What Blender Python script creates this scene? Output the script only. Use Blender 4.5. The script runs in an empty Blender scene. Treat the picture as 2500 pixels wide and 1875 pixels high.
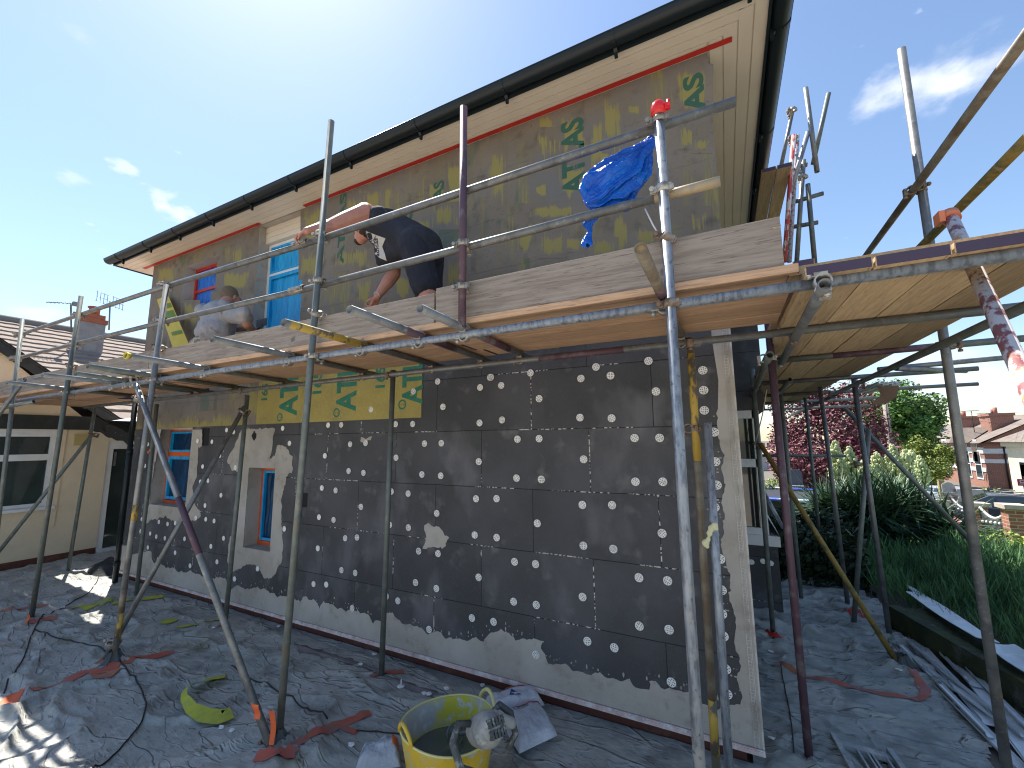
import bpy, math, random
import numpy as np
from mathutils import Vector, Matrix, noise, Quaternion
from mathutils.bvhtree import BVHTree
random.seed(7)
SC = bpy.context.scene
COL = SC.collection
PI = math.pi
R = math.radians
V = Vector

# ---------------------------------------------------------------- camera maths (source photo 2500 x 1875)
CF, CYAW, CPIT, CROL = 1016.83, -.4695, .1354, -.0092
CAM = V((0, 0, 2.05))
_f = V((math.sin(CYAW)*math.cos(CPIT), math.cos(CYAW)*math.cos(CPIT), math.sin(CPIT)))
_r = V((math.cos(CYAW), -math.sin(CYAW), 0))
_u = _r.cross(_f)
CR = math.cos(CROL)*_r + math.sin(CROL)*_u
CU = -math.sin(CROL)*_r + math.cos(CROL)*_u
CFW = _f
def ray(px, py): return CFW + (px-1250)/CF*CR - (py-937.5)/CF*CU
def on(px, py, ax, v):
    d = ray(px, py); i = 'xyz'.index(ax)
    return CAM + d*((v-CAM[i])/d[i])
def dep(px, py, t): return CAM + ray(px, py)*t

cd = bpy.data.cameras.new('camera'); cam = bpy.data.objects.new('camera', cd); COL.objects.link(cam)
m3 = Matrix((CR, CU, -CFW)).transposed()
cam.matrix_world = Matrix.Translation(CAM) @ m3.to_4x4()
cd.sensor_width = 36; cd.lens = 36*CF/2500; cd.clip_start = .05; cd.clip_end = 3000
SC.camera = cam

# ---------------------------------------------------------------- materials
MATS = {}
def mat(name, col, rough=.7, metal=0, layers=(), bump=None, coord='pos', tint=0, spec=.5, trans=0, sss=0, alpha=None):
    """layers: (col2, scale, lo, hi, (sx,sy,sz), detail)"""
    m = bpy.data.materials.new(name); m.use_nodes = True
    N = m.node_tree.nodes; L = m.node_tree.links
    b = N['Principled BSDF']
    b.inputs['Roughness'].default_value = rough; b.inputs['Metallic'].default_value = metal
    b.inputs['Specular IOR Level'].default_value = spec
    if trans: b.inputs['Transmission Weight'].default_value = trans
    if coord == 'pos':
        src = N.new('ShaderNodeNewGeometry').outputs['Position']
    else:
        src = N.new('ShaderNodeTexCoord').outputs['Object' if coord == 'obj' else 'UV']
    def nz(scale, st, detail, rgh=.6):
        mp = N.new('ShaderNodeMapping'); mp.inputs['Scale'].default_value = st
        L.new(src, mp.inputs['Vector'])
        n = N.new('ShaderNodeTexNoise'); n.inputs['Scale'].default_value = scale
        n.inputs['Detail'].default_value = detail; n.inputs['Roughness'].default_value = rgh
        L.new(mp.outputs[0], n.inputs['Vector']); return n.outputs['Fac']
    def ramp(fac, lo, hi):
        r = N.new('ShaderNodeMapRange'); r.inputs['From Min'].default_value = lo; r.inputs['From Max'].default_value = hi
        r.clamp = True; L.new(fac, r.inputs['Value']); return r.outputs['Result']
    cur = None
    def rgb(c): return (c[0], c[1], c[2], 1)
    for ly in layers:
        c2, sc, lo, hi = ly[:4]; st = ly[4] if len(ly) > 4 else (1, 1, 1); dt = ly[5] if len(ly) > 5 else 5
        mx = N.new('ShaderNodeMix'); mx.data_type = 'RGBA'
        L.new(ramp(nz(sc, st, dt), lo, hi), mx.inputs['Factor'])
        if cur is None: mx.inputs['A'].default_value = rgb(col)
        else: L.new(cur, mx.inputs['A'])
        mx.inputs['B'].default_value = rgb(c2); cur = mx.outputs['Result']
    if tint:
        oi = N.new('ShaderNodeObjectInfo'); mr = N.new('ShaderNodeMapRange')
        mr.inputs['To Min'].default_value = 1-tint; mr.inputs['To Max'].default_value = 1+tint
        L.new(oi.outputs['Random'], mr.inputs['Value'])
        hv = N.new('ShaderNodeHueSaturation'); L.new(mr.outputs['Result'], hv.inputs['Value'])
        if cur is None: hv.inputs['Color'].default_value = rgb(col)
        else: L.new(cur, hv.inputs['Color'])
        cur = hv.outputs['Color']
    if cur is None: b.inputs['Base Color'].default_value = rgb(col)
    else: L.new(cur, b.inputs['Base Color'])
    if bump:
        bs, bd = bump[:2]; st = bump[2] if len(bump) > 2 else (1, 1, 1)
        bn = N.new('ShaderNodeBump'); bn.inputs['Distance'].default_value = bd; bn.inputs['Strength'].default_value = 1
        L.new(nz(bs, st, 6), bn.inputs['Height']); L.new(bn.outputs[0], b.inputs['Normal'])
    m['nodes'] = 1
    MATS[name] = m
    return m

def s2l(r, g, b):
    f = lambda c: (c/255/12.92) if c/255 <= .04045 else ((c/255+.055)/1.055)**2.4
    return (f(r), f(g), f(b))

# ---------------------------------------------------------------- mesh builder
class MB:
    def __init__(s): s.v = []; s.f = []; s.uv = {}; s.sm = set()
    def add(s, vs, fs, smooth=False):
        o = len(s.v); s.v += [V(v) for v in vs]
        for f in fs:
            if smooth: s.sm.add(len(s.f))
            s.f.append([i+o for i in f])
        return s
    def box(s, x0, x1, y0, y1, z0, z1):
        vs = [(x, y, z) for x in (x0, x1) for y in (y0, y1) for z in (z0, z1)]
        return s.add(vs, [(0,1,3,2),(4,6,7,5),(0,4,5,1),(2,3,7,6),(0,2,6,4),(1,5,7,3)])
    def obox(s, c, ax, ay, az, bev=0):
        """oriented box: centre c, half vectors"""
        c = V(c); ax = V(ax); ay = V(ay); az = V(az)
        vs = [c+i*ax+j*ay+k*az for i in (-1, 1) for j in (-1, 1) for k in (-1, 1)]
        return s.add(vs, [(0,1,3,2),(4,6,7,5),(0,4,5,1),(2,3,7,6),(0,2,6,4),(1,5,7,3)])
    def quad(s, a, b, c, d): return s.add([a, b, c, d], [(0, 1, 2, 3)])
    def tube(s, p, q, r=.02415, r2=None, n=16, hollow=0, caps=True):
        p = V(p); q = V(q); d = (q-p).normalized()
        a = d.orthogonal().normalized(); b = d.cross(a)
        if r2 is None: r2 = r
        ring = lambda c, rr: [c + rr*(math.cos(2*PI*i/n)*a + math.sin(2*PI*i/n)*b) for i in range(n)]
        o = len(s.v)
        s.v += ring(p, r) + ring(q, r2)
        for i in range(n):
            j = (i+1) % n; s.sm.add(len(s.f)); s.f.append([o+i, o+j, o+n+j, o+n+i])
        if hollow:
            o2 = len(s.v); s.v += ring(p, hollow) + ring(q, hollow)
            for i in range(n):
                j = (i+1) % n; s.sm.add(len(s.f)); s.f.append([o2+i, o2+n+i, o2+n+j, o2+j])
                s.f.append([o+i, o2+i, o2+j, o+j]); s.f.append([o+n+i, o+n+j, o2+n+j, o2+n+i])
        elif caps:
            s.f.append([o+i for i in range(n)][::-1]); s.f.append([o+n+i for i in range(n)])
        return s
    def path(s, pts, r, n=8, caps=True):
        pts = [V(p) for p in pts]
        if not hasattr(r, '__len__'): r = [r]*len(pts)
        a = None; o = len(s.v)
        for k, p in enumerate(pts):
            d = (pts[min(k+1, len(pts)-1)]-pts[max(k-1, 0)]).normalized()
            if a is None: a = d.orthogonal().normalized()
            else: a = (a - d*a.dot(d)).normalized()
            b = d.cross(a)
            s.v += [p + r[k]*(math.cos(2*PI*i/n)*a + math.sin(2*PI*i/n)*b) for i in range(n)]
        for k in range(len(pts)-1):
            for i in range(n):
                j = (i+1) % n; s.sm.add(len(s.f)); s.f.append([o+k*n+i, o+k*n+j, o+(k+1)*n+j, o+(k+1)*n+i])
        if caps:
            s.f.append([o+i for i in range(n)][::-1]); m = o+(len(pts)-1)*n; s.f.append([m+i for i in range(n)])
        return s
    def ball(s, c, r, sc=(1, 1, 1), nu=12, nv=8, rot=None):
        c = V(c); vs = []; fs = []
        for j in range(nv+1):
            t = PI*j/nv
            for i in range(nu):
                p = 2*PI*i/nu
                v = V((math.sin(t)*math.cos(p)*sc[0], math.sin(t)*math.sin(p)*sc[1], math.cos(t)*sc[2]))*r
                if rot is not None: v = rot @ v
                vs.append(c+v)
        for j in range(nv):
            for i in range(nu):
                k = (i+1) % nu; fs.append((j*nu+i, (j+1)*nu+i, (j+1)*nu+k, j*nu+k))
        return s.add(vs, fs, True)
    def capsule(s, p, q, r1, r2, n=12):
        p = V(p); q = V(q); s.ball(p, r1, nu=n); s.ball(q, r2, nu=n)
        s.tube(p, q, r1, r2, n); return s
    def prism(s, pts, ext):
        """closed polygon pts (3-D) extruded by ext"""
        n = len(pts); pts = [V(p) for p in pts]; ext = V(ext)
        s.add(pts + [p+ext for p in pts], [list(range(n))[::-1], [n+i for i in range(n)]] + [[i, (i+1) % n, n+(i+1) % n, n+i] for i in range(n)])
        return s
    def lathe(s, prof, c, n=32, axis=None):
        c = V(c); o = len(s.v); m = len(prof)
        for (r, z) in prof:
            for i in range(n):
                a = 2*PI*i/n; s.v.append(c+V((r*math.cos(a), r*math.sin(a), z)))
        for k in range(m-1):
            for i in range(n):
                j = (i+1) % n; s.sm.add(len(s.f)); s.f.append([o+k*n+i, o+k*n+j, o+(k+1)*n+j, o+(k+1)*n+i])
        return s
    def grid(s, fn, nu, nv, smooth=True):
        o = len(s.v)
        for j in range(nv+1):
            for i in range(nu+1): s.v.append(V(fn(i/nu, j/nv)))
        for j in range(nv):
            for i in range(nu):
                a = o+j*(nu+1)+i
                if smooth: s.sm.add(len(s.f))
                s.f.append([a, a+1, a+nu+2, a+nu+1])
        return s
    def mesh(s, name, m, off=V((0, 0, 0))):
        me = bpy.data.meshes.new(name)
        me.from_pydata([tuple(v-off) for v in s.v], [], s.f)
        for i in s.sm:
            if i < len(me.polygons): me.polygons[i].use_smooth = True
        if m is not None: me.materials.append(m)
        if s.uv:
            ul = me.uv_layers.new(name='UVMap')
            for fi, uvs in s.uv.items():
                p = me.polygons[fi]
                for k, li in enumerate(p.loop_indices): ul.data[li].uv = uvs[k]
        me.update(); return me
    def uvquad(s, a, b, c, d):
        s.uv[len(s.f)] = [(0, 0), (1, 0), (1, 1), (0, 1)]; return s.quad(a, b, c, d)

def link(o, parent=None):
    COL.objects.link(o)
    if parent is not None: o.parent = parent
    return o
def wloc(o):
    p = V(o.location)
    while o.parent is not None: o = o.parent; p += V(o.location)
    return p
def tag(o, label, cat, group=None, kind=None):
    if label: o['label'] = label
    if cat: o['category'] = cat
    if group: o['group'] = group
    if kind: o['kind'] = kind
    return o
def thing(name, label, cat, loc, group=None):
    o = bpy.data.objects.new(name, None); o.empty_display_size = .1; link(o); o.location = loc
    return tag(o, label, cat, group)
def part(root, name, mb, m, kind=None, loc=None):
    """mesh given in world coordinates, linked under root; origin at root (or at loc)"""
    w = wloc(root); off = V(loc) if loc is not None else w
    o = bpy.data.objects.new(name, mb.mesh(name, m, off)); link(o, root); o.location = off-w
    if kind: o['kind'] = kind
    return o
def single(name, mb, m, label=None, cat=None, group=None, kind=None, loc=None):
    if loc is None:
        xs = [v.x for v in mb.v]; ys = [v.y for v in mb.v]; zs = [v.z for v in mb.v]
        loc = V(((min(xs)+max(xs))/2, (min(ys)+max(ys))/2, min(zs)))
    o = bpy.data.objects.new(name, mb.mesh(name, m, V(loc))); link(o); o.location = loc
    return tag(o, label, cat, group, kind)
def bevel(o, w=.004, seg=2):
    md = o.modifiers.new('bevel', 'BEVEL'); md.width = w; md.segments = seg; md.limit_method = 'ANGLE'; return o
def fix_normals(o):
    import bmesh
    bm = bmesh.new(); bm.from_mesh(o.data); bmesh.ops.recalc_face_normals(bm, faces=bm.faces); bm.to_mesh(o.data); bm.free(); return o
def text_tris(s, size=1, off=0, align='LEFT'):
    c = bpy.data.curves.new('t', 'FONT'); c.body = s; c.size = size; c.offset = off; c.align_x = align; c.resolution_u = 4
    o = bpy.data.objects.new('t', c); COL.objects.link(o)
    dg = bpy.context.evaluated_depsgraph_get(); me = bpy.data.meshes.new_from_object(o.evaluated_get(dg))
    vs = [v.co.copy() for v in me.vertices]; fs = [list(p.vertices) for p in me.polygons]
    bpy.data.objects.remove(o); bpy.data.curves.remove(c); bpy.data.meshes.remove(me)
    return vs, fs
def fill2d(loops):
    """2-D outlines (holes allowed) -> verts, faces"""
    c = bpy.data.curves.new('f', 'CURVE'); c.dimensions = '2D'; c.fill_mode = 'BOTH'
    for lp in loops:
        sp = c.splines.new('POLY'); sp.points.add(len(lp)-1); sp.use_cyclic_u = True
        for i, p in enumerate(lp): sp.points[i].co = (p[0], p[1], 0, 1)
    o = bpy.data.objects.new('f', c); COL.objects.link(o)
    dg = bpy.context.evaluated_depsgraph_get(); me = bpy.data.meshes.new_from_object(o.evaluated_get(dg))
    vs = [v.co.copy() for v in me.vertices]; fs = [list(p.vertices) for p in me.polygons]
    bpy.data.objects.remove(o); bpy.data.curves.remove(c); bpy.data.meshes.remove(me)
    return vs, fs
def remesh(mb, voxel, smooth=6):
    me = mb.mesh('tmp', None); o = bpy.data.objects.new('tmp', me); COL.objects.link(o)
    md = o.modifiers.new('r', 'REMESH'); md.mode = 'VOXEL'; md.voxel_size = voxel; md.use_smooth_shade = True
    if smooth:
        m2 = o.modifiers.new('s', 'SMOOTH'); m2.iterations = smooth; m2.factor = .5
    dg = bpy.context.evaluated_depsgraph_get(); e = bpy.data.meshes.new_from_object(o.evaluated_get(dg))
    out = MB(); out.v = [v.co.copy() for v in e.vertices]; out.f = [list(p.vertices) for p in e.polygons]; out.sm = set(range(len(out.f)))
    bpy.data.objects.remove(o); bpy.data.meshes.remove(me); bpy.data.meshes.remove(e)
    return out
def n1(p, s=1): return noise.noise(V(p)*s)

# ---------------------------------------------------------------- sun, sky, view
SUN = V((-.51, .232, 1)).normalized()
w = bpy.data.worlds.new('World'); SC.world = w; w.use_nodes = True
WN = w.node_tree.nodes; WL = w.node_tree.links
bg = WN['Background']
sky = WN.new('ShaderNodeTexSky'); sky.sky_type = 'NISHITA'; sky.sun_disc = False
sky.sun_elevation = math.asin(SUN.z); sky.sun_rotation = math.atan2(SUN.x, SUN.y)
sky.air_density = 1.15; sky.dust_density = .5; sky.ozone_density = 2.4; sky.altitude = 50
tc = WN.new('ShaderNodeTexCoord')
cur = sky.outputs[0]
def cloud(px, py, spread, amt, scale, lo=.45, hi=.62, stretch=(1, 1, 1.8), off=0):
    global cur
    d = ray(px, py).normalized()
    dp = WN.new('ShaderNodeVectorMath'); dp.operation = 'DISTANCE'
    nv = WN.new('ShaderNodeVectorMath'); nv.operation = 'NORMALIZE'; WL.new(tc.outputs['Generated'], nv.inputs[0])
    mp = WN.new('ShaderNodeMapping'); mp.inputs['Scale'].default_value = stretch; mp.inputs['Location'].default_value = (off, off, off)
    WL.new(nv.outputs[0], mp.inputs['Vector'])
    sc2 = WN.new('ShaderNodeVectorMath'); sc2.operation = 'SUBTRACT'; WL.new(nv.outputs[0], sc2.inputs[0]); sc2.inputs[1].default_value = d
    ln = WN.new('ShaderNodeVectorMath'); ln.operation = 'MULTIPLY'; WL.new(sc2.outputs[0], ln.inputs[0]); ln.inputs[1].default_value = (1, 1, 1.7)
    le = WN.new('ShaderNodeVectorMath'); le.operation = 'LENGTH'; WL.new(ln.outputs[0], le.inputs[0])
    mr = WN.new('ShaderNodeMapRange'); mr.inputs['From Min'].default_value = spread; mr.inputs['From Max'].default_value = 0
    mr.inputs['To Min'].default_value = -.25; mr.inputs['To Max'].default_value = .22; WL.new(le.outputs['Value'], mr.inputs['Value'])
    nz = WN.new('ShaderNodeTexNoise'); nz.inputs['Scale'].default_value = scale; nz.inputs['Detail'].default_value = 7; nz.inputs['Roughness'].default_value = .55
    WL.new(mp.outputs[0], nz.inputs['Vector'])
    ad = WN.new('ShaderNodeMath'); ad.operation = 'ADD'; WL.new(nz.outputs['Fac'], ad.inputs[0]); WL.new(mr.outputs[0], ad.inputs[1])
    m2 = WN.new('ShaderNodeMapRange'); m2.inputs['From Min'].default_value = lo; m2.inputs['From Max'].default_value = hi
    m2.inputs['To Max'].default_value = amt; m2.interpolation_type = 'SMOOTHSTEP'; WL.new(ad.outputs[0], m2.inputs['Value'])
    mx = WN.new('ShaderNodeMix'); mx.data_type = 'RGBA'; WL.new(m2.outputs[0], mx.inputs['Factor']); WL.new(cur, mx.inputs['A'])
    mx.inputs['B'].default_value = CLOUD; cur = mx.outputs['Result']
CLOUD = (5.6, 5.8, 6.2, 1)
cloud(2300, 215, .15, .9, 6, .44, .68)
cloud(300, 405, .03, .5, 24, .45, .7); cloud(390, 475, .045, .5, 24, .45, .7); cloud(440, 520, .055, .6, 24, .45, .7); cloud(95, 770, .06, .4, 20, .45, .75)
cloud(2400, 930, .25, .45, 9, .43, .7); cloud(170, 430, .04, .3, 20, .45, .7)
# thin high haze patches, brighter low in the sky as in the photo
WL.new(cur, bg.inputs['Color']); bg.inputs['Strength'].default_value = .1
sl = bpy.data.lights.new('sun', 'SUN'); sl.energy = 5.0; sl.angle = R(.53); sl.color = (1, .95, .87)
so = bpy.data.objects.new('sun', sl); COL.objects.link(so); so.location = (0, 0, 30)
so.rotation_euler = SUN.to_track_quat('Z', 'Y').to_euler()
SC.view_settings.view_transform = 'Standard'; SC.view_settings.look = 'None'; SC.view_settings.gamma = 1
SC.view_settings.exposure = 1.1
SC.cycles.filter_width = 1.15; SC.cycles.max_bounces = 8; SC.cycles.diffuse_bounces = 4
# ================================================================ MATERIALS
galv = mat('galvanised steel', (.21,.215,.215), .48, .5, [((.12,.125,.125), 9, .45, .7), ((.33,.33,.32), 30, .58, .75), ((.30,.27,.22), 5, .58, .78)], (60, .0006), 'obj', tint=.22)
galv_dark = mat('weathered green grey steel', (.13,.15,.14), .55, .4, [((.20,.21,.19), 12, .45, .7), ((.19,.16,.11), 5, .56, .75)], (60, .0006), 'obj', tint=.2)
galv_new = mat('bright galvanised steel', (.30,.335,.385), .5, .4, [((.16,.18,.21), 14, .45, .60, (3,3,.6)), ((.40,.42,.44), 8, .5, .7), ((.12,.13,.15), 34, .60, .68)], (60, .0005), 'obj', tint=.1)
t_brown = mat('brown stained steel', (.16,.12,.08), .6, .3, [((.24,.21,.16), 7, .45, .6)], (50, .0006), 'obj')
t_purple = mat('purple painted steel', (.10,.055,.075), .55, .2, [((.17,.14,.15), 10, .52, .66)], (50, .0006), 'obj')
t_yellow = mat('yellow flaking paint', (.46,.30,.05), .6, .1, [((.13,.11,.08), 16, .50, .56, (1,1,.5))], (40, .001), 'obj')
t_ochre = mat('ochre mossy steel', (.25,.17,.04), .65, .2, [((.10,.10,.04), 9, .48, .62), ((.30,.22,.10), 30, .55, .66)], (50, .0008), 'obj')
t_peel = mat('peeling white and red paint', (.62,.58,.57), .6, 0, [((.26,.09,.10), 22, .50, .56, (1,1,.6)), ((.55,.27,.10), 9, .60, .66), ((.30,.30,.29), 60, .60, .66)], (50, .0012), 'obj')
t_redwhite = mat('red and white paint', (.45,.07,.07), .6, 0, [((.62,.60,.60), 26, .5, .55, (1,1,.35)), ((.13,.35,.42), 8, .62, .66)], (50, .001), 'obj')
rusty = mat('rusty coupler steel', (.20,.13,.09), .7, .3, [((.34,.32,.28), 25, .45, .65)], (90, .001), 'obj')
zinc = mat('zinc coupler steel', (.42,.40,.36), .5, .5, [((.24,.17,.11), 22, .5, .66)], (90, .001), 'obj', tint=.3)
wood_u = mat('scaffold board underside', (.50,.335,.20), .75, 0, [((.40,.26,.15), 6, .42, .62, (1,1,1)), ((.30,.20,.12), 3, .58, .72)], None, 'obj', tint=.16)
def wood(name, axis, a, b, c, tint=.15):
    st = (.6, 9, 9) if axis == 'x' else (9, .6, 9)
    return mat(name, a, .8, 0, [(b, 5, .40, .62, st), (c, 12, .58, .68, st), (tuple(k*.45 for k in a), 2.2, .70, .74, (1.6,1.6,1.6)), (c, 30, .60, .72, (.4,6,6) if axis=='x' else (6,.4,6))], (14, .0012, st), 'obj', tint=tint)
wood_x = wood('orange pine board', 'x', (.55,.35,.21), (.42,.255,.155), (.28,.175,.11), .25)
wood_y = wood('tan pine board', 'y', (.52,.375,.215), (.40,.28,.165), (.27,.185,.11), .32)
wood_grey = wood('dusty grey toe board', 'x', (.335,.275,.225), (.235,.185,.15), (.16,.12,.095), .06)
band_m = mat('purple end band', (.075,.05,.085), .5, .3, [((.35,.35,.36), 30, .66, .72)], (60, .0008), 'obj')
black_pvc = mat('black gutter plastic', (.012,.018,.022), .35, 0, (), None, 'pos', spec=.3)
soffit_m = mat('cream soffit plastic', (.72,.64,.53), .5, 0, [((.66,.585,.485), 2, .4, .7)], None, 'pos')
white_pvc = mat('white upvc', (.72,.73,.74), .35, 0, [((.62,.62,.62), 4, .45, .7)], None, 'pos')
grey_coat_c = (.205,.18,.15)
basecoat = mat('grey cement basecoat', (.375,.34,.295), .9, 0, [((.43,.395,.35), 3.5, .42, .66), ((.30,.26,.215), 9, .55, .72), ((.22,.2,.18), 60, .64, .72), ((.45,.42,.38), 1.3, .50, .62)], (45, .002), 'pos')
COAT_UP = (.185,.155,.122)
red_tape = mat('red masking tape', (.52,.03,.02), .45, 0, [((.42,.025,.02), 6, .4, .7)], (40, .001), 'pos')
orange_tape = mat('orange tape', (.70,.12,.03), .5, 0, [((.58,.09,.025), 5, .4, .7)], (30, .001), 'pos')
tape_dusty = mat('dusty red tape on sheet', (.46,.105,.07), .7, 0, [((.24,.16,.145), 5, .44, .62), ((.40,.16,.08), 9, .5, .66)], (30, .002), 'pos')
film_blue = mat('blue masking film', (.005,.30,.66), .3, 0, [((.01,.42,.78), 3, .40, .6, (6,1,.7)), ((.0,.20,.5), 5, .55, .7, (5,1,.6))], (9, .02, (5,1,.5)), 'pos')
film_dark = mat('dark blue glass under film', (.002,.03,.085), .3, 0, [((.0,.07,.17), 2.2, .50, .68, (4,1,.7))], (6, .006, (4,1,.6)), 'pos', spec=.25)
film_royal = mat('royal blue film', (.01,.13,.62), .3, 0, [((.02,.24,.78), 3, .42, .6, (5,1,.8)), ((.0,.06,.35), 6, .55, .7, (5,1,.6))], (9, .03, (5,1,.6)), 'pos')
brown_paint = mat('oxide red plinth paint', (.115,.035,.025), .8, 0, [((.17,.075,.055), 5, .5, .68), ((.06,.03,.025), 12, .55, .7)], (30, .003), 'pos')
pink_trim = mat('pink white base trim', (.62,.47,.45), .6, 0, [((.4,.33,.31), 8, .5, .65), ((.7,.66,.64), 14, .5, .62)], None, 'pos')
washer_m = mat('white insulation washer', (.84,.82,.78), .6, 0, [((.58,.55,.5), 30, .5, .7)], None, 'pos')
hole_m = mat('dark hole', (.012,.012,.013), .9)
green_ink = mat('green mesh lettering', (.025,.16,.10), .8, 0, [((.045,.2,.12), 12, .45, .65)], None, 'pos')
yellow_mesh = mat('yellow fibreglass mesh', (.37,.30,.085), .85, 0, [((.30,.245,.08), 5, .42, .66), ((.42,.35,.11), 40, .5, .7)], (260, .001), 'pos')

def masked(name, col, base, comb=60, thr=.5, amt=.55):
    """mesh patch showing through troweled basecoat, ragged towards its edges (uv)"""
    m = mat(name, col, .88, 0, [], (45, .0015))
    N = m.node_tree.nodes; L = m.node_tree.links; b = N['Principled BSDF']
    geo = N.new('ShaderNodeNewGeometry'); uv = N.new('ShaderNodeTexCoord')
    def nz(scale, st, det):
        mp = N.new('ShaderNodeMapping'); mp.inputs['Scale'].default_value = st; L.new(geo.outputs['Position'], mp.inputs['Vector'])
        n = N.new('ShaderNodeTexNoise'); n.inputs['Scale'].default_value = scale; n.inputs['Detail'].default_value = det
        L.new(mp.outputs[0], n.inputs['Vector']); return n.outputs['Fac']
    def math_(op, a, bb):
        n = N.new('ShaderNodeMath'); n.operation = op
        for i, x in enumerate((a, bb)):
            if isinstance(x, (int, float)): n.inputs[i].default_value = x
            else: L.new(x, n.inputs[i])
        return n.outputs[0]
    sp = N.new('ShaderNodeSeparateXYZ'); L.new(uv.outputs['UV'], sp.inputs[0])
    eu = math_('MINIMUM', sp.outputs[0], math_('SUBTRACT', 1, sp.outputs[0]))
    ev = math_('MINIMUM', sp.outputs[1], math_('SUBTRACT', 1, sp.outputs[1]))
    e = math_('MULTIPLY', math_('MINIMUM', math_('MULTIPLY', eu, 3.2), math_('MULTIPLY', ev, 2.6)), 1)
    e = math_('MINIMUM', e, 1)
    n_a = nz(9, (1, 1, .4), 6); n_b = nz(comb, (1, 1, .04), 1)
    sc = math_('ADD', math_('ADD', math_('MULTIPLY', n_a, 1.25), math_('MULTIPLY', n_b, amt)), math_('MULTIPLY', math_('SUBTRACT', e, 1), .62))
    mr = N.new('ShaderNodeMapRange'); mr.inputs['From Min'].default_value = thr+.13; mr.inputs['From Max'].default_value = thr+.30; L.new(sc, mr.inputs['Value'])
    # base colour reproduces the basecoat around it
    def coat():
        cur = None
        for (c2, s_, lo, hi) in (((.225,.19,.152), 2.2, .42, .66), ((.125,.108,.086), 7, .55, .72), ((.10,.09,.08), 60, .64, .72), ((.17,.16,.15), 1.1, .50, .62)):
            r_ = N.new('ShaderNodeMapRange'); r_.inputs['From Min'].default_value = lo; r_.inputs['From Max'].default_value = hi; L.new(nz(s_, (1, 1, 1), 5), r_.inputs['Value'])
            mx = N.new('ShaderNodeMix'); mx.data_type = 'RGBA'; L.new(r_.outputs[0], mx.inputs['Factor'])
            if cur is None: mx.inputs['A'].default_value = (*COAT_UP, 1)
            else: L.new(cur, mx.inputs['A'])
            mx.inputs['B'].default_value = (*c2, 1); cur = mx.outputs['Result']
        return cur
    mx = N.new('ShaderNodeMix'); mx.data_type = 'RGBA'; L.new(mr.outputs[0], mx.inputs['Factor']); L.new(coat(), mx.inputs['A'])
    mx.inputs['B'].default_value = (*col, 1); L.new(mx.outputs['Result'], b.inputs['Base Color'])
    return m
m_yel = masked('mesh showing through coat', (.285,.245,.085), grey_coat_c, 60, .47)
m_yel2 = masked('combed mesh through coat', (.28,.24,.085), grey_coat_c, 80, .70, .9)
m_grn = masked('lettering through coat', (.04,.115,.08), grey_coat_c, 55, .48)

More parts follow.
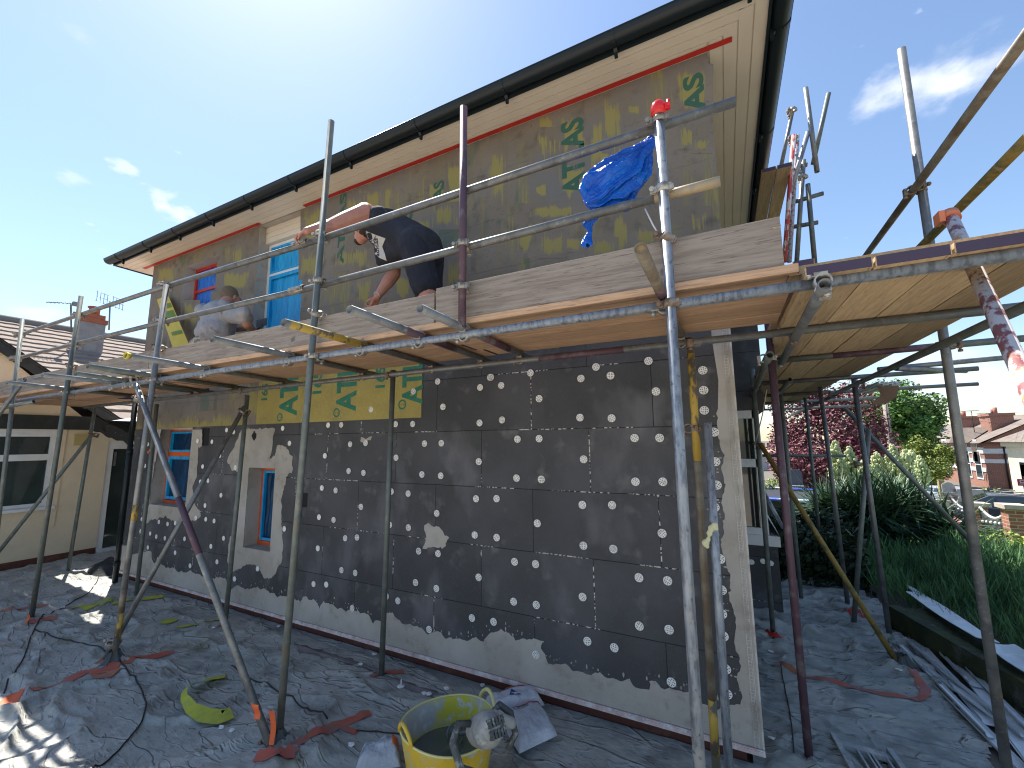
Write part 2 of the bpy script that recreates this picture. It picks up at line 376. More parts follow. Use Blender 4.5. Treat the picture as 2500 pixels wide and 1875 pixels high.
# EPS board wall: graphite boards, running bond, dark joints with specks of white foam
def eps_material(name='graphite insulation boards', upper=True, ox=.97):
    m = mat(name, (.08,.08,.08), .85)
    N = m.node_tree.nodes; L = m.node_tree.links; b = N['Principled BSDF']
    geo = N.new('ShaderNodeNewGeometry'); sp = N.new('ShaderNodeSeparateXYZ'); L.new(geo.outputs['Position'], sp.inputs[0])
    def math_(op, a, bb=0):
        n = N.new('ShaderNodeMath'); n.operation = op
        for i, x in enumerate((a, bb)):
            if isinstance(x, (int, float)): n.inputs[i].default_value = x
            else: L.new(x, n.inputs[i])
        return n.outputs[0]
    def nz(scale, st=(1,1,1), det=5):
        mp = N.new('ShaderNodeMapping'); mp.inputs['Scale'].default_value = st; L.new(geo.outputs['Position'], mp.inputs['Vector'])
        n = N.new('ShaderNodeTexNoise'); n.inputs['Scale'].default_value = scale; n.inputs['Detail'].default_value = det
        L.new(mp.outputs[0], n.inputs['Vector']); return n.outputs['Fac']
    def rng(f, lo, hi, a=0, c=1):
        r_ = N.new('ShaderNodeMapRange'); r_.inputs['From Min'].default_value = lo; r_.inputs['From Max'].default_value = hi
        r_.inputs['To Min'].default_value = a; r_.inputs['To Max'].default_value = c; L.new(f, r_.inputs['Value']); return r_.outputs[0]
    def mix(f, A, B):
        mx = N.new('ShaderNodeMix'); mx.data_type = 'RGBA'
        if isinstance(f, (int, float)): mx.inputs['Factor'].default_value = f
        else: L.new(f, mx.inputs['Factor'])
        for k, x in (('A', A), ('B', B)):
            if isinstance(x, tuple): mx.inputs[k].default_value = (*x, 1)
            else: L.new(x, mx.inputs[k])
        return mx.outputs['Result']
    cx = N.new('ShaderNodeCombineXYZ')
    wob = math_('MULTIPLY', math_('SUBTRACT', nz(2, det=2), .5), .012)
    L.new(math_('ADD', math_('ADD', sp.outputs[0], ox), wob), cx.inputs[0]); L.new(math_('ADD', math_('SUBTRACT', sp.outputs[2], .145), wob), cx.inputs[1])
    def brick(ms):
        br = N.new('ShaderNodeTexBrick'); br.offset = .5; br.inputs['Scale'].default_value = 1
        br.inputs['Brick Width'].default_value = 1; br.inputs['Row Height'].default_value = .5
        br.inputs['Mortar Size'].default_value = ms; br.inputs['Mortar Smooth'].default_value = 0; br.inputs['Bias'].default_value = 0
        br.inputs['Color1'].default_value = (1,1,1,1); br.inputs['Color2'].default_value = (.82,.82,.84,1)
        L.new(cx.outputs[0], br.inputs['Vector']); return br
    b1 = brick(.0028); b2 = brick(.0042)
    c = mix(rng(nz(1.6), .40, .66), (.057,.057,.058), (.088,.086,.092))
    c = mix(rng(nz(2.3, (1,1,.6)), .56, .74), c, (.15,.145,.155))
    c = mix(rng(nz(6), .60, .8), c, (.155,.15,.15))
    c = mix(rng(nz(170, det=2), .62, .75), c, (.16,.16,.17))
    mm = N.new('ShaderNodeMix'); mm.data_type = 'RGBA'; mm.blend_type = 'MULTIPLY'; mm.inputs['Factor'].default_value = 1
    L.new(c, mm.inputs['A']); L.new(b1.outputs['Color'], mm.inputs['B'])
    gate = rng(nz(1.6, det=2), .53, .55)
    foam = math_('MULTIPLY', math_('MULTIPLY', b2.outputs['Fac'], gate), rng(nz(46, det=2), .50, .56))
    joint = b1.outputs['Fac']
    c = mix(joint, mix(joint, c, mm.outputs['Result']), (.015,.015,.017))
    c = mix(rng(nz(400, det=0), .5, .6), c, c)
    # separate tint per board
    br3 = brick(0); mt = N.new('ShaderNodeMix'); mt.data_type = 'RGBA'; mt.blend_type = 'MULTIPLY'; mt.inputs['Factor'].default_value = 1
    L.new(c, mt.inputs['A']); L.new(br3.outputs['Color'], mt.inputs['B']); c = mt.outputs['Result']
    c = mix(foam, c, (.62,.60,.56))
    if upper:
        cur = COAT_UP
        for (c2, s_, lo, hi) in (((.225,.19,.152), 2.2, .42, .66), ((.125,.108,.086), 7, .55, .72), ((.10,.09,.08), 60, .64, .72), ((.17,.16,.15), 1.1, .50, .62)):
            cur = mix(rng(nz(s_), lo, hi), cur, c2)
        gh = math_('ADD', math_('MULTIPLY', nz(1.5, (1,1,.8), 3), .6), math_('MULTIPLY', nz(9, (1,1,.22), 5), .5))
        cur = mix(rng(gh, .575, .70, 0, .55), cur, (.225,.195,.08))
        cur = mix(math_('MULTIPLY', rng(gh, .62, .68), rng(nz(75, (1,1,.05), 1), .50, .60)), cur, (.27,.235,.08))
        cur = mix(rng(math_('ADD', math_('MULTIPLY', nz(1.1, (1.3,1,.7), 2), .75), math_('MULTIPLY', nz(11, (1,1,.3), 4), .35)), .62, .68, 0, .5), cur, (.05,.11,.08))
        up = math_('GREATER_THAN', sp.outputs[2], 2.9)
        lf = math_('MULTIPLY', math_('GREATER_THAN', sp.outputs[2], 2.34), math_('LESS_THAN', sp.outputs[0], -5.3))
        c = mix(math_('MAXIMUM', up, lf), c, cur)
    L.new(c, b.inputs['Base Color'])
    bn = N.new('ShaderNodeBump'); bn.inputs['Distance'].default_value = .0012; L.new(nz(55), bn.inputs['Height'])
    bn2 = N.new('ShaderNodeBump'); bn2.inputs['Distance'].default_value = .004; bn2.invert = True; L.new(joint, bn2.inputs['Height']); L.new(bn.outputs[0], bn2.inputs['Normal'])
    L.new(bn2.outputs[0], b.inputs['Normal'])
    return m
eps = eps_material()

# ================================================================ MAIN HOUSE
WY = 3.26
XL, XR, ZT, YB = -8.45, .08, 5.04, 11.2
house = thing('house', 'two storey house clad in dark insulation boards and grey basecoat under black gutters', 'house', (-4.2, 7, 0))
OPEN = {'low1': (-7.76, -6.77, 1.16, 2.28), 'low2': (-5.38, -4.86, .785, 1.745), 'up1': (-7.42, -6.53, 3.80, 4.82), 'door': (-5.55, -4.58, 2.86, 5.04)}
holes_small = {'duct_a': (-1.0, -1.0, 0, 0)}
SQ = []   # small square openings: from pixels
for (x0, y0, x1, y1) in ((737, 1203, 750, 1238), (493, 1046, 509, 1088)):
    a = on(x0, y0, 'y', WY); c = on(x1, y1, 'y', WY); SQ.append((a.x, c.x, c.z, a.z))
allop = list(OPEN.values()) + SQ
xs = sorted({XL, XR} | {o[0] for o in allop} | {o[1] for o in allop})
zs = sorted({.13, ZT} | {o[2] for o in allop} | {o[3] for o in allop})
mb = MB()
def inop(x, z): return any(o[0] < x < o[1] and o[2] < z < o[3] for o in allop)
for i in range(len(xs)-1):
    for j in range(len(zs)-1):
        if not inop((xs[i]+xs[i+1])/2, (zs[j]+zs[j+1])/2):
            mb.quad((xs[i], WY, zs[j]), (xs[i+1], WY, zs[j]), (xs[i+1], WY, zs[j+1]), (xs[i], WY, zs[j+1]))
mb.quad((XL, YB, .13), (XL, WY, .13), (XL, WY, ZT), (XL, YB, ZT)); mb.quad((XR, WY, .13), (XR, YB, .13), (XR, YB, ZT), (XR, WY, ZT))
mb.quad((XR, YB, .13), (XL, YB, .13), (XL, YB, ZT), (XR, YB, ZT)); mb.quad((XL, WY, .13), (XL, YB, .13), (XR, YB, .13), (XR, WY, .13))
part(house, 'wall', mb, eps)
D = .18
for o in OPEN.values():
    x0, x1, z0, z1 = o; mb = MB()
    mb.quad((x0, WY, z0), (x0, WY+D, z0), (x0, WY+D, z1), (x0, WY, z1)); mb.quad((x1, WY+D, z0), (x1, WY, z0), (x1, WY, z1), (x1, WY+D, z1))
    mb.quad((x0, WY, z0), (x1, WY, z0), (x1, WY+D, z0), (x0, WY+D, z0)); mb.quad((x0, WY+D, z1), (x1, WY+D, z1), (x1, WY, z1), (x0, WY, z1)); part(house, 'window_reveal', mb, basecoat)
mb = MB()
for o in SQ:
    x0, x1, z0, z1 = o
    mb.box(x0-.004, x1+.004, WY+.012, WY+.2, z0-.004, z1+.004)

part(house, 'vent_hole', mb, hole_m)
# round pipe hole
a = on(621, 1064, 'y', WY)
mb = MB(); pts = [V((a.x+(.045+.012*math.sin(k*2.1))*math.cos(k*PI/7), WY-.004, a.z+(.055+.01*math.cos(k*1.7))*math.sin(k*PI/7))) for k in range(14)]
mb.prism(pts[::-1], (0, .002, 0)); part(house, 'pipe_hole', mb, hole_m)

# ---- windows
def window_unit(o, y, fw, fm, panes, label=None, name='window'):
    """frame + panes; panes: list of (z0,z1,material,(sash material))"""
    x0, x1, z0, z1 = o
    mb = MB()
    cuts = sorted({z0, z1})
    mb.box(x0, x0+fw, y, y+.06, z0, z1); mb.box(x1-fw, x1, y, y+.06, z0, z1)
    mb.box(x0+fw, x1-fw, y+.001, y+.06, z0, z0+fw*1.1); mb.box(x0+fw, x1-fw, y+.001, y+.06, z1-fw, z1)
    for k, pz in enumerate(panes[:-1]): mb.box(x0+fw, x1-fw, y+.001, y+.06, pz[1]-.002, panes[k+1][0]+.002)
    f = part(house, name, mb, fm, loc=(x0, y, z0))
    if label: f['label'] = label
    for (a0, a1, pm, sm, sw) in panes:
        if sm is not None:
            s_ = MB(); X0, X1 = x0+fw+.003, x1-fw-.003
            s_.box(X0, X0+sw, y-.008, y+.03, a0, a1); s_.box(X1-sw, X1, y-.008, y+.03, a0, a1)
            s_.box(X0+sw, X1-sw, y-.007, y+.03, a0, a0+sw); s_.box(X0+sw, X1-sw, y-.007, y+.03, a1-sw, a1)
            part(f, 'sash', s_, sm)
        g = MB(); nx, nzz = 26, 34; X0, X1 = x0+fw+.002, x1-fw-.002
        def fn(u, v):
            x = X0+(X1-X0)*u; z = a0+(a1-a0)*v
            wv = .006*math.sin(x*70+4*n1((x*3, z*2, 1))*3) + .012*n1((x*11, 3, z*4))
            e = min(u, 1-u, v, 1-v)*8; return (x, y+.024-wv*min(1, e), z)
        g.grid(fn, nx, nzz); part(f, 'pane', g, pm)
    return f
l1 = OPEN['low1']
window_unit(l1, WY+.17, .04, orange_tape, [(1.22, 1.86, film_dark, film_blue, .045), (1.93, 2.235, film_dark, film_blue, .03)], 'orange taped window with two blue filmed panes')
window_unit(OPEN['low2'], WY+.17, .045, orange_tape, [(.845, 1.70, film_dark, film_blue, .03)], 'narrow orange taped window with blue film')
window_unit(OPEN['up1'], WY+.15, .045, red_tape, [(3.85, 4.42, film_royal, None, 0), (4.46, 4.77, film_royal, None, 0)], 'upper window with red tape and royal blue film')
window_unit((-5.545, -4.585, 2.87, 4.80), WY+.15, .06, white_pvc, [(2.93, 4.33, film_blue, film_blue, .05), (4.37, 4.75, film_blue, film_blue, .03)], 'tall window wrapped in bright blue film')
mb = MB()
for k in range(3): mb.box(-5.548, -4.582, WY+.10-.002*k, WY+.17, 4.805+.078*k, 4.88+.078*k)
part(house, 'cladding_panel', mb, soffit_m)

# ---- basecoat patches on the lower wall, outlines traced on the wall plane
def ragged(pts, amp=.019, step=.02, seed=0, keep=None):
    out = []; n = len(pts)
    for i in range(n):
        a = pts[i]; b = pts[(i+1) % n]; L_ = math.hypot(b[0]-a[0], b[1]-a[1]); k = max(1, int(L_/step))
        for j in range(k):
            t = j/k; x = a[0]+(b[0]-a[0])*t; z = a[1]+(b[1]-a[1])*t
            am = amp
            if keep and keep(x, z): am = 0
            x += am*(1.4*n1((x*9, z*9, seed)) + .9*n1((x*31, z*31, seed+5))); z += am*(1.6*n1((x*13, z*5, seed+9)) + 1.0*n1((x*43, z*23, seed+3)))
            out.append((x, z))
    return out
def wp(*pl): return [(on(px, py, 'y', WY-.003).x, on(px, py, 'y', WY-.003).z) for px, py in pl]
band = wp((1738,828),(1754,929),(1752,1040),(1766,1103),(1770,1261),(1766,1359),(1782,1401),(1785,1461),(1792,1527),(1801,1603),(1806,1666),(1809,1719),(1776,1722),(1745,1730),(1715,1712),(1682,1688),(1643,1685),(1584,1657),(1583,1679),(1557,1682),(1535,1660),(1485,1650),(1466,1646),(1415,1641),(1371,1622),(1339,1619),(1317,1584),(1326,1568),(1295,1562),(1257,1559),(1232,1540),(1200,1543),(1179,1562),(1094,1559),(1071,1543),(1049,1546),(1008,1527),(977,1518),(958,1497),(943,1499),(929,1514),(912,1518),(897,1499),(853,1492),(828,1489),(803,1472),(787,1465),(781,1486),(772,1467),(742,1458),(733,1470),(715,1458),(679,1454),(638,1435),(600,1439),(585,1430),(563,1436),(551,1411),(506,1411),(468,1395),(434,1395),(411,1385),(389,1376),(373,1373),(370,1347),(358,1344),(323,1354),(312,1335))
band += [(XL+.004, band[-1][1]), (XL+.004, .135), (XR-.002, .135), (XR-.002, 2.9), (band[0][0], 2.9)]
around2 = wp((590,1047),(671,1046),(667,1072),(665,1095),(658,1120),(671,1113),(676,1090),(690,1086),(705,1099),(714,1118),(714,1145),(701,1167),(690,1203),(687,1249),(687,1294),(692,1339),(685,1373),(673,1397),(663,1413),(647,1413),(635,1391),(619,1378),(600,1378),(585,1388),(565,1398),(556,1370),(556,1339),(561,1312),(576,1294),(585,1158),(579,1156),(563,1140),(554,1127),(583,1066))
around1 = wp((394,1048),(494,1049),(493,1090),(484,1095),(481,1158),(470,1192),(472,1226),(486,1244),(490,1262),(477,1269),(452,1278),(432,1278),(405,1262),(373,1269),(357,1280),(364,1226),(375,1147))
blob = wp((1034,1284),(1048,1279),(1075,1290),(1097,1313),(1087,1335),(1034,1336),(1040,1310))
b2_ = wp((1040,1210),(1062,1206),(1066,1222),(1046,1224))
splat = wp((882,1064),(895,1072),(908,1066),(904,1076),(890,1080),(880,1074))
kp = lambda x, z: x > XR-.01 or z < .14 or x < XL+.01 or z > 2.24
loops = [ragged(band, keep=kp), ragged(around2, seed=2, keep=kp), ragged(around1, seed=3, keep=kp), ragged(blob, seed=4), ragged(splat, .012, seed=7)]
r_ = random.Random(12); edge = ragged(band, keep=kp)[::3]
isl = []
for (x, z) in edge:
    if kp(x, z) or z < .2 or r_.random() < .35: continue
    right = x > -.45 and z > .45
    for _ in range(r_.choice((1, 2, 2, 3))):
        dz = .02+abs(r_.gauss(0, .028)); dx = r_.gauss(0, .03); rr = r_.uniform(.003, .010)
        cx_, cz_ = (x-dz, z+dx) if right else (x+dx, z+dz)
        el = r_.uniform(.6, 2.2); isl.append([(cx_+rr*(el if right else .8)*math.cos(a)*r_.uniform(.6, 1.2), cz_+rr*(.8 if right else el)*math.sin(a)*r_.uniform(.6, 1.2)) for a in [2*PI*j/7 for j in range(7)]])
for k in ('low1', 'low2'):
    x0, x1, z0, z1 = OPEN[k]; loops.append([(x0, z0), (x1, z0), (x1, z1), (x0, z1)])
vs, fs = fill2d(loops)
mb = MB(); mb.add([(v.x, WY-.003, v.y) for v in vs], fs)
for q in isl: mb.add([(x, WY-.0021, z) for x, z in q], [list(range(7))])
part(house, 'basecoat', mb, basecoat)

# ---- yellow mesh band (lower) and upper wall patches
def wq(x0, y0, x1, y1, yy):
    a = on(x0, y0, 'y', yy); b = on(x1, y0, 'y', yy); c = on(x1, y1, 'y', yy); d = on(x0, y1, 'y', yy)
    return d, c, b, a
mb = MB(); xe = on(1029, 1020, 'y', WY).x; xm = -5.30
mb.quad((xm, WY-.005, 2.285), (xe, WY-.005, 2.285), (xe, WY-.005, 2.93), (xm, WY-.005, 2.93))
part(house, 'mesh_band', mb, yellow_mesh)
mb = MB()
for i in range(8):
    x0 = -8.44+i*.3925; x1 = x0+.3925
    mb.uvquad((x0, WY-.0045, 2.285), (x1, WY-.0045, 2.285), (x1, WY-.0045, 2.5), (x0, WY-.0045, 2.5))
    fi = len(mb.f)-1; mb.uv[fi] = [(i/8+.3, .18), (i/8+.3, .18), (i/8+.3, .0), (i/8+.3, .0)]
    mb.uv[fi] = [(.5, .36), (.5, .36), (.5, .0), (.5, .0)]
mb.uvquad((xm-.26, WY-.0048, 2.285), (xm+.1, WY-.0048, 2.285), (xm+.1, WY-.0048, 2.9), (xm-.26, WY-.0048, 2.9))
part(house, 'mesh_edge', mb, m_yel)
mb = MB(); k = 0
A_ = lambda x0, y0, x1, y1: (1100+x0/3.16, 100+y0/3.16, 1100+x1/3.16, 100+y1/3.16)
B_ = lambda x0, y0, x1, y1: (350+x0/3.16, 450+y0/3.16, 350+x1/3.16, 450+y1/3.16)
C_ = lambda x0, y0, x1, y1: (700+x0/5.267, 450+y0/5.267, 700+x1/5.267, 450+y1/5.267)
solid = [A_(1090,480,1210,1070), A_(675,585,840,720), A_(840,560,1040,880), A_(845,930,1045,1200), A_(1715,215,1990,540), A_(1250,1340,1430,1620), A_(0,880,72,1400),
         A_(530,1390,610,1640), A_(560,1290,1020,1350), A_(1375,500,1445,555), A_(665,1130,710,1172), B_(1235,530,1330,700), B_(640,690,805,795), C_(930,1240,1035,1570), C_(1415,1170,1560,1440),
         C_(1830,0,2015,140), C_(465,820,545,1040), B_(120,640,250,760), B_(1800,30,1900,200), A_(1400,1530,1600,1570), A_(870,1540,1010,1590), B_(340,930,400,1080), C_(240,280,400,900)]
combed = [A_(1205,470,1300,830), A_(670,700,840,930), A_(320,770,395,1340), A_(1400,1450,1600,1560), A_(1840,1310,1975,1500), A_(1095,1550,1260,1640), A_(700,1500,860,1640), A_(1800,690,1860,800), A_(1900,780,1980,830),
          C_(1900,290,2200,520), C_(960,100,1200,300), C_(770,170,970,420), C_(1730,470,1800,600), C_(2080,900,2200,1320), B_(650,480,760,640), B_(1430,500,1760,640), B_(560,860,680,1000), A_(1280,840,1420,900)]
for q in solid: mb = MB(); mb.uvquad(*wq(q[0]-12, q[1]-12, q[2]+12, q[3]+12, WY-.0009-.00015*(k % 7))); k += 1; part(house, 'mesh_patch', mb, m_yel)
for q in combed: mb = MB(); mb.uvquad(*wq(q[0]-12, q[1]-12, q[2]+12, q[3]+12, WY-.0021-.00015*(k % 7))); k += 1; part(house, 'combed_patch', mb, m_yel2)
# lettering: reads upwards (rotated), baseline to the right
def lettering(s, xr, z0, size, yy, off=.0, sx=1.0, sz=1.0):
    vs, fs = text_tris(s, size, off)
    out = MB(); out.add([(xr - v.y*sx, yy, z0 + v.x*sz) for v in vs], [f[::-1] for f in fs]); return out
mb = MB()
for (pa, pb, top) in (((722, 1011), (681, 1004), 955), ((866, 1000), (820, 993), 940), ((1029, 983), (981, 973), 920)):
    a = on(*pa, 'y', WY-.007); b = on(*pb, 'y', WY-.007); h_ = a.x-b.x
    l = lettering('ATLAS', a.x, a.z, 1, WY-.007, .035, h_/.72, h_/.72*.72)
    # trim to below the platform
    part(house, 'lettering', l, green_ink)
    c = on(pb[0]+4, pb[1]+14, 'y', WY-.007)
    l = lettering('®', c.x+.03, c.z-.05, .13, WY-.007, .004); part(house, 'lettering', l, green_ink)
for (pa, pb) in (((651, 982), (637, 982)), ((783, 968), (762, 966)), ((938, 953), (916, 950))):
    a = on(*pa, 'y', WY-.007); b = on(*pb, 'y', WY-.007); h_ = a.x-b.x
    l = lettering('165', a.x, a.z, 1, WY-.007, .03, h_/.72, h_/.72); part(house, 'lettering', l, green_ink)

mb = MB()
def up_letters(s, pr, pl, ptop, sz=None):
    a = on(*pr, 'y', WY-.0038); b = on(*pl, 'y', WY-.0038); t = on(*ptop, 'y', WY-.0038); h_ = abs(a.x-b.x)
    vs, _ = text_tris(s, 1, .035); Lx = max(v.x for v in vs)
    l = lettering(s, a.x, a.z, 1, WY-.0038, .035, h_/.72, (t.z-a.z)/Lx); part(house, 'faded_lettering', l, m_grn)
up_letters('ATLAS', (1427, 463), (1373, 463), (1427, 280))
up_letters('AS', (1720, 262), (1672, 272), (1716, 172))
up_letters('165', (1002, 620), (975, 622), (1000, 500))
up_letters('ATLAS', (838, 640), (822, 640), (842, 470))
up_letters('AS', (1082, 480), (1058, 480), (1078, 440))
for fo in [o for o in house.children if o.name.startswith('faded')]:
    ul = fo.data.uv_layers.new(name='UVMap')
    for d in ul.data: d.uv = (.5, .5)
# tapes on soffit line
mb = MB()
def tape(p0, p1, w_=.05):
    a = on(*p0, 'z', ZT-.006); b = on(*p1, 'z', ZT-.006)
    mb.quad((a.x, WY-.012-w_, ZT-.006), (b.x, WY-.012-w_, ZT-.006), (b.x, WY-.012, ZT-.006), (a.x, WY-.012, ZT-.006))
tape((361, 659), (640, 548)); tape((742, 503), (1787, 112))
part(house, 'masking_tape', mb, red_tape)
# corner bead (perforated) and base trim, plinth
mb = MB(); h_ = .135
while h_ < 2.9:
    mb.box(XR-.052, XR-.047, WY-.007, WY-.0035, h_, h_+.016); mb.box(XR-.034, XR-.029, WY-.007, WY-.0035, h_+.005, h_+.021)
    mb.box(XR-.052, XR-.029, WY-.0068, WY-.0034, h_+.0165, h_+.0205); h_ += .021
mb.box(XR-.008, XR+.003, WY-.0038, WY+.01, .135, 2.9); mb.box(XR-.0265, XR-.022, WY-.007, WY-.0035, .135, 2.9)
part(house, 'corner_bead', mb, mat('white mesh bead', (.55,.52,.47), .7, 0, [((.38,.35,.31), 9, .45, .6)]))
mb = MB()
mb.box(XL-.01, XR+.004, WY-.012, WY+.05, .113, .131); mb.box(XL-.01, XR+.004, WY-.018, WY-.0125, .100, .125)
part(house, 'base_trim', mb, pink_trim)
mb = MB(); mb.box(XL+.05, XR-.10, WY+.07, WY+.2, -.3, .13); mb.box(XR-.2, XR-.08, WY+.2, YB, -.3, .128); part(house, 'plinth', mb, brown_paint)
# soffit boards (grooved) and its right hand return
SY, SX = 2.93, .475
mb = MB()
yy = [SY, 3.01, 3.09, 3.17, WY+.01]
for k in range(4): mb.box(-8.95, XR-.002+.03*(3-k)+.09*(3-k), yy[k]+.003, yy[k+1]-.003, ZT, ZT+.012)
mb.box(-8.95, SX, SY, YB+.3, ZT+.008, ZT+.02)
mb.box(-8.95, -4.0, WY+.012, WY+.14, ZT+.001, ZT+.012)
for k in range(4):
    x0 = XR+.012+k*.099; mb.box(x0+.003, x0+.093, SY+.003+(.08*(3-k) if k < 4 else 0), YB+.3, ZT-.001, ZT+.0075)
for k in range(4):
    x0 = -8.93+k*.115; mb.box(x0+.003, x0+.112, WY+.03, YB+.3, ZT-.001, ZT+.0075)
part(house, 'soffit', mb, soffit_m)
mb = MB()
mb.box(-8.97, SX+.02, SY-.02, SY, ZT-.018, ZT+.13); mb.box(SX, SX+.02, SY, YB+.3, ZT-.018, ZT+.13); mb.box(-8.97, -8.95, SY, YB+.3, ZT-.018, ZT+.13)
part(house, 'fascia', mb, black_pvc)
# gutters: half round
def gutter(p, q, inner, n=10):
    """p,q: centre line at rim height; inner: unit vector towards the house"""
    g = MB(); p = V(p); q = V(q); inn = V(inner); o = []
    def ring(c, r): return [c - inn*(r*math.cos(PI*k/n)) - V((0, 0, r*math.sin(PI*k/n))) for k in range(n+1)]
    for r in (.070, .066): o.append((ring(p, r), ring(q, r)))
    for a, b in o: g.add(a+b, [(k, k+1, n+2+k, n+1+k) for k in range(n)], True)
    g.box(0, 0, 0, 0, 0, 0) if False else None
    # rolled front lip
    g.tube(p-inn*.069, q-inn*.069, .006, n=8)
    g.add(o[0][0], [list(range(n+1))]); g.add(o[0][1], [list(range(n+1))[::-1]])
    return g
def bracket(c, inner):
    b = MB(); n = 10; inn = V(inner); c = V(c); al = V((0, 0, 1)).cross(inn)*.014
    ringp = [c - inn*(.076*math.cos(PI*k/n)) - V((0, 0, .076*math.sin(PI*k/n))) for k in range(n+1)]
    b.add([p-al for p in ringp]+[p+al for p in ringp], [(k, k+1, n+2+k, n+1+k) for k in range(n)])
    b.add([p*1 for p in [c - inn*(.060*math.cos(PI*k/n)) - V((0, 0, .060*math.sin(PI*k/n))) - al for k in range(n+1)]] + [p-al for p in ringp], [(k, n+1+k, n+2+k, k+1) for k in range(n)])
    # arm down the fascia
    b.obox(c + inn*.055 + V((0, 0, -.075)), al*.8, inn*.012, (0, 0, .05)); b.add([c+inn*.066+V((0,0,-.12))-al, c+inn*.066+V((0,0,-.12))+al, c+inn*.02+V((0,0,-.06))+al, c+inn*.02+V((0,0,-.06))-al], [(0,1,2,3)])
    return b
GZ = 5.10
gf = part(house, 'gutter', gutter((-8.99, 2.858, GZ), (.60, 2.858, GZ), (0, 1, 0)), black_pvc)
bx = [-8.6, -7.7, -6.85, -6.0, -5.15, -4.3, -3.4, -2.45, -1.5, -.55, .35]
for px in (348, 505, 640, 735, 828, 940, 1128, 1378, 1640): pass
for x in bx: part(gf, 'gutter_bracket', bracket((x, 2.858, GZ), (0, 1, 0)), black_pvc)
gr = part(house, 'gutter', gutter((.566, 2.9, GZ), (.566, 11.4, GZ), (-1, 0, 0)), black_pvc)
for y in (3.3, 4.5, 5.5, 6.4, 7.6, 8.8): part(gr, 'gutter_bracket', bracket((.566, y, GZ), (-1, 0, 0)), black_pvc)
# roof: hipped
tiles = mat('concrete roof tiles', (.16,.13,.11), .85, 0, [((.11,.09,.08), 8, .45, .65)], (20, .01, (1,4,1)))
mb = MB(); x0, x1, y0, y1, z0, z1 = -8.96, .49, 2.915, 11.6, ZT+.10, 7.6
ym = (y0+y1)/2; rr = (ym-y0)
vs = [(x0,y0,z0),(x1,y0,z0),(x1,y1,z0),(x0,y1,z0),(x0+rr,ym,z1),(x1-rr,ym,z1)]
mb.add(vs, [(0,1,5,4),(1,2,5),(2,3,4,5),(3,0,4),(3,2,1,0)]); part(house, 'roof', mb, tiles)
# washers
PL = []
r8 = [(303,192),(0,225),(78,288),(692,235),(808,146),(920,213),(1212,100),(1630,172),(370,390),(1270,335),(1637,325),(84,554),(685,536),(928,541),(1642,480),(203,702),(370,698),(1105,693),(1298,692),(1718,648),(713,857),(196,1002),(387,1012),(1112,1029),(1323,1030),(1728,875),(1738,1055),(42,1160),(703,1208),(932,1210),(356,1350),(43,1460),(1317,1427),(711,1522),(942,1548),(1722,1225)]
r4 = [(342,102),(810,109),(929,101),(1383,104),(1513,101),(615,198),(1164,213),(1801,243),(798,315),(912,330),(1363,342),(1508,352),(440,422),(592,446),(698,465),(1128,473),(1257,489),(1780,529),(893,591),(1477,641),(420,660),(570,671),(682,692),(302,761),(1115,730),(1259,751),(1770,808),(772,833),(863,827),(561,911),(1338,932),(1487,951),(96,1068),(743,1079),(849,1100),(1800,1134),(528,1186),(626,1190),(1314,1174),(1475,1220),(1178,1315),(826,1372),(1749,1447),(1418,1535),(1090,1280)]
r7 = [(181,66),(343,84),(1360,212),(1139,188),(705,337),(174,373),(348,398),(1142,560),(1371,588),(19,528),(742,677),(949,727),(1389,994),(1765,43),(1776,283),(1778,466),(1790,637),(1808,890),(1818,1083),(345,782)]
r6 = [(1484,1048),(1811,1094),(1888,1016),(1525,1243),(1807,1367),(290,1408),(640,1384),(741,1382),(1160,1377),(1292,1375)]
r2 = [(1034,98),(1020,167),(1011,243),(1147,110),(1124,276),(1640,90),(1753,0),(1808,15),(1529,84),(1701,197),(1568,281),(1550,399),(1610,390),(1820,289),(1710,502),(1587,581),(1516,677),(1593,687),(1657,700),(1231,708),(1298,724),(1357,717),(1164,797),(1211,821),(1277,834),(1340,827),(1429,838),(1489,854),(1730,834),(1632,896),(1146,904),(1356,945),(1224,998),(1471,1046),(1679,1015),(1814,1147),(1099,686),(1089,780)]
for lst, ox, oy in ((r8,1200,850),(r4,600,1050),(r7,1200,1350),(r6,600,600),(r2,0,1050)):
    for u, v in lst: PL.append((ox+u/3.16, oy+v/3.16))
PL += [(600+970/3.16, 600+1263/3.16), (600+1296/3.16, 600+1125/3.16)]
wpos = [on(px, py, 'y', WY) for px, py in PL]
wpos.sort(key=lambda p: (p-CAM).length)
def washer_mb(c, y, mbx, hb):
    n = 20; r = .0305; ring = [V((c.x+r*math.cos(2*PI*k/n), y, c.z+r*math.sin(2*PI*k/n))) for k in range(n)]
    o = len(mbx.v); mbx.v += [V((p.x, y-.003, p.z)) for p in ring]; mbx.v += ring
    mbx.f.append([o+k for k in range(n)]); mbx.f += [[o+k, o+n+k, o+n+(k+1) % n, o+(k+1) % n] for k in range(n)]
washer = MB(); washer_mb(V((0, 0, 0)), 0, washer, None); wme = washer.mesh('washer', washer_m)
hl = MB()
for (rr_, nn, ph) in ((.0105, 4, .4), (.021, 8, 0)):
    for k in range(nn):
        a = 2*PI*k/nn+ph; cc = V((rr_*math.cos(a), -.0036, rr_*math.sin(a)))
        hl.add([cc+V((.0036*math.cos(b), 0, .0036*math.sin(b))) for b in [2*PI*j/7 for j in range(7)]], [list(range(7))])
hme = hl.mesh('washer_hole', hole_m)
